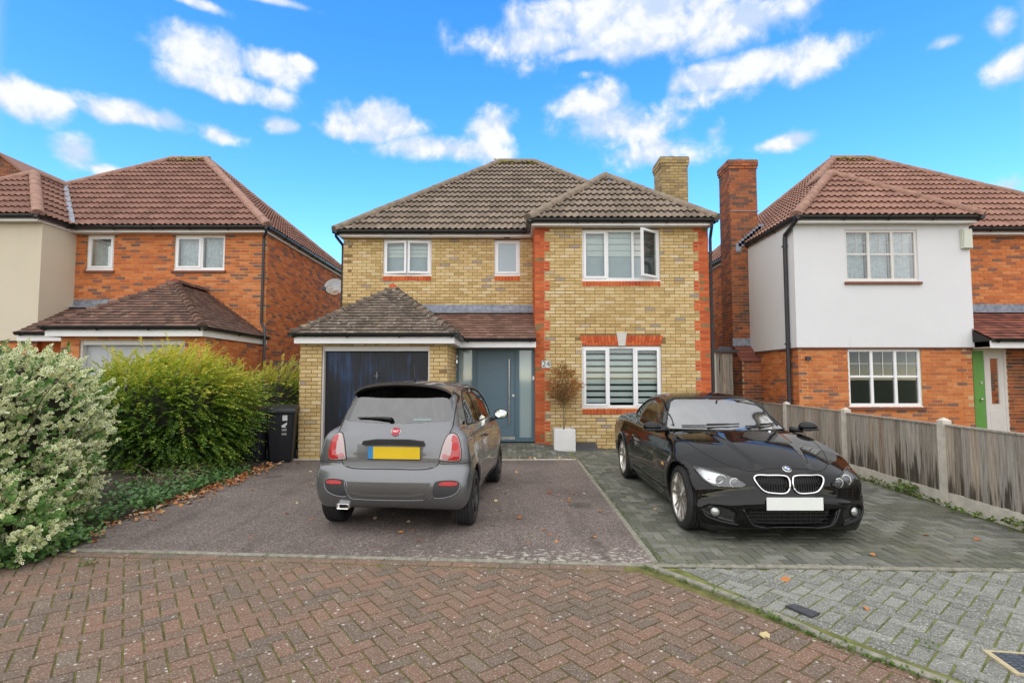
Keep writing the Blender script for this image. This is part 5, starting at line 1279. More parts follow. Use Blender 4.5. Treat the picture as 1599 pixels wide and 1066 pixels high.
# variegated shrub, near left
vs_root = tag(empty('variegated_shrub', (-5.5, 5.0, 0)), 'large variegated shrub with cream edged leaves at the left corner', 'shrub')
m_vleaf = leaf_mat('variegated_leaf', [(0, (.06, .14, .025)), (.5, (.12, .25, .055)), (1, (.22, .36, .10))], rim=[(0, (.58, .66, .28)), (.35, (.86, .86, .52)), (1, (.93, .92, .70))], trans=.30, rough=.45)
def variegated(c, r, hgt, n, seed, p=3.2, plain=.22):
    S, Nn = hull_points(n, c, r, hgt, p, 0, .07, seed); g = np.random.default_rng(seed + 50)
    k = g.normal(size=S.shape) * .05; clump = np.sin(S[:, 0] * 9 + seed) * np.sin(S[:, 1] * 8) * np.sin(S[:, 2] * 9)
    S = S + k + Nn * (g.random(n)[:, None] * .10 - .10 + .07 * clump[:, None])
    keep = (S[:, 2] > .03) & (clump > -.62); S, Nn = S[keep], Nn[keep]; m = len(S); nl = 11
    ax = unit(Nn + np.array([0, 0, .55]) + g.normal(size=(m, 3)) * .4); Ln = .06 + .10 * g.random(m)
    P = np.repeat(S, nl, 0); A = np.repeat(ax, nl, 0); t = np.tile(np.linspace(0, 1, nl), m); Lr = np.repeat(Ln, nl)
    P = P + A * (t * Lr)[:, None]
    ortho = unit(np.cross(A, g.normal(size=A.shape))); D = unit(ortho + A * (.35 + .8 * t)[:, None] + np.array([0, 0, .1]))
    Nv = unit(A * .7 + g.normal(size=A.shape) * .45 + np.array([.1, -.45, .45]))
    sz = (.024 + .022 * g.random(len(P))) * (1 - .25 * t)
    V, F, rim = leaves(P, D, Nv, sz * 1.25, sz * 1.0)
    pl = np.repeat(g.random(m) < plain, nl); rim = rim * np.repeat(np.where(pl, .15, 1.0), 7)
    tone = np.repeat(np.repeat(g.random(m) * .5, nl), 7)
    return V, F, rim, tone
parts = [variegated((-5.66, 4.98), (1.27, .98), 1.86, 5200, 3), variegated((-4.55, 4.55), (.50, .4), .60, 600, 9, plain=.5), variegated((-6.3, 5.0), (1.1, 1.0), 1.9, 900, 12)]
off = 0; VV, FF, RR, TT = [], [], [], []
for V, F, r_, t_ in parts: VV.append(V); FF.append(F + off); RR.append(r_); TT.append(t_); off += len(V)
new_obj('foliage', np_mesh('foliage', np.concatenate(VV), np.concatenate(FF), [m_vleaf], {'rim': np.concatenate(RR), 'tone': np.concatenate(TT)}), vs_root)
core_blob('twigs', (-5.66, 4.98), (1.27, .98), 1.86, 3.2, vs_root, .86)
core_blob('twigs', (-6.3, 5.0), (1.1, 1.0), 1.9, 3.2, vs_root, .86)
tw = MB()
for i in range(70):
    S, Nn = hull_points(1, (-5.44, 4.98), (1.2, .9), 1.75, 3.2, 0, .05, 400 + i); p = V3(S[0]); n_ = V3(Nn[0]); q = p + V3((RND.gauss(0, .12), RND.gauss(0, .12), RND.uniform(.05, .3))) + n_ * .1
    tw.tube([p - n_ * .15 - V3((0, 0, .2)), p, q], [.006, .005, .003], 5)
tag(tw.build('stem', m_bark, vs_root), kind='stuff')

# golden shrub with arching sprays
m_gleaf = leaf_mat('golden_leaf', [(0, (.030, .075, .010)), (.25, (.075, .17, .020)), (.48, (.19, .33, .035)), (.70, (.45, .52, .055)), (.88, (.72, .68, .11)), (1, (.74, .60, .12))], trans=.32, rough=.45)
def golden(c, r, hgt, n, seed, lean=(.5, -.05), topg=1.0, p=2.6):
    S, Nn = hull_points(n, c, r, hgt, p, 0, .09, seed, .35); g = np.random.default_rng(seed + 70)
    S = S - Nn * (g.random(n)[:, None] * .28); keep = S[:, 2] > .06; S, Nn = S[keep], Nn[keep]; m = len(S); nl = 30
    hz = np.clip(S[:, 2] / hgt, 0, 1)
    D0 = unit(Nn * .8 + np.stack([lean[0] * hz + .25, np.full(m, lean[1] - .15), .15 + .5 * hz], 1) + g.normal(size=(m, 3)) * .38); Ln = .22 + .36 * g.random(m)
    t = np.linspace(0, 1, nl)[None, :, None]; drop = np.array([0, 0, -1.0])[None, None]
    C_ = S[:, None] + D0[:, None] * (t * Ln[:, None, None]) + drop * (t ** 2 * (Ln * .28)[:, None, None])
    T_ = unit((D0[:, None] + drop * (2 * t * .28)).reshape(-1, 3)); P = C_.reshape(-1, 3); A = T_
    up = unit(np.cross(np.cross(A, np.array([0, 0, 1.0])), A) + 1e-6); sd = unit(np.cross(A, up))
    sgn = np.where(np.arange(len(P)) % 2 == 0, 1, -1)[:, None]; D = unit(sd * sgn + A * .7 + g.normal(size=A.shape) * .25)
    sz = (.019 + .011 * g.random(len(P))); Nv = unit(up + g.normal(size=A.shape) * .4); sd2 = unit(np.cross(D, Nv))
    V = np.stack([P, P + D * sz[:, None] * .6 + sd2 * sz[:, None] * .42, P + D * sz[:, None] * 1.35, P + D * sz[:, None] * .6 - sd2 * sz[:, None] * .42], 1).reshape(-1, 4, 3)
    n4 = len(P); F = np.arange(n4 * 4).reshape(-1, 4)
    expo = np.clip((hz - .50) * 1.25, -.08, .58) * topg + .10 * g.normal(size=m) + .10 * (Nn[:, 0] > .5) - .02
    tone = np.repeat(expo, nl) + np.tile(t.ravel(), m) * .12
    # twig as a thin ribbon of quads
    tv = C_[:, ::6]; k = tv.shape[1]; w_ = .0022
    rib = np.concatenate([tv + np.array([0, 0, w_]), tv - np.array([0, 0, w_])], 1).reshape(-1, 3)
    fb = np.array([[i, i + 1, k + i + 1, k + i] for i in range(k - 1)]); RF = (fb[None] + (np.arange(m) * 2 * k)[:, None, None]).reshape(-1, 4)
    V = V.reshape(-1, 3)
    return np.concatenate([V, rib]), np.concatenate([F, RF + len(V)]), np.concatenate([np.repeat(tone, 4), np.repeat(expo, 2 * k)])
def golden_shrub(label, c, r, hgt, n, seed, **kw):
    root = tag(empty('golden_shrub', (c[0], c[1], 0)), label, 'shrub', 'golden leaved shrubs by the driveway')
    V, F, tone = golden(c, r, hgt, n, seed, **kw)
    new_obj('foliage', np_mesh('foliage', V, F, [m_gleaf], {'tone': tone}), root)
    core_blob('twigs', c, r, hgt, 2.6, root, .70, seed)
    for i in range(14):
        st = MB(); a = RND.uniform(0, 2 * pi); st.tube([(c[0] + .15 * cos(a), c[1] + .15 * sin(a), 0), (c[0] + r[0] * .45 * cos(a), c[1] + r[1] * .45 * sin(a), hgt * .35), (c[0] + r[0] * .75 * cos(a), c[1] + r[1] * .75 * sin(a), hgt * .7)], [.016, .011, .006], 6)
        st.build('stem', m_bark, root)
golden_shrub('big golden and green shrub with arching sprays behind the variegated one', (-5.63, 8.75), (1.24, 1.0), 1.86, 4200, 21)
golden_shrub('smaller golden shrub tucked behind the wheelie bins', (-4.95, 11.2), (.8, .6), 1.72, 900, 33)

# ground cover, weeds, fallen leaves
m_cover_l = leaf_mat('ground_cover_leaf', [(0, (.05, .13, .035)), (.5, (.10, .22, .06)), (1, (.18, .32, .09))], trans=.2, rough=.4)
def scatter_leaves(name, pts, size, mat, label=None, flat=.5, parent=None, up=.6):
    P = np.array(pts); n = len(P); g = np.random.default_rng(len(P)); a = g.random(n) * 2 * pi
    D = np.stack([np.cos(a), np.sin(a), g.normal(size=n) * flat], 1); Nv = unit(np.stack([g.normal(size=n) * flat, g.normal(size=n) * flat - .1, np.ones(n)], 1))
    L = size[0] + (size[1] - size[0]) * g.random(n); V, F, rim = leaves(P, D, Nv, L, L * (.55 + .4 * g.random(n)), fold=.22)
    me = np_mesh(name, V, F, [mat], {'tone': np.repeat(g.random(n) * .5, 7), 'rim': rim}); return new_obj(name, me, parent)
pts = []
for i in range(2000):
    y = RND.uniform(6.2, 8.6); x = -4.28 - abs(RND.gauss(0, .45)); h_ = RND.uniform(.02, .10 + .14 * min(1, (-4.25 - x) * 2)); pts.append((x + .05 * sin(9 * y), y, h_))
for i in range(750):
    y = RND.uniform(5.1, 6.6); x = -4.25 - abs(RND.gauss(0, .40)); pts.append((x, y, RND.uniform(.03, .16)))
for i in range(700):
    y = RND.uniform(4.35, 5.2); x = -4.0 - abs(RND.gauss(0, .25)); pts.append((x, y, RND.uniform(.01, .14)))
tag(scatter_leaves('ground_cover', pts, (.03, .065), m_cover_l), kind='stuff')
m_dead = leaf_mat('fallen_leaf', [(0, (.16, .05, .025)), (.3, (.40, .13, .04)), (.55, (.55, .24, .07)), (.75, (.55, .42, .30)), (1, (.62, .50, .16))], trans=.1, rough=.7)
pts = []
for i in range(620):
    y = RND.triangular(4.5, 9.7, 8.6); x = (-4.12 if y < 5.2 else -4.22) - RND.gauss(0, .10) + (.0 if y < 8 else -.05); pts.append((x, y, RND.uniform(.008, .04)))
for i in range(70): pts.append((RND.uniform(-4.0, 1.1), RND.uniform(4.9, 10), .010))
for i in range(60): pts.append((RND.gauss(1.55, .28), RND.uniform(11.42, 11.6), .012))
for i in range(40): pts.append((RND.uniform(-1.0, 1.3), RND.gauss(10.1, .05), .016))
for i in range(24): pts.append((RND.uniform(1.4, 5), RND.uniform(3.2, 10), .008))
tag(scatter_leaves('fallen_leaves', pts, (.03, .075), m_dead, flat=.3), kind='stuff')
m_weed = leaf_mat('weed_leaf', [(0, (.045, .10, .012)), (.5, (.10, .18, .022)), (1, (.19, .25, .035))], trans=.25)
pts = []
for i in range(1500):
    y = RND.uniform(5.0, 10.6); k = max(0, sin(y * 5.1) * sin(y * 2.3 + 1)) + .25
    if RND.random() > k: continue
    x = FX(y) - .05 - abs(RND.gauss(0, .06)); pts.append((x, y, RND.uniform(.005, .05 + .10 * k)))
tag(scatter_leaves('fence_weeds', pts, (.025, .06), m_weed, flat=.7), kind='stuff')
pts = []
def along(a, b_, n, s, z=.012):
    for i in range(n):
        t = RND.random()
        if sin(t * 37 + a[0] * 5) * sin(t * 13 + 2) < -.1 and RND.random() < .8: continue
        pts.append((a[0] + (b_[0] - a[0]) * t + RND.gauss(0, s), a[1] + (b_[1] - a[1]) * t + RND.gauss(0, s), RND.uniform(.0, z)))
along((-3.6, 4.75), EB, 260, .012); along(EB, EC, 420, .012); along((1.26, 4.5), (1.29, 9.9), 500, .014)
for a, b_ in zip(KB, KB[1:]): along((a[0] - .05, a[1] - .02), (b_[0] - .05, b_[1] - .02), 260, .014, .02)
along((-1.0, 10.12), (1.2, 10.12), 260, .02, .04)
for (cx, cy, n) in ((-3.55, 4.45, 60), (1.6, 3.78, 26), (1.93, 3.12, 30), (2.42, 3.1, 20), (2.05, 2.93, 22)):
    for i in range(n): pts.append((cx + RND.gauss(0, .03), cy + RND.gauss(0, .03), RND.uniform(.003, .03)))
tag(scatter_leaves('joint_weeds', pts, (.008, .022), m_weed, flat=.6), kind='stuff')
# dry stalks under the golden shrub
st = MB()
for i in range(150):
    x, y = -4.6 - abs(RND.gauss(0, .4)), RND.uniform(7.2, 8.6); a = RND.uniform(0, 2 * pi); L = RND.uniform(.12, .4)
    st.tube([(x, y, .02), (x + .3 * L * cos(a), y + .3 * L * sin(a), L * .6), (x + L * cos(a), y + L * sin(a) - .05, L * RND.uniform(.3, .9))], .0028, 4)
tag(st.build('dry_stalks', simple('dry_straw', (.30, .22, .13), .9, vary=.3)), kind='stuff')

# ================================================================ pot and small tree
pl = tag(empty('planter', (1.12, 11.32, 0)), 'white cube planter standing against the bay wall', 'planter')
mb = MB(); a, t_, z1 = .225, .03, .475
vs = []
for (s_, z) in ((a - .012, .0), (a, .03), (a, z1 - .01), (a - .008, z1), (a - t_, z1), (a - t_, .40)):
    vs += [(1.12 + u * s_, 11.32 + v * s_, z) for u, v in ((-1, -1), (1, -1), (1, 1), (-1, 1))]
mb.add(vs, [(i * 4 + k, i * 4 + (k + 1) % 4, (i + 1) * 4 + (k + 1) % 4, (i + 1) * 4 + k) for i in range(5) for k in range(4)]); mb.build('pot', simple('white_planter', (.78, .77, .76), .5, vary=.04), pl)
mb = MB(); mb.box(1.12 - .19, 1.12 + .19, 11.32 - .19, 11.32 + .19, .30, .415); mb.build('compost', m_soil, pl)
tr = tag(empty('topiary_tree', (1.12, 11.32, .415)), 'small lollipop tree with reddish brown foliage growing in white planter', 'tree')
mb = MB(); mb.tube([(1.12, 11.32, .40), (1.125, 11.32, .65), (1.115, 11.32, .95), (1.12, 11.32, 1.25)], [.017, .014, .013, .011], 8)
for i in range(46):
    a = RND.uniform(0, 2 * pi); e = RND.uniform(-.1, 1.3); L = RND.uniform(.22, .40); z0 = RND.uniform(.95, 1.25)
    mb.tube([(1.118, 11.32, z0), (1.118 + .5 * L * cos(a) * cos(e), 11.32 + .5 * L * sin(a) * cos(e), z0 + .45 * L * sin(e) + .03), (1.118 + L * cos(a) * cos(e), 11.32 + .8 * L * sin(a) * cos(e), z0 + L * sin(e))], [.006, .004, .002], 5)
mb.build('trunk', simple('pale_bark', (.23, .17, .13), .9, vary=.3, scale=30), tr, smooth=True)
g = np.random.default_rng(8); n = 2900; d = unit(g.normal(size=(n, 3))); rad = .365 * np.cbrt(g.random(n)) * (1 + .22 * np.sin(6 * d[:, 0] + 2) * np.sin(7 * d[:, 2] + 1) + .12 * np.sin(13 * d[:, 1]))
P = np.array([1.12, 11.30, 1.36]) + d * rad[:, None] * np.array([1.0, .85, 1.0]); P[:, 2] += .10 * (d[:, 2] > .55); keep = P[:, 1] < 11.62; P, d = P[keep], d[keep]; n = len(P)
D = unit(d + g.normal(size=(n, 3)) * .6 + np.array([0, -.1, .35])); L = .03 + .03 * g.random(n); V, F, rim = leaves(P, D, unit(g.normal(size=(n, 3)) + np.array([0, -.5, .6])), L, L * .34, fold=.1)
m_tleaf = leaf_mat('bronze_leaf', [(0, (.06, .09, .025)), (.25, (.14, .14, .035)), (.5, (.27, .15, .045)), (.75, (.40, .15, .04)), (1, (.50, .24, .07))], trans=.25)
tone = np.repeat(.25 + .3 * (d[:, 0] ** 2) + .12 * g.normal(size=n), 7)
new_obj('crown', np_mesh('crown', V, F, [m_tleaf], {'tone': tone, 'rim': rim}), tr)
sb = MB(); sb.hexa([(1.36, 11.34, .004), (1.87, 11.36, .004), (1.87, 11.61, .004), (1.36, 11.61, .004), (1.36, 11.36, .03), (1.87, 11.38, .03), (1.85, 11.625, .14), (1.38, 11.625, .14)]); tag(sb.build('slate_slab', m_slate), 'dark slate slab propped on the ground beside white planter', 'slab')

# ================================================================ number plate, dish, bins
sg = tag(empty('number_sign', (.762, 11.632, 1.87)), 'small white house number sign reading 24 on orange quoin', 'sign')
mb = MB(); mb.box(.665, .86, 11.622, 11.6395, 1.79, 1.95); mb.build('plate', simple('sign_white', (.74, .75, .74), .35, vary=.02), sg)
mb = MB(); mb.box(.657, .868, 11.628, 11.6405, 1.782, 1.7895); mb.box(.657, .868, 11.628, 11.6405, 1.9505, 1.958); mb.box(.657, .6645, 11.628, 11.6405, 1.7895, 1.9505); mb.box(.8605, .868, 11.628, 11.6405, 1.7895, 1.9505); mb.build('frame', m_pipe, sg)
def text(name, s, loc, size, mat, rot=(pi / 2, 0, 0), parent=None, ext=.001, world=True):
    cu = bpy.data.curves.new(name, 'FONT'); cu.body = s; cu.size = size; cu.extrude = ext; cu.align_x = 'CENTER'; cu.align_y = 'CENTER'; cu.materials.append(mat)
    tmp = bpy.data.objects.new(name, cu); COL.objects.link(tmp); dg = bpy.context.evaluated_depsgraph_get(); me = bpy.data.meshes.new_from_object(tmp.evaluated_get(dg)); bpy.data.objects.remove(tmp); bpy.data.curves.remove(cu); me.name = name
    o = bpy.data.objects.new(name, me); COL.objects.link(o); attach(o, parent, world); o.location = loc; o.rotation_euler = rot; return o
t_ = text('numerals', '24', (.763, 11.6205, 1.868), .185, m_black, parent=sg)
ds = tag(empty('satellite_dish', (-4.11, 13.15, 3.8)), 'grey rust stained satellite dish on the side wall of the yellow house', 'satellite dish')
m_dish, nt, b = new_mat('stained_dish'); pos = nt.add('ShaderNodeNewGeometry').outputs['Position']; sp = nt.add('ShaderNodeSeparateXYZ'); nt.l.new(pos, sp.inputs[0])
k_ = nt.math('ADD', nt.noise(pos, 14, 4), nt.smooth(sp.outputs[2], 3.62, 4.0, .22, -.12)); nt.set(b.inputs['Base Color'], nt.ramp(k_, [(.5, (.42, .43, .45)), (.62, (.36, .28, .22)), (.75, (.24, .12, .06))])); b.inputs['Roughness'].default_value = .5
mb = MB(); prof = [(.001, 0)] + [(r_, .35 * r_ * r_ / .25) for r_ in (.05, .10, .15, .20, .235)] + [(.243, .078), (.24, .07)]; mb.lathe(prof, 36)
aim = Matrix.Translation((-4.50, 13.1, 3.83)) @ V3((.10, -.95, .42)).to_track_quat('Z', 'Y').to_matrix().to_4x4()
mb.v = [tuple(aim @ V3(p)) for p in mb.v]; mb.build('reflector', m_dish, ds, smooth=True)
mb = MB(); mb.tube([(-4.115, 13.2, 3.75), (-4.30, 13.2, 3.75), (-4.47, 13.13, 3.8)], .02, 8); mb.box(-4.14, -4.112, 13.12, 13.28, 3.65, 3.85); mb.tube([(-4.48, 13.1, 3.63), (-4.58, 12.86, 3.66), (-4.64, 12.72, 3.74)], .012, 8); mb.box(-4.68, -4.60, 12.66, 12.76, 3.72, 3.80); mb.build('arm', m_pipe, ds)
m_bin = simple('dark_bin_plastic', (.012, .014, .020), .45, vary=.15, scale=12); m_stk = simple('white_sticker', (.75, .76, .76), .5, vary=.03)
def bin_(loc, rz, label):
    root = tag(empty('wheelie_bin', loc, rz), label, 'wheelie bin', 'wheelie bins by the garage pillar')
    b_ = MB(); vs = []
    for (wx, y0, y1, z) in ((.19, -.20, .22, .02), (.20, -.22, .23, .10), (.245, -.275, .27, .90), (.262, -.30, .285, .915), (.262, -.30, .285, .955)):
        c = .035; vs += [(-wx + c, y0, z), (wx - c, y0, z), (wx, y0 + c, z), (wx, y1 - c, z), (wx - c, y1, z), (-wx + c, y1, z), (-wx, y1 - c, z), (-wx, y0 + c, z)]
    b_.add(vs, [(i * 8 + k, i * 8 + (k + 1) % 8, (i + 1) * 8 + (k + 1) % 8, (i + 1) * 8 + k) for i in range(4) for k in range(8)] + [tuple(range(8))]); b_.build('body', m_bin, root, world=False, auto=25)
    l_ = MB(); l_.hexa([(-.275, -.325, .958), (.275, -.325, .958), (.275, .30, .985), (-.275, .30, .985), (-.255, -.30, 1.00), (.255, -.30, 1.00), (.255, .29, 1.055), (-.255, .29, 1.055)]); l_.box(-.275, .275, -.33, -.30, .93, .957); l_.build('lid', m_bin, root, world=False)
    hd = MB(); hd.tube([(-.2, .30, .98), (-.2, .36, 1.0), (.2, .36, 1.0), (.2, .30, .98)], .014, 8); hd.build('handle', m_bin, root, world=False)
    for s_ in (-1, 1):
        w_ = MB(); w_.lathe([(.02, -.025), (.085, -.025), (.098, -.015), (.098, .015), (.085, .025), (.02, .025)], 20, 'X', o=(s_ * .235, .24, .098)); w_.build('wheel', m_rubber, root, world=False, auto=40)
    s = MB(); q = lambda x0, x1, z0, z1: s.add([(x0, -.2225 - (z0 - .1) * .0688 - .002, z0), (x1, -.2225 - (z0 - .1) * .0688 - .002, z0), (x1, -.2225 - (z1 - .1) * .0688 - .002, z1), (x0, -.2225 - (z1 - .1) * .0688 - .002, z1)], [(0, 1, 2, 3)])
    q(.04, .125, .78, .88); s.add([(.02, -.264, .685), (.06, -.266, .71), (.125, -.269, .75), (.118, -.266, .70), (.085, -.265, .685), (.11, -.262, .655), (.035, -.262, .655)], [(0, 1, 2, 3, 4, 5, 6)])
    for z in (.615, .595, .54, .52): q(.03, .115, z, z + .009)
    s.build('sticker', m_stk, root, world=False)
bin_((-4.32, 9.86, 0), radians(14), 'dark wheelie bin with white stickers beside the garage pillar')
bin_((-4.72, 9.50, 0), radians(10), 'second dark wheelie bin half hidden by the golden shrub')
# ================================================================ cars: smooth implicit bodies, meshed once
def spline(pts, n=10, closed=True):
    """Catmull-Rom through 2D points; a point given twice stays a corner"""
    P = [np.array(p, float) for p in pts]; m = len(P); out = []
    for i in range(m if closed else m - 1):
        p0, p1, p2, p3 = P[(i - 1) % m if closed else max(i - 1, 0)], P[i], P[(i + 1) % m], P[(i + 2) % m if closed else min(i + 2, m - 1)]
        if np.allclose(p1, p2): continue
        if np.allclose(p0, p1): p0 = p1 - (p2 - p1)
        if np.allclose(p2, p3): p3 = p2 + (p2 - p1)
        l = [max(1e-4, np.linalg.norm(b - a)) ** .5 for a, b in ((p0, p1), (p1, p2), (p2, p3))]
        t0 = 0; t1 = l[0]; t2 = t1 + l[1]; t3 = t2 + l[2]
        for k in range(n):
            t = t1 + (t2 - t1) * k / n
            A1 = (t1 - t) / (t1 - t0) * p0 + (t - t0) / (t1 - t0) * p1; A2 = (t2 - t) / (t2 - t1) * p1 + (t - t1) / (t2 - t1) * p2; A3 = (t3 - t) / (t3 - t2) * p2 + (t - t2) / (t3 - t2) * p3
            B1 = (t2 - t) / (t2 - t0) * A1 + (t - t0) / (t2 - t0) * A2; B2 = (t3 - t) / (t3 - t1) * A2 + (t - t1) / (t3 - t1) * A3
            out.append((t2 - t) / (t2 - t1) * B1 + (t - t1) / (t2 - t1) * B2)
    if not closed: out.append(P[-1])
    return np.array(out)
def sdf_poly(poly, X, Z):
    d = np.full(X.shape, 1e9); ins = np.zeros(X.shape, bool); n = len(poly)
    for i in range(n):
        a, b = poly[i], poly[(i + 1) % n]; e = b - a; wx, wz = X - a[0], Z - a[1]
        t = np.clip((wx * e[0] + wz * e[1]) / max(1e-12, e @ e), 0, 1); d = np.minimum(d, (wx - e[0] * t) ** 2 + (wz - e[1] * t) ** 2)
        c = (a[1] > Z) != (b[1] > Z)
        if abs(e[1]) > 1e-12: ins ^= c & (X < a[0] + e[0] * (Z - a[1]) / e[1])
    d = np.sqrt(d); return np.where(ins, -d, d)
class Table2:
    def __init__(s, poly, x0, x1, z0, z1, h=.01):
        s.x0, s.z0, s.h = x0, z0, h; s.nx, s.nz = int((x1 - x0) / h) + 1, int((z1 - z0) / h) + 1
        X, Z = np.meshgrid(x0 + h * np.arange(s.nx), z0 + h * np.arange(s.nz), indexing='ij'); s.t = sdf_poly(poly, X, Z).astype(np.float32)
    def __call__(s, X, Z):
        fx = np.clip((X - s.x0) / s.h, 0, s.nx - 1.001); fz = np.clip((Z - s.z0) / s.h, 0, s.nz - 1.001)
        i, j = fx.astype(np.int32), fz.astype(np.int32); u, v = fx - i, fz - j; t = s.t
        return (t[i, j] * (1 - u) + t[i + 1, j] * u) * (1 - v) + (t[i, j + 1] * (1 - u) + t[i + 1, j + 1] * u) * v
def curve1(pts, smooth=.05):
    xs = np.array([p[0] for p in pts]); ys = np.array([p[1] for p in pts]); q = np.linspace(xs[0] - .3, xs[-1] + .3, 600); v = np.interp(q, xs, ys); dx = q[1] - q[0]; k = max(1, int(smooth / dx))
    ker = np.exp(-.5 * (np.arange(-3 * k, 3 * k + 1) / k) ** 2); ker /= ker.sum(); v = np.convolve(np.pad(v, 3 * k, mode='edge'), ker, 'valid')
    return lambda x: np.interp(x, q, v).astype(np.float32)
def smax(a, b, k):
    h = np.clip(.5 + .5 * (a - b) / k, 0, 1); return b + (a - b) * h + k * h * (1 - h)
def smin(a, b, k): return -smax(-a, -b, k)
def sstep(x, a, b):
    t = np.clip((x - a) / (b - a), 0, 1); return t * t * (3 - 2 * t)
def surface_net(F, org, h):
    nx, ny, nz = F.shape; S = F < 0
    cnt = np.zeros((nx - 1, ny - 1, nz - 1), np.float32); acc = [np.zeros_like(cnt) for _ in range(3)]
    c = lambda i, j, k: (slice(i, nx - 1 + i), slice(j, ny - 1 + j), slice(k, nz - 1 + k))
    corners = [(i, j, k) for i in (0, 1) for j in (0, 1) for k in (0, 1)]
    for a in corners:
        for ax in range(3):
            if a[ax]: continue
            b = list(a); b[ax] = 1; fa, fb = F[c(*a)], F[c(*b)]; m = (fa < 0) != (fb < 0)
            den = fa - fb; t = np.where(m, fa / np.where(np.abs(den) < 1e-9, 1e-9, den), 0).astype(np.float32); cnt += m
            for q in range(3):
                acc[q] += np.where(m, (t if q == ax else float(a[q])), 0)
    act = cnt > 0; ids = np.full(act.shape, -1, np.int64); n = int(act.sum()); ids[act] = np.arange(n)
    I = np.argwhere(act); V = np.stack([(I[:, q] + acc[q][act] / cnt[act]) * h + org[q] for q in range(3)], 1)
    faces = []
    for ax in range(3):
        o1, o2 = [(1, 2), (2, 0), (0, 1)][ax]
        sl0 = [slice(0, s) for s in F.shape]; sl1 = list(sl0); sl0[ax] = slice(0, F.shape[ax] - 1); sl1[ax] = slice(1, F.shape[ax])
        A, B = S[tuple(sl0)], S[tuple(sl1)]
        for flip, mk in ((False, A & ~B), (True, ~A & B)):
            E = np.argwhere(mk); E = E[(E[:, o1] > 0) & (E[:, o2] > 0) & (E[:, o1] < F.shape[o1] - 1) & (E[:, o2] < F.shape[o2] - 1)]
            def cell(d1, d2):
                q = E.copy(); q[:, o1] -= d1; q[:, o2] -= d2; return ids[q[:, 0], q[:, 1], q[:, 2]]
            f = np.stack([cell(1, 1), cell(0, 1), cell(0, 0), cell(1, 0)], 1); faces.append(f[:, ::-1] if flip else f)
    return V, np.concatenate(faces)
def tri_sample(F, org, h, P):
    q = (P - np.array(org)) / h; q = np.clip(q, 0, np.array(F.shape) - 1.001); i = q.astype(int); f = q - i; r = 0
    for a in (0, 1):
        for b in (0, 1):
            for c in (0, 1):
                r = r + F[i[:, 0] + a, i[:, 1] + b, i[:, 2] + c] * (f[:, 0] if a else 1 - f[:, 0]) * (f[:, 1] if b else 1 - f[:, 1]) * (f[:, 2] if c else 1 - f[:, 2])
    return r
def sdf_mesh(name, F, org, h, mats, matfn=None, relax=2):
    V, Q = surface_net(F, org, h)
    g = lambda P: np.stack([(tri_sample(F, org, h, P + d) - tri_sample(F, org, h, P - d)) / h for d in np.eye(3) * h * .5], 1)
    for _ in range(relax):
        G = g(V); l = np.maximum(.3, (G * G).sum(1, keepdims=True)); V = V - np.clip(tri_sample(F, org, h, V)[:, None] * G / l, -h * .5, h * .5)
    N_ = unit(g(V))
    me = np_mesh(name, V, Q, mats, smooth=True)
    if matfn is not None:
        C = V[Q].mean(1); me.polygons.foreach_set('material_index', matfn(C, N_[Q].mean(1)).astype(np.int32))
    me.normals_split_custom_set_from_vertices([tuple(n) for n in N_])
    return me, V, Q
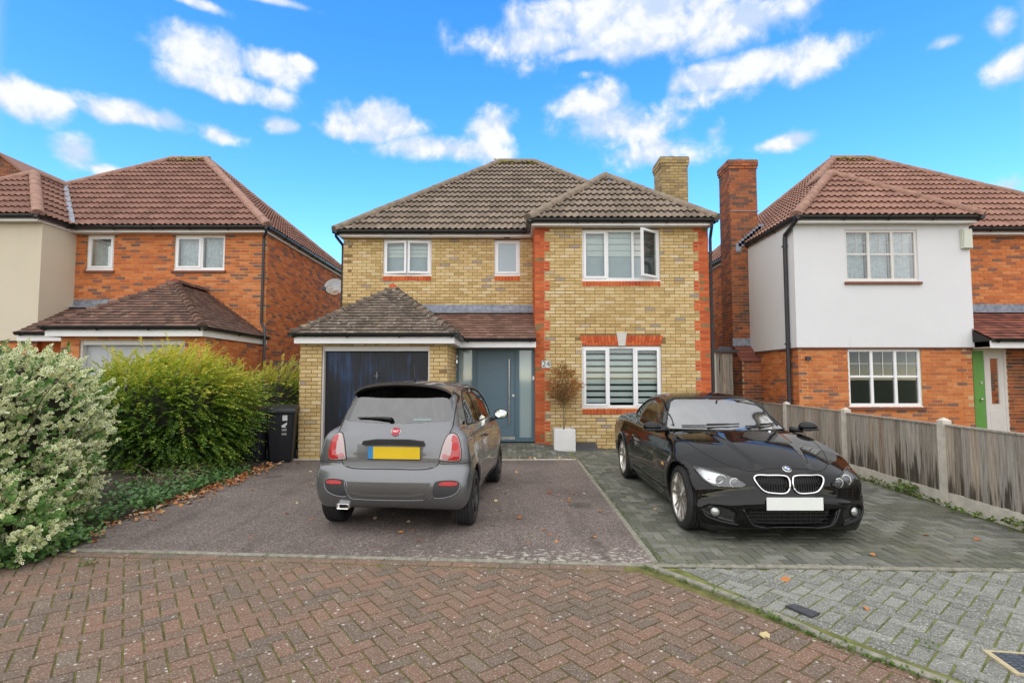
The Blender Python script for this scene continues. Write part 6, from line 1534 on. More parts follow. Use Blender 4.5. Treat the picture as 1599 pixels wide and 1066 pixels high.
class Car:
    def __init__(s, root, bvh): s.root, s.bvh = root, bvh
    def hit(s, p2, view):
        if view == 'rear': o, d = V3((-4, p2[0], p2[1])), V3((1, 0, 0))
        elif view == 'front': o, d = V3((4, p2[0], p2[1])), V3((-1, 0, 0))
        elif view == 'left': o, d = V3((p2[0], 3, p2[1])), V3((0, -1, 0))
        elif view == 'right': o, d = V3((p2[0], -3, p2[1])), V3((0, 1, 0))
        else: o, d = V3((p2[0], p2[1], 4)), V3((0, 0, -1))
        loc, n, _, _ = s.bvh.ray_cast(o, d)
        if loc is None:
            loc, n, _, _ = s.bvh.find_nearest(o + d * (2.2 if view in ('rear', 'front') else (2.3 if view in ('left', 'right') else 3.0)))
        return loc, n
    def patch(s, name, outline, view, mat, off=.004, parent=None, grid=.04, n=6, thick=.02, closed_spline=True, bulge=0.0, smooth=True):
        ol = spline(outline, n) if closed_spline else np.array(outline, float)
        keep = [ol[0]]
        for p in ol[1:]:
            if np.linalg.norm(p - keep[-1]) > .003: keep.append(p)
        if np.linalg.norm(keep[0] - keep[-1]) < .003: keep.pop()
        ol = np.array(keep); lo, hi = ol.min(0), ol.max(0); m = len(ol)
        gx, gz = np.meshgrid(np.arange(lo[0] + grid / 2, hi[0], grid), np.arange(lo[1] + grid / 2, hi[1], grid)); G = np.stack([gx.ravel(), gz.ravel()], 1)
        sd = sdf_poly(ol, G[:, 0], G[:, 1]) if len(G) else np.zeros(0); G = G[sd < -grid * .3] if len(G) else G
        pts = [V3((p[0], p[1])) for p in ol] + [V3((p[0], p[1])) for p in G]
        vv, ee, ff, _, _, _ = geometry.delaunay_2d_cdt(pts, [], [list(range(m))], 1, 1e-5)
        sd2 = sdf_poly(ol, np.array([v[0] for v in vv]), np.array([v[1] for v in vv])); mx = max(1e-6, -sd2.min())
        vs = []
        for v, q in zip(vv, sd2):
            loc, nn_ = s.hit(v, view); vs.append(loc + nn_ * (off + bulge * (1 - (1 + q / mx) ** 2) if bulge else off))
        fs = [tuple(f) for f in ff]; cnt = {}
        for f in fs:
            for a, b in zip(f, f[1:] + f[:1]): cnt[(a, b)] = 1
        base = len(vs); idx = {}; axis = {'rear': V3((1, 0, 0)), 'front': V3((-1, 0, 0)), 'left': V3((0, -1, 0)), 'right': V3((0, 1, 0)), 'top': V3((0, 0, -1))}[view]
        extra = []
        for (a, b) in list(cnt):
            if (b, a) not in cnt:
                for q in (a, b):
                    if q not in idx: idx[q] = base + len(extra); extra.append(vs[q] + axis * thick)
                fs.append((b, a, idx[a], idx[b]))
        mb = MB(); mb.add(vs + extra, fs); me = mb.mesh(name, mat, smooth)
        bm_ = bmesh.new(); bm_.from_mesh(me); bmesh.ops.recalc_face_normals(bm_, faces=bm_.faces); bm_.to_mesh(me); bm_.free()
        if smooth: me.set_sharp_from_angle(angle=radians(40))
        return new_obj(name, me, parent or s.root, False)
    def strip(s, name, line, view, mat, wd=.006, off=.0015, parent=None, n=8, closed=False, mb=None, smoothline=True):
        L = spline(line, n, closed) if smoothline else np.array(line, float); own = mb is None; mb = mb or MB(); vs = []; m = len(L)
        if closed: L = np.vstack([L, L[:1]]); m += 1
        for i in range(m):
            t = L[min(i + 1, m - 1)] - L[max(i - 1, 0)]; t = t / max(1e-9, np.linalg.norm(t)); nn_ = np.array([-t[1], t[0]])
            for sg in (-1, 1):
                loc, nr = s.hit(L[i] + nn_ * sg * wd / 2, view); vs.append(loc + nr * off)
        mb.add(vs, [(2 * i, 2 * i + 1, 2 * i + 3, 2 * i + 2) for i in range(m - 1)])
        return mb.build(name, mat, parent or s.root, world=False) if own else mb
    def tube_on(s, name, line, view, mat, r=.008, off=.004, parent=None, n=6, closed=False):
        L = spline(line, n, closed); pts = [s.hit(p, view) for p in L]; pts = [a + b * off for a, b in pts]
        if closed: pts.append(pts[0])
        mb = MB(); mb.tube(pts, r, 6); return mb.build(name, mat, parent or s.root, world=False, smooth=True)
def wheel(root, x, y, R, W, rim_r, style, side, mats, steer=0.0):
    """axle along y; outer face towards side*y"""
    tyre_m, rim_m, dark_m, hub_m = mats
    wo = empty('wheel', (0, 0, 0)); wo.parent = root; wo.location = (x, y, R); wo.rotation_euler = (0, 0, steer); del WM[wo.name]
    t = MB(); h = W / 2
    prof = [(rim_r - .012, -h * .86), (rim_r + .004, -h * .93), (rim_r + (R - rim_r) * .45, -h * 1.0), (R - .022, -h * .93), (R - .006, -h * .80)]
    for g in (-.5, -.17, .17, .5): prof += [(R, h * (g - .13)), (R - .007, h * (g - .04)), (R - .007, h * (g + .04)), (R, h * (g + .13))] if False else [(R, h * (g - .12)), (R - .008, h * (g - .035)), (R - .008, h * (g + .035)), (R, h * (g + .12))]
    prof += [(R - .006, h * .80), (R - .022, h * .93), (rim_r + (R - rim_r) * .45, h), (rim_r + .004, h * .93), (rim_r - .012, h * .86)]
    t.lathe(prof, 56, 'Y'); t.build('tyre', tyre_m, wo, world=False, auto=28)
    r = MB(); o = side * h
    r.lathe([(rim_r + .006, o * .97), (rim_r - .004, o * 1.0), (rim_r - .016, o * .93), (rim_r - .03, o * .60), (rim_r - .035, -o * .8)], 56, 'Y')
    r.build('rim', rim_m, wo, world=False, auto=35)
    b = MB(); b.lathe([(.03, o * .1), (rim_r * .74, o * .1), (rim_r * .74, o * .02), (.03, o * .02)], 40, 'Y'); b.build('brake_disc', dark_m, wo, world=False)
    f = MB(); f.lathe([(rim_r - .03, o * -.1), (.001, o * -.1)], 40, 'Y'); f.build('backing', m_black, wo, world=False)
    k = 5; half = [(-.17, .17)] if style == 'pair' else [(0,)]
    sp = MB()
    for i in range(k):
        base = 2 * pi * i / k + .3
        for dth in ((-.19, .19) if style == 'pair' else (0,)):
            th0, th1 = base + dth * .55, base + dth * (1.35 if style == 'pair' else 0)
            for (ra, rb, wa, wb, da, db, ta, tb) in ((.035, rim_r - .012, .022 if style == 'pair' else .042, .015 if style == 'pair' else .05, .80, .90, th0, th1),):
                pa, pb = V3((ra * cos(ta), 0, ra * sin(ta))), V3((rb * cos(tb), 0, rb * sin(tb))); d = (pb - pa).normalized(); n_ = V3((-d.z, 0, d.x)); Y = lambda v: V3((0, v, 0))
                q0 = [pa - n_ * wa + Y(o * .45), pa + n_ * wa + Y(o * .45), pb + n_ * wb + Y(o * .5), pb - n_ * wb + Y(o * .5), pa - n_ * wa * .7 + Y(o * da), pa + n_ * wa * .7 + Y(o * da), pb + n_ * wb * .7 + Y(o * db), pb - n_ * wb * .7 + Y(o * db)]
                sp.hexa(q0)
    sp.build('spoke', rim_m, wo, world=False)
    hb = MB(); hb.lathe([(.001, o * .88), (.034, o * .88), (.045, o * .80), (.06, o * .72), (.07, o * .4)], 24, 'Y'); hb.build('hub', hub_m, wo, world=False, auto=40)
    return wo
def paint(name, col, rough, metal, coat, flake=0.0):
    m, nt, b = new_mat(name); pos = nt.add('ShaderNodeNewGeometry').outputs['Position']
    n1 = nt.noise(pos, 900, 2, .6); n2 = nt.noise(pos, 3, 3)
    c = nt.ramp(n1, [(.3, tuple(x * (1 - flake) for x in col)), (.7, tuple(min(1, x * (1 + flake)) for x in col))]); nt.set(b.inputs['Base Color'], c)
    nt.set(b.inputs['Roughness'], nt.smooth(n2, .3, .7, rough * .9, rough * 1.1)); b.inputs['Specular IOR Level'].default_value = .40; b.inputs['Metallic'].default_value = metal; b.inputs['Coat Weight'].default_value = coat; b.inputs['Coat Roughness'].default_value = .02
    return m
m_grey_paint = paint('grey_metallic_paint', (.165, .170, .178), .30, .65, .9, .25)
m_black_paint = paint('black_car_paint', (.0035, .0035, .004), .035, .0, .0, .1)
m_carglass = glass_mat('car_glass', (.62, .72, .70), .08, .0)
m_screen = glass_mat('windscreen_glass', (.85, .92, .90), .45, .06)
m_tint = glass_mat('tinted_rear_glass', (.10, .115, .12), .15, .0)
m_seam = simple('panel_gap', (.006, .006, .006), .8)
m_interior = simple('car_interior', (.035, .034, .032), .8, vary=.2)
m_seat = simple('leather_seat', (.16, .13, .09), .6, vary=.15)
m_red_l = glass_mat('red_lamp_lens', (.9, .06, .06), .06, .02, .15, (.50, .020, .025))
m_red_deep = simple('red_reflector', (.45, .012, .015), .2, vary=.1)
m_clear_l = glass_mat('clear_lamp_lens', (.95, .97, .97), .07, .0)
m_white_l = glass_mat('white_lamp_lens', (.9, .8, .8), .08, .02, .3, (.62, .46, .46))
m_pink_l = glass_mat('pink_lamp_lens', (.9, .3, .3), .08, .02, .2, (.55, .12, .12))
m_yplate = simple('yellow_plate', (.72, .50, .01), .4, vary=.03); m_wplate = simple('white_plate', (.80, .82, .79), .4, vary=.02); m_bluep = simple('blue_band', (.03, .22, .50), .4)
m_alloy = simple('silver_alloy', (.62, .60, .57), .28, metal=1.0, vary=.08); m_darkalloy = simple('black_alloy', (.02, .02, .022), .35, vary=.2); m_rust = simple('brake_metal', (.22, .20, .18), .5, metal=.8, vary=.3)
m_mirror = simple('mirror_glass', (.75, .78, .8), .03, metal=1.0, vary=.01)
m_orange = simple('amber_lens', (.75, .42, .12), .25, vary=.05)

def grid(x0, x1, y1, z0, z1, h):
    nx, ny, nz = int((x1 - x0) / h) + 1, int(2 * y1 / h) + 1, int((z1 - z0) / h) + 1
    ax = lambda o, n, r: (o + h * np.arange(n, dtype=np.float32)).reshape(r)
    return ax(x0, nx, (-1, 1, 1)), ax(-y1, ny, (1, -1, 1)), ax(z0, nz, (1, 1, -1)), (x0, -y1, z0)

# ---------------------------------------------------------------- small grey hatchback
def hatchback():
    H_ = .017
    root = tag(empty('parked_car', (-1.085, 6.90, 0), radians(84.8)), 'small grey three door hatchback with yellow rear number plate', 'car', 'cars parked on the driveway')
    X, Y, Z, org = grid(-1.80, 1.95, .94, .10, 1.60, H_); A = np.abs(Y)
    low = spline([(-1.48, .235), (-1.60, .27), (-1.675, .36), (-1.70, .47), (-1.685, .58), (-1.655, .655), (-1.630, .69), (-1.622, .78), (-1.60, .90), (-1.555, 1.0), (-1.40, 1.06), (-.6, 1.03), (.4, 1.0), (.95, .985), (1.25, .93), (1.55, .84), (1.75, .70), (1.84, .52), (1.83, .32), (1.70, .21), (1.2, .19), (-1.0, .19)], 8)
    cab = spline([(-1.615, .80), (-1.595, .95), (-1.545, 1.05), (-1.475, 1.15), (-1.31, 1.345), (-1.215, 1.445), (-1.08, 1.49), (-.75, 1.523), (-.25, 1.535), (.2, 1.512), (.55, 1.44), (.85, 1.26), (1.22, .96), (1.20, .75), (-1.0, .70)], 8)
    TL, TC = Table2(low, -2.1, 2.2, -.1, 1.8), Table2(cab, -2.1, 2.2, -.1, 1.8)
    wt = curve1([(.15, .70), (.24, .745), (.32, .785), (.45, .808), (.60, .8135), (.75, .803), (.86, .785), (.95, .765), (1.0, .735), (1.06, .68)], .02)
    wp = curve1([(-1.75, .965), (-1.5, .99), (-1.15, 1.0), (-.5, .985), (.4, .985), (1.15, 1.0), (1.5, .94), (1.8, .82)], .08)
    ct = curve1([(.7, .77), (.95, .757), (1.02, .738), (1.15, .700), (1.30, .645), (1.40, .595), (1.47, .53), (1.515, .42), (1.545, .25)], .02)
    cp = curve1([(-1.65, .83), (-1.45, .865), (-1.2, .905), (-.8, .965), (-.2, 1.0), (.5, .98), (1.1, .92)], .1)
    br = .125 * (A / .8) ** 3.6; bf = .26 * (A / .8) ** 2.6
    xw = X - br * sstep(-X, .7, 1.45) + bf * sstep(X, .7, 1.5)
    arch = lambda xc: np.sqrt((X - xc) ** 2 + (Z - .292) ** 2)
    flare = sum(.012 * np.exp(-((arch(xc) - .365) / .045) ** 2) for xc in (-1.15, 1.15))
    lowd = smax(TL(xw + 0 * Z, Z + .03 * (A / .8) ** 2 + 0 * X), (A - wt(Z) * wp(X) - flare) * .97, .055)
    lowd = lowd - .004 * sstep(Z, .93, .955) * sstep(-Z, -1.0, -.97) * (A > .5) * 0
    bc = .15 * (A / .7) ** 2.6
    xc_ = X - bc * sstep(-X, .6, 1.3) + .20 * (A / .7) ** 2.2 * sstep(X, .3, .9)
    cabd = smax(TC(xc_ + 0 * Z, Z + .055 * (A / .6) ** 2 + 0 * X), (A - ct(Z) * cp(X)) * .95, .07)
    d0 = smin(lowd, cabd, .030)
    # tail: bumper shelf under the tailgate, lower valance cut
    d = d0.copy()
    for xc in (-1.15, 1.15): d = np.maximum(d, -np.maximum(arch(xc) - .345, .56 - A))
    # rear bumper recesses
    rec = lambda y0, y1, z0, z1, r: None
    cav = np.maximum(np.maximum(cabd + .05, .93 - Z), np.maximum(X - .95, -1.40 - X)); cav = np.minimum(cav, np.maximum(np.maximum(A - .66, np.abs(X + .15) - 1.0), np.abs(Z - .75) - .33))
    d = np.maximum(d, -cav)
    sidew = spline([(-1.02, 1.045), (-.95, 1.27), (-.78, 1.385), (-.45, 1.43), (-.1, 1.435), (.25, 1.39), (.55, 1.24), (.86, 1.03), (.86, 1.03), (-1.02, 1.045)], 6)
    TSW = Table2(sidew, -2.1, 2.2, -.1, 1.8)(X + 0 * Z, Z + 0 * X)
    d = np.maximum(d, -np.maximum(TSW, .42 - A + 0 * X))
    rearw = spline([(-.578, 1.120), (-.578, 1.120), (-.555, 1.22), (-.525, 1.42), (-.44, 1.475), (0, 1.48), (.44, 1.475), (.525, 1.42), (.555, 1.22), (.578, 1.120), (.578, 1.120), (.3, 1.105), (0, 1.10), (-.3, 1.105)], 5)
    TRW = Table2(rearw, -1, 1, -.1, 1.8)(Y + 0 * Z, Z + 0 * Y)
    d = np.maximum(d, -np.maximum(TRW, X + .95))
    wsc = spline([(-.62, 1.02), (-.56, 1.27), (-.48, 1.42), (0, 1.44), (.48, 1.42), (.56, 1.27), (.62, 1.02), (0, 1.0)], 5)
    TWS = Table2(wsc, -1, 1, -.1, 1.8)(Y + 0 * Z, Z + 0 * Y); d = np.maximum(d, -np.maximum(TWS, .35 - X))
    d = d.astype(np.float32)
    def mf(C, N_):
        r = np.sqrt((np.abs(np.abs(C[:, 0]) - 1.15)) ** 2 + (C[:, 2] - .292) ** 2)
        inner = ((r < .352) & (np.abs(C[:, 1]) < .80) & (np.abs(C[:, 1]) > .5) & (r < .3465)) | ((np.abs(C[:, 1]) < .565) & (np.abs(C[:, 1]) > .54) & (r < .35))
        under = C[:, 2] < .215
        cabin = tri_sample(d0.astype(np.float32), org, H_, C) < -.02
        m = np.zeros(len(C)); m[inner | under] = 1; m[cabin & ~inner] = 2; return m
    me, V, Q = sdf_mesh('body', d, org, H_, [m_grey_paint, m_black, m_interior], mf)
    new_obj('body', me, root, False)
    _, V0, Q0 = sdf_mesh('probe', d0.astype(np.float32), org, H_, []) ; bpy.data.meshes.remove(_)
    car = Car(root, BVHTree.FromPolygons([tuple(v) for v in V0], [tuple(q) for q in Q0]))
    sc = lambda poly, k: [((p[0] - poly[:, 0].mean()) * k + poly[:, 0].mean(), (p[1] - poly[:, 1].mean()) * k + poly[:, 1].mean()) for p in poly]
    # glass
    car.patch('rear_window', sc(rearw, 1.035), 'rear', m_tint, off=.0, closed_spline=False, thick=.012)
    car.patch('windscreen', sc(wsc, 1.02), 'front', m_carglass, off=-.004, closed_spline=False, thick=.01)
    for side in ('left', 'right'):
        q = spline([(-1.02, 1.045), (-.95, 1.27), (-.78, 1.385), (-.50, 1.427), (-.50, 1.427), (-.42, 1.04), (-.42, 1.04)], 6); car.patch('quarter_window', [tuple(p) for p in q], side, m_tint, off=-.003, closed_spline=False, thick=.01)
        q = spline([(-.40, 1.04), (-.40, 1.04), (-.47, 1.428), (-.47, 1.428), (-.1, 1.435), (.25, 1.39), (.55, 1.24), (.86, 1.03), (.86, 1.03)], 6); car.patch('door_window', [tuple(p) for p in q], side, m_carglass, off=-.003, closed_spline=False, thick=.01)
        car.strip('pillar_trim', [(-.405, 1.03), (-.485, 1.40)], side, m_black, wd=.05, off=.002, n=6)
        car.tube_on('window_seal', sc(sidew, 1.0), side, m_black, r=.007, off=.001, n=1, closed=True)
        mb = MB(); s_ = car
        car.strip('', [(-.42, 1.03), (-.52, .80), (-.56, .55), (-.50, .36), (-.36, .27)], side, m_seam, mb=mb); car.strip('', [(.84, 1.0), (.86, .75), (.82, .27)], side, m_seam, mb=mb); car.strip('', [(-.36, .27), (.82, .27)], side, m_seam, mb=mb)
        car.strip('', [(-1.44, .945), (-1.1, .94), (-.5, .925), (.3, .91), (1.0, .88)], side, m_seam, wd=.004, mb=mb); car.strip('', [(-1.60, .70), (-1.45, .70), (-1.36, .66)], side, m_seam, mb=mb)
        mb.build('panel_gap', m_seam, root, world=False)
        a, n_ = car.hit((-.30, .86), side); sg = 1 if side == 'left' else -1
        hb = MB(); hb.tube([a + V3((-.09, sg * .012, 0)), a + V3((-.06, sg * .034, .004)), a + V3((.05, sg * .034, .004)), a + V3((.09, sg * .010, 0))], [.008, .012, .012, .009], 8); hb.build('door_handle', m_black, root, world=False, smooth=True)
        # door mirror
        a, n_ = car.hit((.60, 1.0), side); mo = MB(); c = a + V3((.06, sg * .155, .055)); bmm = bmesh.new(); bmesh.ops.create_uvsphere(bmm, u_segments=20, v_segments=12, radius=1)
        for v in bmm.verts: v.co = (c.x + v.co.x * (.085 if v.co.x > 0 else .035), c.y + v.co.y * .102, c.z + v.co.z * .070)
        m2 = bpy.data.meshes.new('mirror_shell'); bmm.to_mesh(m2); bmm.free(); m2.materials.append(m_grey_paint); m2.polygons.foreach_set('use_smooth', [True] * len(m2.polygons)); mir = new_obj('door_mirror', m2, root, False)
        mg = MB(); k = 24; mg.add([(c.x - .038, c.y + .088 * cos(2 * pi * i / k), c.z + .058 * sin(2 * pi * i / k)) for i in range(k)], [tuple(range(k))]); mg.build('mirror_glass', m_mirror, mir, world=False)
        rim = MB(); rim.tube([(c.x - .034, c.y + .093 * cos(2 * pi * i / k), c.z + .063 * sin(2 * pi * i / k)) for i in range(k + 1)], .008, 6, cap=False); rim.build('mirror_rim', m_black, mir, world=False, smooth=True)
        ar = MB(); ar.tube([a + V3((0, -sg * .01, -.03)), a + V3((.04, sg * .06, -.01)), c + V3((0, -sg * .04, -.045))], [.03, .022, .026], 8); ar.build('mirror_arm', m_black, mir, world=False, smooth=True)
    # spoiler
    sp = MB(); n = 25; rows = []
    for i in range(n):
        t = -1 + 2 * i / (n - 1); y = .545 * t; drop = .060 * t ** 2 + .05 * t ** 8; back = .13 * abs(t) ** 2.6
        top = V3((-1.04 + back * .3, y * .97, 1.525 - drop * .85)); tip = V3((-1.345 + back, y, 1.512 - drop)); und = V3((-1.335 + back, y, 1.486 - drop)); inn = V3((-1.17 + back * .7, y * .97, 1.445 - drop * .9))
        rows += [top, tip, und, inn]
    sp.add(rows, [(i * 4 + k, i * 4 + k + 1, (i + 1) * 4 + k + 1, (i + 1) * 4 + k) for i in range(n - 1) for k in range(2)], 0); sp.add(rows, [(i * 4 + 2, i * 4 + 3, (i + 1) * 4 + 3, (i + 1) * 4 + 2) for i in range(n - 1)] , 1)
    sp.f += []; o = sp.build('roof_spoiler', [m_grey_paint, m_black], root, world=False, auto=30)
    bl = car.patch('brake_light', [(-.10, 1.43), (.10, 1.43), (.10, 1.44), (-.10, 1.44)], 'rear', m_black, off=.03, closed_spline=False)
    # tail lamps: dark surround, white body, red and pink cells
    for sg in (1, -1):
        SH = -.038 if sg > 0 else -.010
        lamp = [(.495, .742), (.495, .742), (.53, .90), (.565, .975), (.60, .99), (.655, .965), (.692, .86), (.698, .765), (.685, .735), (.63, .728)]
        mir = lambda L: [(sg * a + SH, b) for a, b in L]
        cx, cz = .605, .855; grow = lambda L, k, dx=0: [((a - cx) * k + cx, (b - cz) * (1 + (k - 1) * .8) + cz) for a, b in L]
        base = car.patch('tail_light', mir(grow(lamp, 1.10)), 'rear', m_black, off=.0035)
        car.patch('lamp_lens', mir(lamp), 'rear', m_white_l, off=.008, parent=base, bulge=.006)
        car.patch('red_cell', mir([(.578, .740), (.578, .740), (.598, .86), (.612, .972), (.655, .955), (.686, .86), (.692, .765), (.675, .740)]), 'rear', m_red_l, off=.0125, parent=base, bulge=.004)
        car.patch('round_cell', mir([(.640 + .030 * cos(a), .865 + .040 * sin(a)) for a in np.linspace(0, 2 * pi, 14)[:-1]]), 'rear', m_red_deep, off=.0165, parent=base, grid=.02)
        car.patch('round_cell', mir([(.545 + .024 * cos(a), .778 + .022 * sin(a)) for a in np.linspace(0, 2 * pi, 14)[:-1]]), 'rear', m_pink_l, off=.0145, parent=base, grid=.02)
        # bumper insert with reflector
        ins = car.patch('bumper_insert', mir([(.46, .385), (.46, .385), (.445, .46), (.47, .535), (.53, .548), (.67, .54), (.705, .515), (.695, .45), (.63, .40)]), 'rear', m_insert, off=.002)
        car.patch('reflector', mir([(.505, .505), (.505, .505), (.515, .530), (.665, .530), (.685, .515), (.67, .502)]), 'rear', m_red_deep, off=.009, parent=ins, n=3)
        car.tube_on('insert_edge', mir([(.46, .385), (.445, .46), (.47, .535), (.53, .550), (.67, .543), (.705, .515), (.695, .45), (.63, .40)]), 'rear', m_grey_paint, r=.007, off=.0, parent=ins, closed=True)
    ins = car.patch('lower_grille', [(-.36, .365), (-.36, .365), (-.42, .44), (-.44, .53), (-.44, .53), (.44, .53), (.44, .53), (.42, .44), (.36, .365), (.36, .365)], 'rear', m_insert2, off=.002)
    me_ = car.patch('grille_mesh', [(-.35, .375), (-.35, .375), (-.39, .43), (-.39, .43), (.39, .43), (.39, .43), (.35, .375), (.35, .375)], 'rear', m_mesh, off=.004, parent=ins)
    car.tube_on('grille_edge', [(-.44, .525), (-.42, .44), (-.37, .365), (-.3, .355), (.3, .355), (.37, .365), (.42, .44), (.44, .525)], 'rear', m_grey_paint, r=.008, off=.0, parent=ins)
    mb = MB()
    car.strip('', [(-.60, 1.07), (-.585, .99), (-.52, .75), (-.485, .69), (-.42, .662), (0, .655), (.42, .662), (.485, .69), (.52, .75), (.585, .99), (.60, 1.07)], 'rear', m_seam, wd=.009, mb=mb); car.strip('', [(-.60, 1.07), (-.58, 1.35), (-.545, 1.40)], 'rear', m_seam, wd=.008, mb=mb); car.strip('', [(.60, 1.07), (.58, 1.35), (.545, 1.40)], 'rear', m_seam, wd=.008, mb=mb)
    mb.build('tailgate_gap', m_seam, root, world=False)
    car.patch('tailgate_lip', [(-.47, .668), (-.47, .668), (-.49, .715), (-.49, .715), (.49, .715), (.49, .715), (.47, .668), (.47, .668)], 'rear', m_lip, off=.0025)
    # plate recess, plate, handle bar, badge
    rc = car.patch('plate_recess', [(-.335, .735), (-.335, .735), (-.345, .89), (-.345, .89), (.345, .89), (.345, .89), (.335, .735), (.335, .735)], 'rear', m_lip, off=.0015)
    xpl = car.hit((0, .81), 'rear')[0].x
    pl = MB(); pl.box(xpl - .012, xpl - .006, -.315, .215, .752, .872); pl = pl.build('number_plate', m_yplate, root, world=False); pl['label'] = 'blank yellow rear number plate with blue band'
    bb = MB(); bb.box(xpl - .0135, xpl - .0122,   .165, .217, .752, .872); bb.build('blue_band', m_bluep, pl, world=False); bb = MB(); bb.box(xpl - .0145, xpl - .005, -.317, .217, .744, .7518); bb.build('plate_strip', m_black, pl, world=False)
    hb = MB(); L = [(-.36, .892), (-.345, .928), (-.2, .945), (.14, .945), (.265, .928), (.28, .892), (.0, .90)]
    pts = [(xpl - .03, a, b) for a, b in L]; hb.prism(pts, (.06, 0, 0)); hb.build('tailgate_handle', m_black, root, world=False)
    loc, nrm = car.hit((-.045, 1.015), 'rear'); q = nrm.to_track_quat('Z', 'Y').to_matrix().to_4x4(); q.translation = loc
    bd = MB(); bd.lathe([(.001, .006), (.043, .006), (.047, .010), (.051, .006), (.052, -.004)], 28); bd.v = [tuple(q @ V3(p)) for p in bd.v]; bd = bd.build('badge', m_chrome, root, world=False, auto=30)
    rd = MB(); rd.lathe([(.001, .009), (.030, .009), (.042, .0085), (.043, .004)], 28); rd.v = [tuple(q @ V3(p)) for p in rd.v]; rd.build('badge_face', simple('badge_red', (.40, .015, .04), .25, vary=.05), bd, world=False)
    tx = text('badge_letters', 'FIAT', (0, 0, 0), .030, m_chrome, parent=bd, world=False, ext=.0008); up = (V3((0, 0, 1)) - nrm * nrm.z).normalized(); rt = up.cross(nrm); M = Matrix((rt, up, nrm)).transposed().to_4x4(); M.translation = loc + nrm * .0098; tx.matrix_basis = M
    # wiper
    a, n1 = car.hit((.02, 1.125), 'rear'); b, n2 = car.hit((.40, 1.135), 'rear'); wp_ = MB(); wp_.tube([a + n1 * .02, a.lerp(b, .25) + n1 * .034, b + n2 * .016], [.020, .015, .007], 6); wp_.lathe([(.001, .03), (.022, .03), (.026, 0)], 12, 'X', o=(a.x - .03, a.y, a.z)); wp_.build('rear_wiper', m_black, root, world=False, smooth=True)
    stk = car.patch('window_sticker', [(-.38, 1.118), (-.38, 1.118), (-.38, 1.14), (-.38, 1.14), (-.20, 1.14), (-.20, 1.14), (-.20, 1.118), (-.20, 1.118)], 'rear', simple('faint_sticker', (.20, .26, .26), .5), off=.003, thick=.002)
    # fuel cap, aerial, exhaust
    cap = car.strip('fuel_cap', [(-1.02 + .085 * cos(a), .835 + .085 * sin(a)) for a in np.linspace(0, 2 * pi, 25)[:-1]], 'right', m_seam, wd=.006, closed=True, n=2)
    an = MB(); rt_ = car.hit((-.72, -.0), 'top')[0]; an.tube([rt_, rt_ + V3((.0, 0, .03)), rt_ + V3((-.05, 0, .20))], [.016, .006, .003], 6); an.build('aerial', m_black, root, world=False, smooth=True)
    ex = MB(); k = 28
    ring = lambda a, b, x: [(x, .462 + (a * (1 if cos(t) > 0 else -1) * min(1, abs(cos(t)) * 1.35)), .278 + b * (1 if sin(t) > 0 else -1) * min(1, abs(sin(t)) * 1.35)) for t in np.linspace(0, 2 * pi, k + 1)[:-1]]
    vs = ring(.062, .028, -1.50) + ring(.062, .028, -1.665) + ring(.056, .022, -1.667) + ring(.054, .021, -1.56); ex.add(vs, [(r * k + i, r * k + (i + 1) % k, (r + 1) * k + (i + 1) % k, (r + 1) * k + i) for r in range(3) for i in range(k)]); ex = ex.build('exhaust', m_chrome, root, world=False, smooth=True)
    eb = MB(); eb.add(ring(.055, .021, -1.60), [tuple(range(k))]); eb.build('exhaust_bore', m_seam, ex, world=False)
    ub = MB(); ub.box(-1.35, 1.6, -.58, .58, .20, .27); ub.tube([(-1.15, -.7, .292), (-1.15, .7, .292)], .04, 8); ub.build('underbody', m_black, root, world=False)
    # seats inside
    for y in (.33, -.33):
        st = MB(); st.box(-.42, .12, y - .22, y + .22, .44, .60); st.hexa([(-.52, y - .22, .55), (-.36, y - .22, .55), (-.36, y + .22, .55), (-.52, y + .22, .55), (-.66, y - .19, 1.12), (-.56, y - .19, 1.12), (-.56, y + .19, 1.12), (-.66, y + .19, 1.12)]); st.box(-.68, -.58, y - .12, y + .12, 1.14, 1.30); st.build('seat', m_interior, root, world=False)
        st = MB(); st.hexa([(-1.2, y - .25, .5), (-1.05, y - .25, .5), (-1.05, y + .25, .5), (-1.2, y + .25, .5), (-1.3, y - .22, 1.02), (-1.2, y - .22, 1.02), (-1.2, y + .22, 1.02), (-1.3, y + .22, 1.02)]); st.build('rear_seat', m_interior, root, world=False)
    db = MB(); db.box(.55, 1.0, -.62, .62, .75, 1.0); sw = MB(); sw.lathe([(.17, -.015), (.185, 0), (.17, .015), (.155, 0)], 24, 'X', o=(.42, -.33, .98), closed=True); db.build('dashboard', m_interior, root, world=False); sw.build('steering_wheel', m_black, root, world=False, smooth=True)
    for x in (-1.15, 1.15):
        for sg in (1, -1): wheel(root, x, sg * .705, .292, .195, .212, 'single', sg, (m_rubber, m_darkalloy, m_rust, m_darkalloy))
    return root
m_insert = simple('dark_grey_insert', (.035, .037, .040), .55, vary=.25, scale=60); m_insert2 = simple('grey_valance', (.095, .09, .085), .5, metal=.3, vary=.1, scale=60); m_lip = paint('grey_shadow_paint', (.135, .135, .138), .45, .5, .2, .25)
m_mesh, nt, b = new_mat('grille_mesh_plastic'); pos = nt.add('ShaderNodeTexCoord').outputs['Object']; v = nt.voronoi(pos, 90, rnd=.2); nt.set(b.inputs['Base Color'], nt.ramp(v, [(.2, (.012, .012, .012)), (.5, (.10, .095, .09))])); b.inputs['Roughness'].default_value = .6
hatchback()
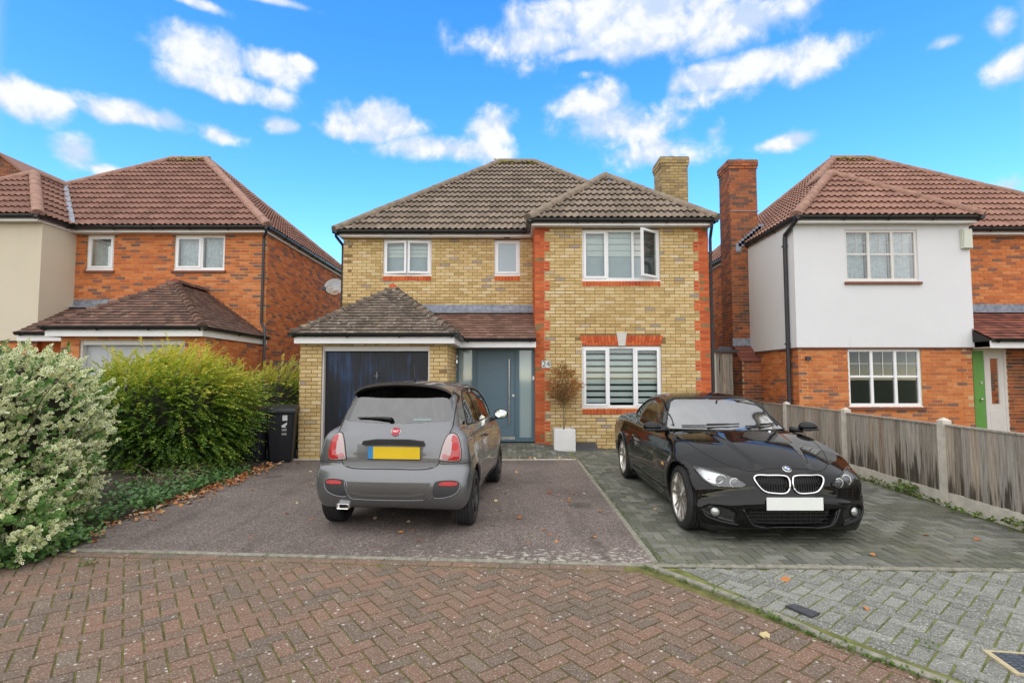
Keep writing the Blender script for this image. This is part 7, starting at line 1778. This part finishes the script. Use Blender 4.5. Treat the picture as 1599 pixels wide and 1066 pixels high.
# ---------------------------------------------------------------- black convertible coupe, roof up
def coupe():
    H_ = .017
    root = tag(empty('parked_car', (2.61, 6.90, 0), radians(-90)), 'black two door coupe facing the street with twin chrome ringed grilles', 'car', 'cars parked on the driveway')
    X, Y, Z, org = grid(-2.50, 2.30, 1.0, .10, 1.46, H_); A = np.abs(Y)
    low = spline([(-2.25, .24), (-2.37, .33), (-2.40, .48), (-2.395, .66), (-2.37, .83), (-2.31, .945), (-2.2, .985), (-1.9, 1.0), (-1.4, .985), (-.6, .965), (.2, .955), (.75, .965), (1.05, .940), (1.40, .880), (1.75, .792), (1.98, .712), (2.075, .660), (2.115, .60), (2.13, .52), (2.145, .455), (2.175, .425), (2.18, .35), (2.175, .25), (2.15, .185), (2.05, .150), (1.5, .16), (-1.5, .17)], 8)
    cab = spline([(1.02, .90), (.90, .955), (.5, 1.135), (.14, 1.295), (-.1, 1.345), (-.45, 1.366), (-.85, 1.345), (-1.2, 1.25), (-1.55, 1.10), (-1.78, .98), (-1.7, .80), (.9, .80)], 8)
    TL, TC = Table2(low, -2.9, 2.9, -.1, 1.7), Table2(cab, -2.9, 2.9, -.1, 1.7)
    wt = curve1([(.12, .77), (.20, .825), (.30, .858), (.45, .880), (.58, .890), (.68, .889), (.76, .874), (.84, .845), (.90, .81), (.96, .76), (1.02, .68)], .02)
    wp = curve1([(-2.45, .88), (-2.1, .955), (-1.38, 1.005), (-.6, .985), (.5, .985), (1.38, 1.003), (1.75, .965), (2.2, .90)], .1)
    ct = curve1([(.75, .80), (.93, .765), (1.0, .735), (1.1, .69), (1.2, .635), (1.28, .57), (1.325, .50), (1.355, .40), (1.38, .2)], .02)
    cp = curve1([(-1.85, .80), (-1.4, .88), (-.8, .97), (0, 1.0), (1.0, 1.0)], .1)
    br = .22 * (A / .88) ** 3.0; bf = .36 * (A / .85) ** 2.5
    X0_ = X; X = np.where(X > 1.38, 1.38 + (X - 1.38) / .80, X).astype(np.float32)
    xw = X - br * sstep(-X, 1.2, 2.2) + bf * sstep(X, .9, 2.0)
    yb = .24 + .16 * (2.0 - X)
    dome = .014 * (1 - sstep(A, yb - .035, yb + .035)) * sstep(X, .8, 1.0)
    crown = (.055 + .045 * sstep(X, .6, 1.6)) * (A / .8) ** 2.2 - dome
    arch = lambda xc: np.sqrt((X0_ - xc) ** 2 + (Z - .325) ** 2)
    flare = sum(.012 * np.exp(-((arch(xc) - .385) / .05) ** 2) for xc in (-1.38, 1.38)) + .010 * np.exp(-((Z - .74) / .030) ** 2) * sstep(1.5 - X, 0, .3) - .012 * np.exp(-((Z - .60) / .09) ** 2) * sstep(.75 - np.abs(X + .1), 0, .3)
    lowd = smax(TL(xw + 0 * Z, Z + crown + 0 * X), (A - wt(Z) * wp(X) - flare) * .97, .05)
    xc_ = X + .27 * (A / .7) ** 2.2 * sstep(X, -.3, .6) - .16 * (A / .7) ** 2.4 * sstep(-X, .6, 1.4)
    cabd = smax(TC(xc_ + 0 * Z, Z + .05 * (A / .6) ** 2 + 0 * X), (A - ct(Z) * cp(X)) * .95, .06)
    d0 = smin(lowd, cabd, .028); d = d0.copy()
    for xc in (-1.38, 1.38): d = np.maximum(d, -np.maximum(arch(xc) - .358, .58 - A))
    cav = np.maximum(np.maximum(cabd + .045, .88 - Z), np.maximum(X - .80, -1.35 - X)); cav = np.minimum(cav, np.maximum(np.maximum(A - .68, np.abs(X + .25) - .95), np.abs(Z - .70) - .35)); d = np.maximum(d, -cav)
    sidew = spline([(.50, .985), (.50, .985), (.30, 1.10), (.0, 1.228), (-.3, 1.268), (-.7, 1.262), (-1.0, 1.19), (-1.25, 1.07), (-1.32, 1.00), (-1.32, 1.00)], 6)
    TS = Table2(sidew, -2.9, 2.9, -.1, 1.7)(X + 0 * Z, Z + 0 * X); d = np.maximum(d, -np.maximum(TS, .42 - A))
    wsc = spline([(-.715, .945), (-.715, .945), (-.61, 1.13), (-.505, 1.275), (-.44, 1.292), (0, 1.304), (.44, 1.292), (.505, 1.275), (.61, 1.13), (.715, .945), (.715, .945), (.4, .962), (0, .968), (-.4, .962)], 5)
    TW = Table2(wsc, -1.2, 1.2, -.1, 1.7)(Y + 0 * Z, Z + 0 * Y); d = np.maximum(d, -np.maximum(TW, .05 - X))
    # lower air intakes and fog lamp pockets let into the bumper
    intake = spline([(-.43, .338), (-.43, .338), (-.36, .21), (-.28, .182), (.28, .182), (.36, .21), (.43, .338), (.43, .338), (.2, .335), (-.2, .335)], 5)
    TI = Table2(intake, -1.2, 1.2, -.1, 1.7)(Y + 0 * Z, Z + 0 * Y); d = np.maximum(d, -np.maximum(TI, 1.98 - X))
    fogp = spline([(.50, .300), (.50, .300), (.56, .335), (.72, .340), (.765, .30), (.72, .245), (.60, .215), (.52, .205), (.52, .205)], 5)
    TF = Table2(fogp, -1.2, 1.2, -.1, 1.7)(A + 0 * Z, Z + 0 * Y); d = np.maximum(d, -np.maximum(TF, np.maximum(lowd * -1 - .05, 1.3 - X)))
    kid = spline([(.020, .535), (.020, .620), (.040, .640), (.20, .646), (.305, .638), (.325, .616), (.295, .55), (.245, .503), (.15, .488), (.055, .494)], 6)
    TK = Table2(kid, -1.2, 1.2, -.1, 1.7)(A + 0 * Z, Z + 0 * Y); d = np.maximum(d, -np.maximum(TK, np.maximum(-lowd - .05, 1.5 - X)))
    d = d.astype(np.float32); d0 = d0.astype(np.float32)
    def mf(C, N_):
        r = np.sqrt((np.abs(np.abs(C[:, 0]) - 1.38)) ** 2 + (C[:, 2] - .325) ** 2)
        inner = (r < .3585) & (np.abs(C[:, 1]) > .55) & (np.abs(C[:, 1]) < .85)
        dep = tri_sample(d0, org, H_, C); ins = dep < -.016; m = np.zeros(len(C)); m[inner | (C[:, 2] < .165)] = 1; m[ins & (C[:, 0] > 1.4)] = 1; m[ins & (C[:, 0] < 1.0) & ~inner] = 2; return m
    me, V, Q = sdf_mesh('body', d, org, H_, [m_black_paint, m_black, m_seat], mf); new_obj('body', me, root, False)
    t_, V0, Q0 = sdf_mesh('probe', d0, org, H_, []); bpy.data.meshes.remove(t_)
    car = Car(root, BVHTree.FromPolygons([tuple(v) for v in V0], [tuple(q) for q in Q0]))
    sc = lambda poly, k: [((p[0] - poly[:, 0].mean()) * k + poly[:, 0].mean(), (p[1] - poly[:, 1].mean()) * k + poly[:, 1].mean()) for p in poly]
    car.patch('windscreen', sc(wsc, 1.025), 'front', m_screen, off=-.002, closed_spline=False, thick=.008)
    car.tube_on('screen_seal', sc(wsc, 1.025), 'front', m_black, r=.008, off=.0, n=1, closed=True)
    for side in ('left', 'right'):
        sg = 1 if side == 'left' else -1
        q = spline([(.50, .985), (.50, .985), (.30, 1.10), (.0, 1.228), (-.3, 1.268), (-.56, 1.268), (-.56, 1.268), (-.60, .99), (-.60, .99)], 6); car.patch('door_window', [tuple(p) for p in q], side, m_carglass, off=-.002, closed_spline=False, thick=.006)
        q = spline([(-.58, 1.268), (-.58, 1.268), (-.7, 1.262), (-1.0, 1.19), (-1.25, 1.07), (-1.32, 1.00), (-1.32, 1.00), (-.62, .99), (-.62, .99)], 6); car.patch('quarter_window', [tuple(p) for p in q], side, m_carglass, off=-.002, closed_spline=False, thick=.006)
        car.tube_on('window_seal', sc(sidew, 1.0), side, m_black, r=.009, off=.002, n=1, closed=True)
        mb = MB()
        for L in ([(.86, .93), (.88, .6), (.80, .30), (.72, .22)], [(-.60, .98), (-.66, .70), (-.70, .40), (-.62, .24)], [(.72, .22), (-.62, .24)], [(1.60, .60), (1.66, .50), (1.65, .33)]): car.strip('', L, side, m_seam, mb=mb)
        mb.build('panel_gap', m_seam, root, world=False)
        a, n_ = car.hit((-.45, .755), side); hb = MB(); hb.tube([a + V3((-.11, sg * .006, 0)), a + V3((-.08, sg * .026, .004)), a + V3((.08, sg * .026, .004)), a + V3((.11, sg * .006, 0))], [.008, .013, .013, .008], 8); hb.build('door_handle', m_black_paint, root, world=False, smooth=True)
        car.patch('side_repeater', [(.82, .575), (.82, .575), (.83, .605), (.83, .605), (.92, .600), (.92, .600), (.91, .572), (.91, .572)], side, m_orange, off=.005, n=3, grid=.02)
        car.strip('sill_line', [(.9, .30), (.2, .285), (-.8, .30)], side, m_black_paint, wd=.02, off=.006)
        # mirror
        c = V3((.68, sg * .945 if sg < 0 else .90, .985)); a = V3((.58, sg * .74, .945)); bmm = bmesh.new(); bmesh.ops.create_uvsphere(bmm, u_segments=24, v_segments=14, radius=1)
        for v in bmm.verts: v.co = (c.x + v.co.x * (.095 if v.co.x > 0 else .03), c.y + v.co.y * .112, c.z + v.co.z * (.062 if v.co.z > 0 else .055))
        m2 = bpy.data.meshes.new('mirror_shell'); bmm.to_mesh(m2); bmm.free(); m2.materials.append(m_black_paint); m2.polygons.foreach_set('use_smooth', [True] * len(m2.polygons)); mir = new_obj('door_mirror', m2, root, False)
        low_ = MB(); low_.tube([c + V3((.066, -.09, -.028)), c + V3((.096, 0, -.026)), c + V3((.066, .09, -.028))], .012, 6); low_.build('mirror_trim', m_black, mir, world=False)
        ar = MB(); ar.tube([a, c + V3((-.01, -sg * .05, -.045))], [.035, .028], 8); ar.build('mirror_arm', m_black, mir, world=False, smooth=True)
    # bonnet shut line
    mb = MB()
    for s in (1, -1): car.strip('', [(.86, s * .735), (1.15, s * .70), (1.45, s * .625), (1.68, s * .52), (1.81, s * .42), (1.87, s * .34), (1.895, s * .2), (1.90, s * .0)], 'top', m_seam, mb=mb, wd=.007)
    mb.build('bonnet_gap', m_seam, root, world=False)
    for s in (1, -1):
        mir = lambda L: [(s * a, b) for a, b in L]
        lamp = [(.405, .558), (.46, .592), (.55, .624), (.66, .648), (.745, .662), (.775, .658), (.768, .625), (.735, .568), (.67, .530), (.58, .517), (.47, .525)]
        hl = car.patch('headlight', mir(lamp), 'front', m_lampbase, off=.002)
        car.patch('lamp_reflector', mir([(.575, .618), (.66, .641), (.745, .654), (.762, .650), (.752, .62), (.715, .568), (.66, .546), (.60, .56)]), 'front', m_silver, off=.004, parent=hl)
        for (cy, cz, r) in ((.60, .580, .047), (.495, .567, .038)):
            loc, n_ = car.hit((s * cy, cz), 'front'); q = V3((1, s * .18, .05)).to_track_quat('Z', 'Y').to_matrix().to_4x4(); q.translation = loc
            mb = MB(); mb.lathe([(r, .004), (r + .006, .008), (r + .008, .002)], 28); mb.v = [tuple(q @ V3(p)) for p in mb.v]; mb.build('halo_ring', m_halo, hl, world=False, smooth=True)
            mb = MB(); mb.lathe([(.001, .009), (r * .5, .007), (r * .8, .0045), (r, .003)], 28); mb.v = [tuple(q @ V3(p)) for p in mb.v]; mb.build('projector', m_lens, hl, world=False, smooth=True)
        car.patch('lamp_cover', mir(lamp), 'front', m_clear_l, off=.016, parent=hl, bulge=.004, thick=.012)
        car.tube_on('lamp_edge', mir(lamp), 'front', m_black, r=.005, off=.006, parent=hl, closed=True, n=4)
        ws = car.strip('washer_cover', [(s * (.70 + .028 * cos(a)), .487 + .014 * sin(a)) for a in np.linspace(0, 2 * pi, 14)[:-1]], 'front', m_seam, wd=.004, closed=True, n=2)
        # kidney grille
        kk = mir([tuple(p) for p in kid]); gr = car.tube_on('grille_ring', kk, 'front', m_chrome, r=.0095, off=.003, n=1, closed=True); gr['label'] = 'chrome ringed kidney shaped grille'
        for i in range(12):
            y = .042 + i * .0238; ins = [p for p in np.linspace(.46, .67, 60) if sdf_poly(kid, np.array([y]), np.array([p]))[0] < -.006]
            if len(ins) < 4: continue
            a, _n = car.hit((s * y, ins[0]), 'front'); b, _n = car.hit((s * y, ins[-1]), 'front'); mb = MB(); dx = V3((-.020, 0, 0)); mb.tube([a + dx, a.lerp(b, .5) + V3((-.010, 0, 0)), b + dx], .0045, 5); mb.build('grille_bar', m_black_paint, gr, world=False)
        # fog lamp and bright blade
        loc, n_ = car.hit((s * .665, .285), 'front'); q = V3((1, s * .35, .0)).to_track_quat('Z', 'Y').to_matrix().to_4x4(); q.translation = loc + V3((-.03, 0, 0)); mb = MB(); mb.lathe([(.001, .026), (.022, .022), (.038, .012), (.042, .004)], 24); mb.v = [tuple(q @ V3(p)) for p in mb.v]; fg_ = mb.build('fog_lamp', m_foglens, root, world=False, smooth=True)
        mb = MB(); mb.lathe([(.043, .0), (.048, .012), (.052, .006), (.05, -.01)], 24); mb.v = [tuple(q @ V3(p)) for p in mb.v]; mb.build('fog_ring', m_black, fg_, world=False, smooth=True)
        car.tube_on('bumper_blade', mir([(.775, .305), (.745, .245), (.66, .212), (.55, .195), (.49, .190)]), 'front', m_black_paint, r=.012, off=.004)
    car.tube_on('bumper_lip', [(-.45, .338), (-.385, .21), (-.28, .176), (0, .170), (.28, .176), (.385, .21), (.45, .338)], 'front', m_black_paint, r=.012, off=.003)
    mb = MB()
    for z in (.20, .235, .27, .30): mb.box(1.90, 1.92, -.38, .38, z, z + .008)
    for i in range(15): mb.box(1.895, 1.91, -.35 + i * .05, -.345 + i * .05, .19, .33)
    mb.build('intake_mesh', m_black, root, world=False)
    xp = max(car.hit((y, z), 'front')[0].x for y in (-.25, 0, .25) for z in (.35, .40, .45)) + .004
    pl = MB(); pl.box(xp, xp + .008, -.26, .26,   .345, .460); pl = pl.build('number_plate', m_wplate, root, world=False); pl['label'] = 'blank white front number plate'
    pb = MB(); pb.box(xp - .03, xp - .001, -.20, .20, .352, .45); pb.build('plate_holder', m_black, pl, world=False)
    # round blue and white badge
    loc, nrm = car.hit((0, .700), 'front'); up = (V3((0, 0, 1)) - nrm * nrm.z).normalized(); rt = up.cross(nrm); M = Matrix((rt, up, nrm)).transposed().to_4x4(); M.translation = loc
    def disc(prof, name, mat, par, seg=32, a0=0, a1=2 * pi, z=0):
        mb = MB()
        if a1 - a0 > 6: mb.lathe(prof, seg)
        else:
            k = 8; mb.add([(0, 0, z)] + [(prof[0] * cos(a0 + (a1 - a0) * i / k), prof[0] * sin(a0 + (a1 - a0) * i / k), z) for i in range(k + 1)], [(0, i + 1, i + 2) for i in range(k)])
        mb.v = [tuple(M @ V3(p)) for p in mb.v]; return mb.build(name, mat, par, world=False, smooth=True)
    bg = disc([(.001, .006), (.037, .0055), (.041, .004), (.042, -.004)], 'badge', m_chrome, root)
    disc([(.023, .0066), (.037, .0064)], 'badge_band', m_badgegrey, bg)
    for i in range(4): disc([.022], 'badge_quarter', m_badgeblue if i % 2 == 0 else m_wplate, bg, a0=pi / 2 * i, a1=pi / 2 * (i + 1), z=.0070)
    for ch, an_ in (('B', 125), ('M', 90), ('W', 55)):
        t = text('badge_letter', ch, (0, 0, 0), .013, m_wplate, parent=bg, world=False, ext=.0003); r = radians(an_); t.matrix_basis = M @ Matrix.Translation((.030 * cos(r), .030 * sin(r), .0071)) @ Matrix.Rotation(r - pi / 2, 4, 'Z')
    # wipers, washer jets, rear view mirror
    wp_ = MB()
    for (a, b) in (((-.56, .978), (.05, 1.015)), ((.10, .99), (.60, 1.0))):
        L = [car.hit((a[0] + (b[0] - a[0]) * t, a[1] + (b[1] - a[1]) * t), 'front') for t in np.linspace(0, 1, 6)]; wp_.tube([p + n_ * .014 for p, n_ in L], .008, 5); p0 = car.hit((a[0] + .02, .955), 'front')[0]; wp_.tube([L[2][0] + L[2][1] * .03, L[4][0] + L[4][1] * .02], .009, 5)
    wp_.build('wiper', m_black, root, world=False)
    for y in (.30, -.30):
        p, n_ = car.hit((.98, y), 'top'); mb = MB(); mb.lathe([(.001, .014), (.012, .012), (.016, 0)], 10, o=tuple(p)); mb.build('washer_jet', m_chrome if y > 0 else m_black, root, world=False, smooth=True)
    rv = MB(); rv.box(.16, .19, -.12, .12, 1.17, 1.235); rv.tube([(.19, 0, 1.22), (.25, 0, 1.275)], .012, 6); rv.build('rear_view_mirror', m_black, root, world=False)
    tx = MB(); p, n_ = car.hit((-.0, 1.28), 'front')
    for y in (.36, -.36):
        st = MB(); st.box(-.45, .08, y - .24, y + .24, .42, .58); st.hexa([(-.55, y - .24, .5), (-.36, y - .24, .5), (-.36, y + .24, .5), (-.55, y + .24, .5), (-.70, y - .2, 1.02), (-.58, y - .2, 1.02), (-.58, y + .2, 1.02), (-.70, y + .2, 1.02)]); st.box(-.72, -.60, y - .13, y + .13, 1.04, 1.18); st.build('seat', m_seat, root, world=False)
    rs = MB(); rs.hexa([(-1.25, -.6, .45), (-1.05, -.6, .45), (-1.05, .6, .45), (-1.25, .6, .45), (-1.38, -.55, .98), (-1.26, -.55, .98), (-1.26, .55, .98), (-1.38, .55, .98)]); rs.build('rear_seat', m_seat, root, world=False)
    db = MB(); db.hexa([(.40, -.66, .6), (.95, -.66, .6), (.95, .66, .6), (.40, .66, .6), (.46, -.66, .90), (.86, -.62, .93), (.86, .62, .93), (.46, .66, .90)]); db.build('dashboard', m_dashb, root, world=False)
    sw = MB(); sw.lathe([(.17, -.015), (.19, 0), (.17, .015), (.155, 0)], 28, 'X', o=(.30, -.36, .92), closed=True); sw.tube([(.31, -.53, .92), (.31, -.19, .92)], .02, 6); sw.build('steering_wheel', m_black, root, world=False, smooth=True)
    rl = car.strip('roof_joint', [(-.52, -.50), (-.50, 0), (-.52, .50)], 'top', m_seam, wd=.012, off=.001)
    ub = MB(); ub.box(-2.2, 1.80, -.62, .62, .15, .26); ub.build('underbody', m_black, root, world=False)
    for x in (-1.38, 1.38):
        for sg in (1, -1): wheel(root, x, sg * .752, .325, .235, .243, 'pair', sg, (m_rubber, m_alloy, m_rust, m_alloy))
    return root
m_lampbase = simple('dark_lamp_housing', (.045, .047, .05), .25, metal=.5, vary=.15); m_silver = simple('silver_lamp_reflector', (.70, .71, .72), .22, metal=.85, vary=.1, scale=30); m_halo = simple('pale_halo_ring', (.78, .78, .74), .2, vary=.03); m_lens = simple('projector_lens', (.10, .11, .125), .04, vary=.1, coat=1.0); m_foglens = simple('fog_lamp_glass', (.50, .52, .50), .08, metal=.6, vary=.1)
m_badgegrey = simple('badge_dark', (.05, .05, .055), .3); m_badgeblue = simple('badge_blue', (.04, .16, .45), .3); m_dashb = simple('pale_dashboard', (.20, .185, .165), .7, vary=.1)
coupe()
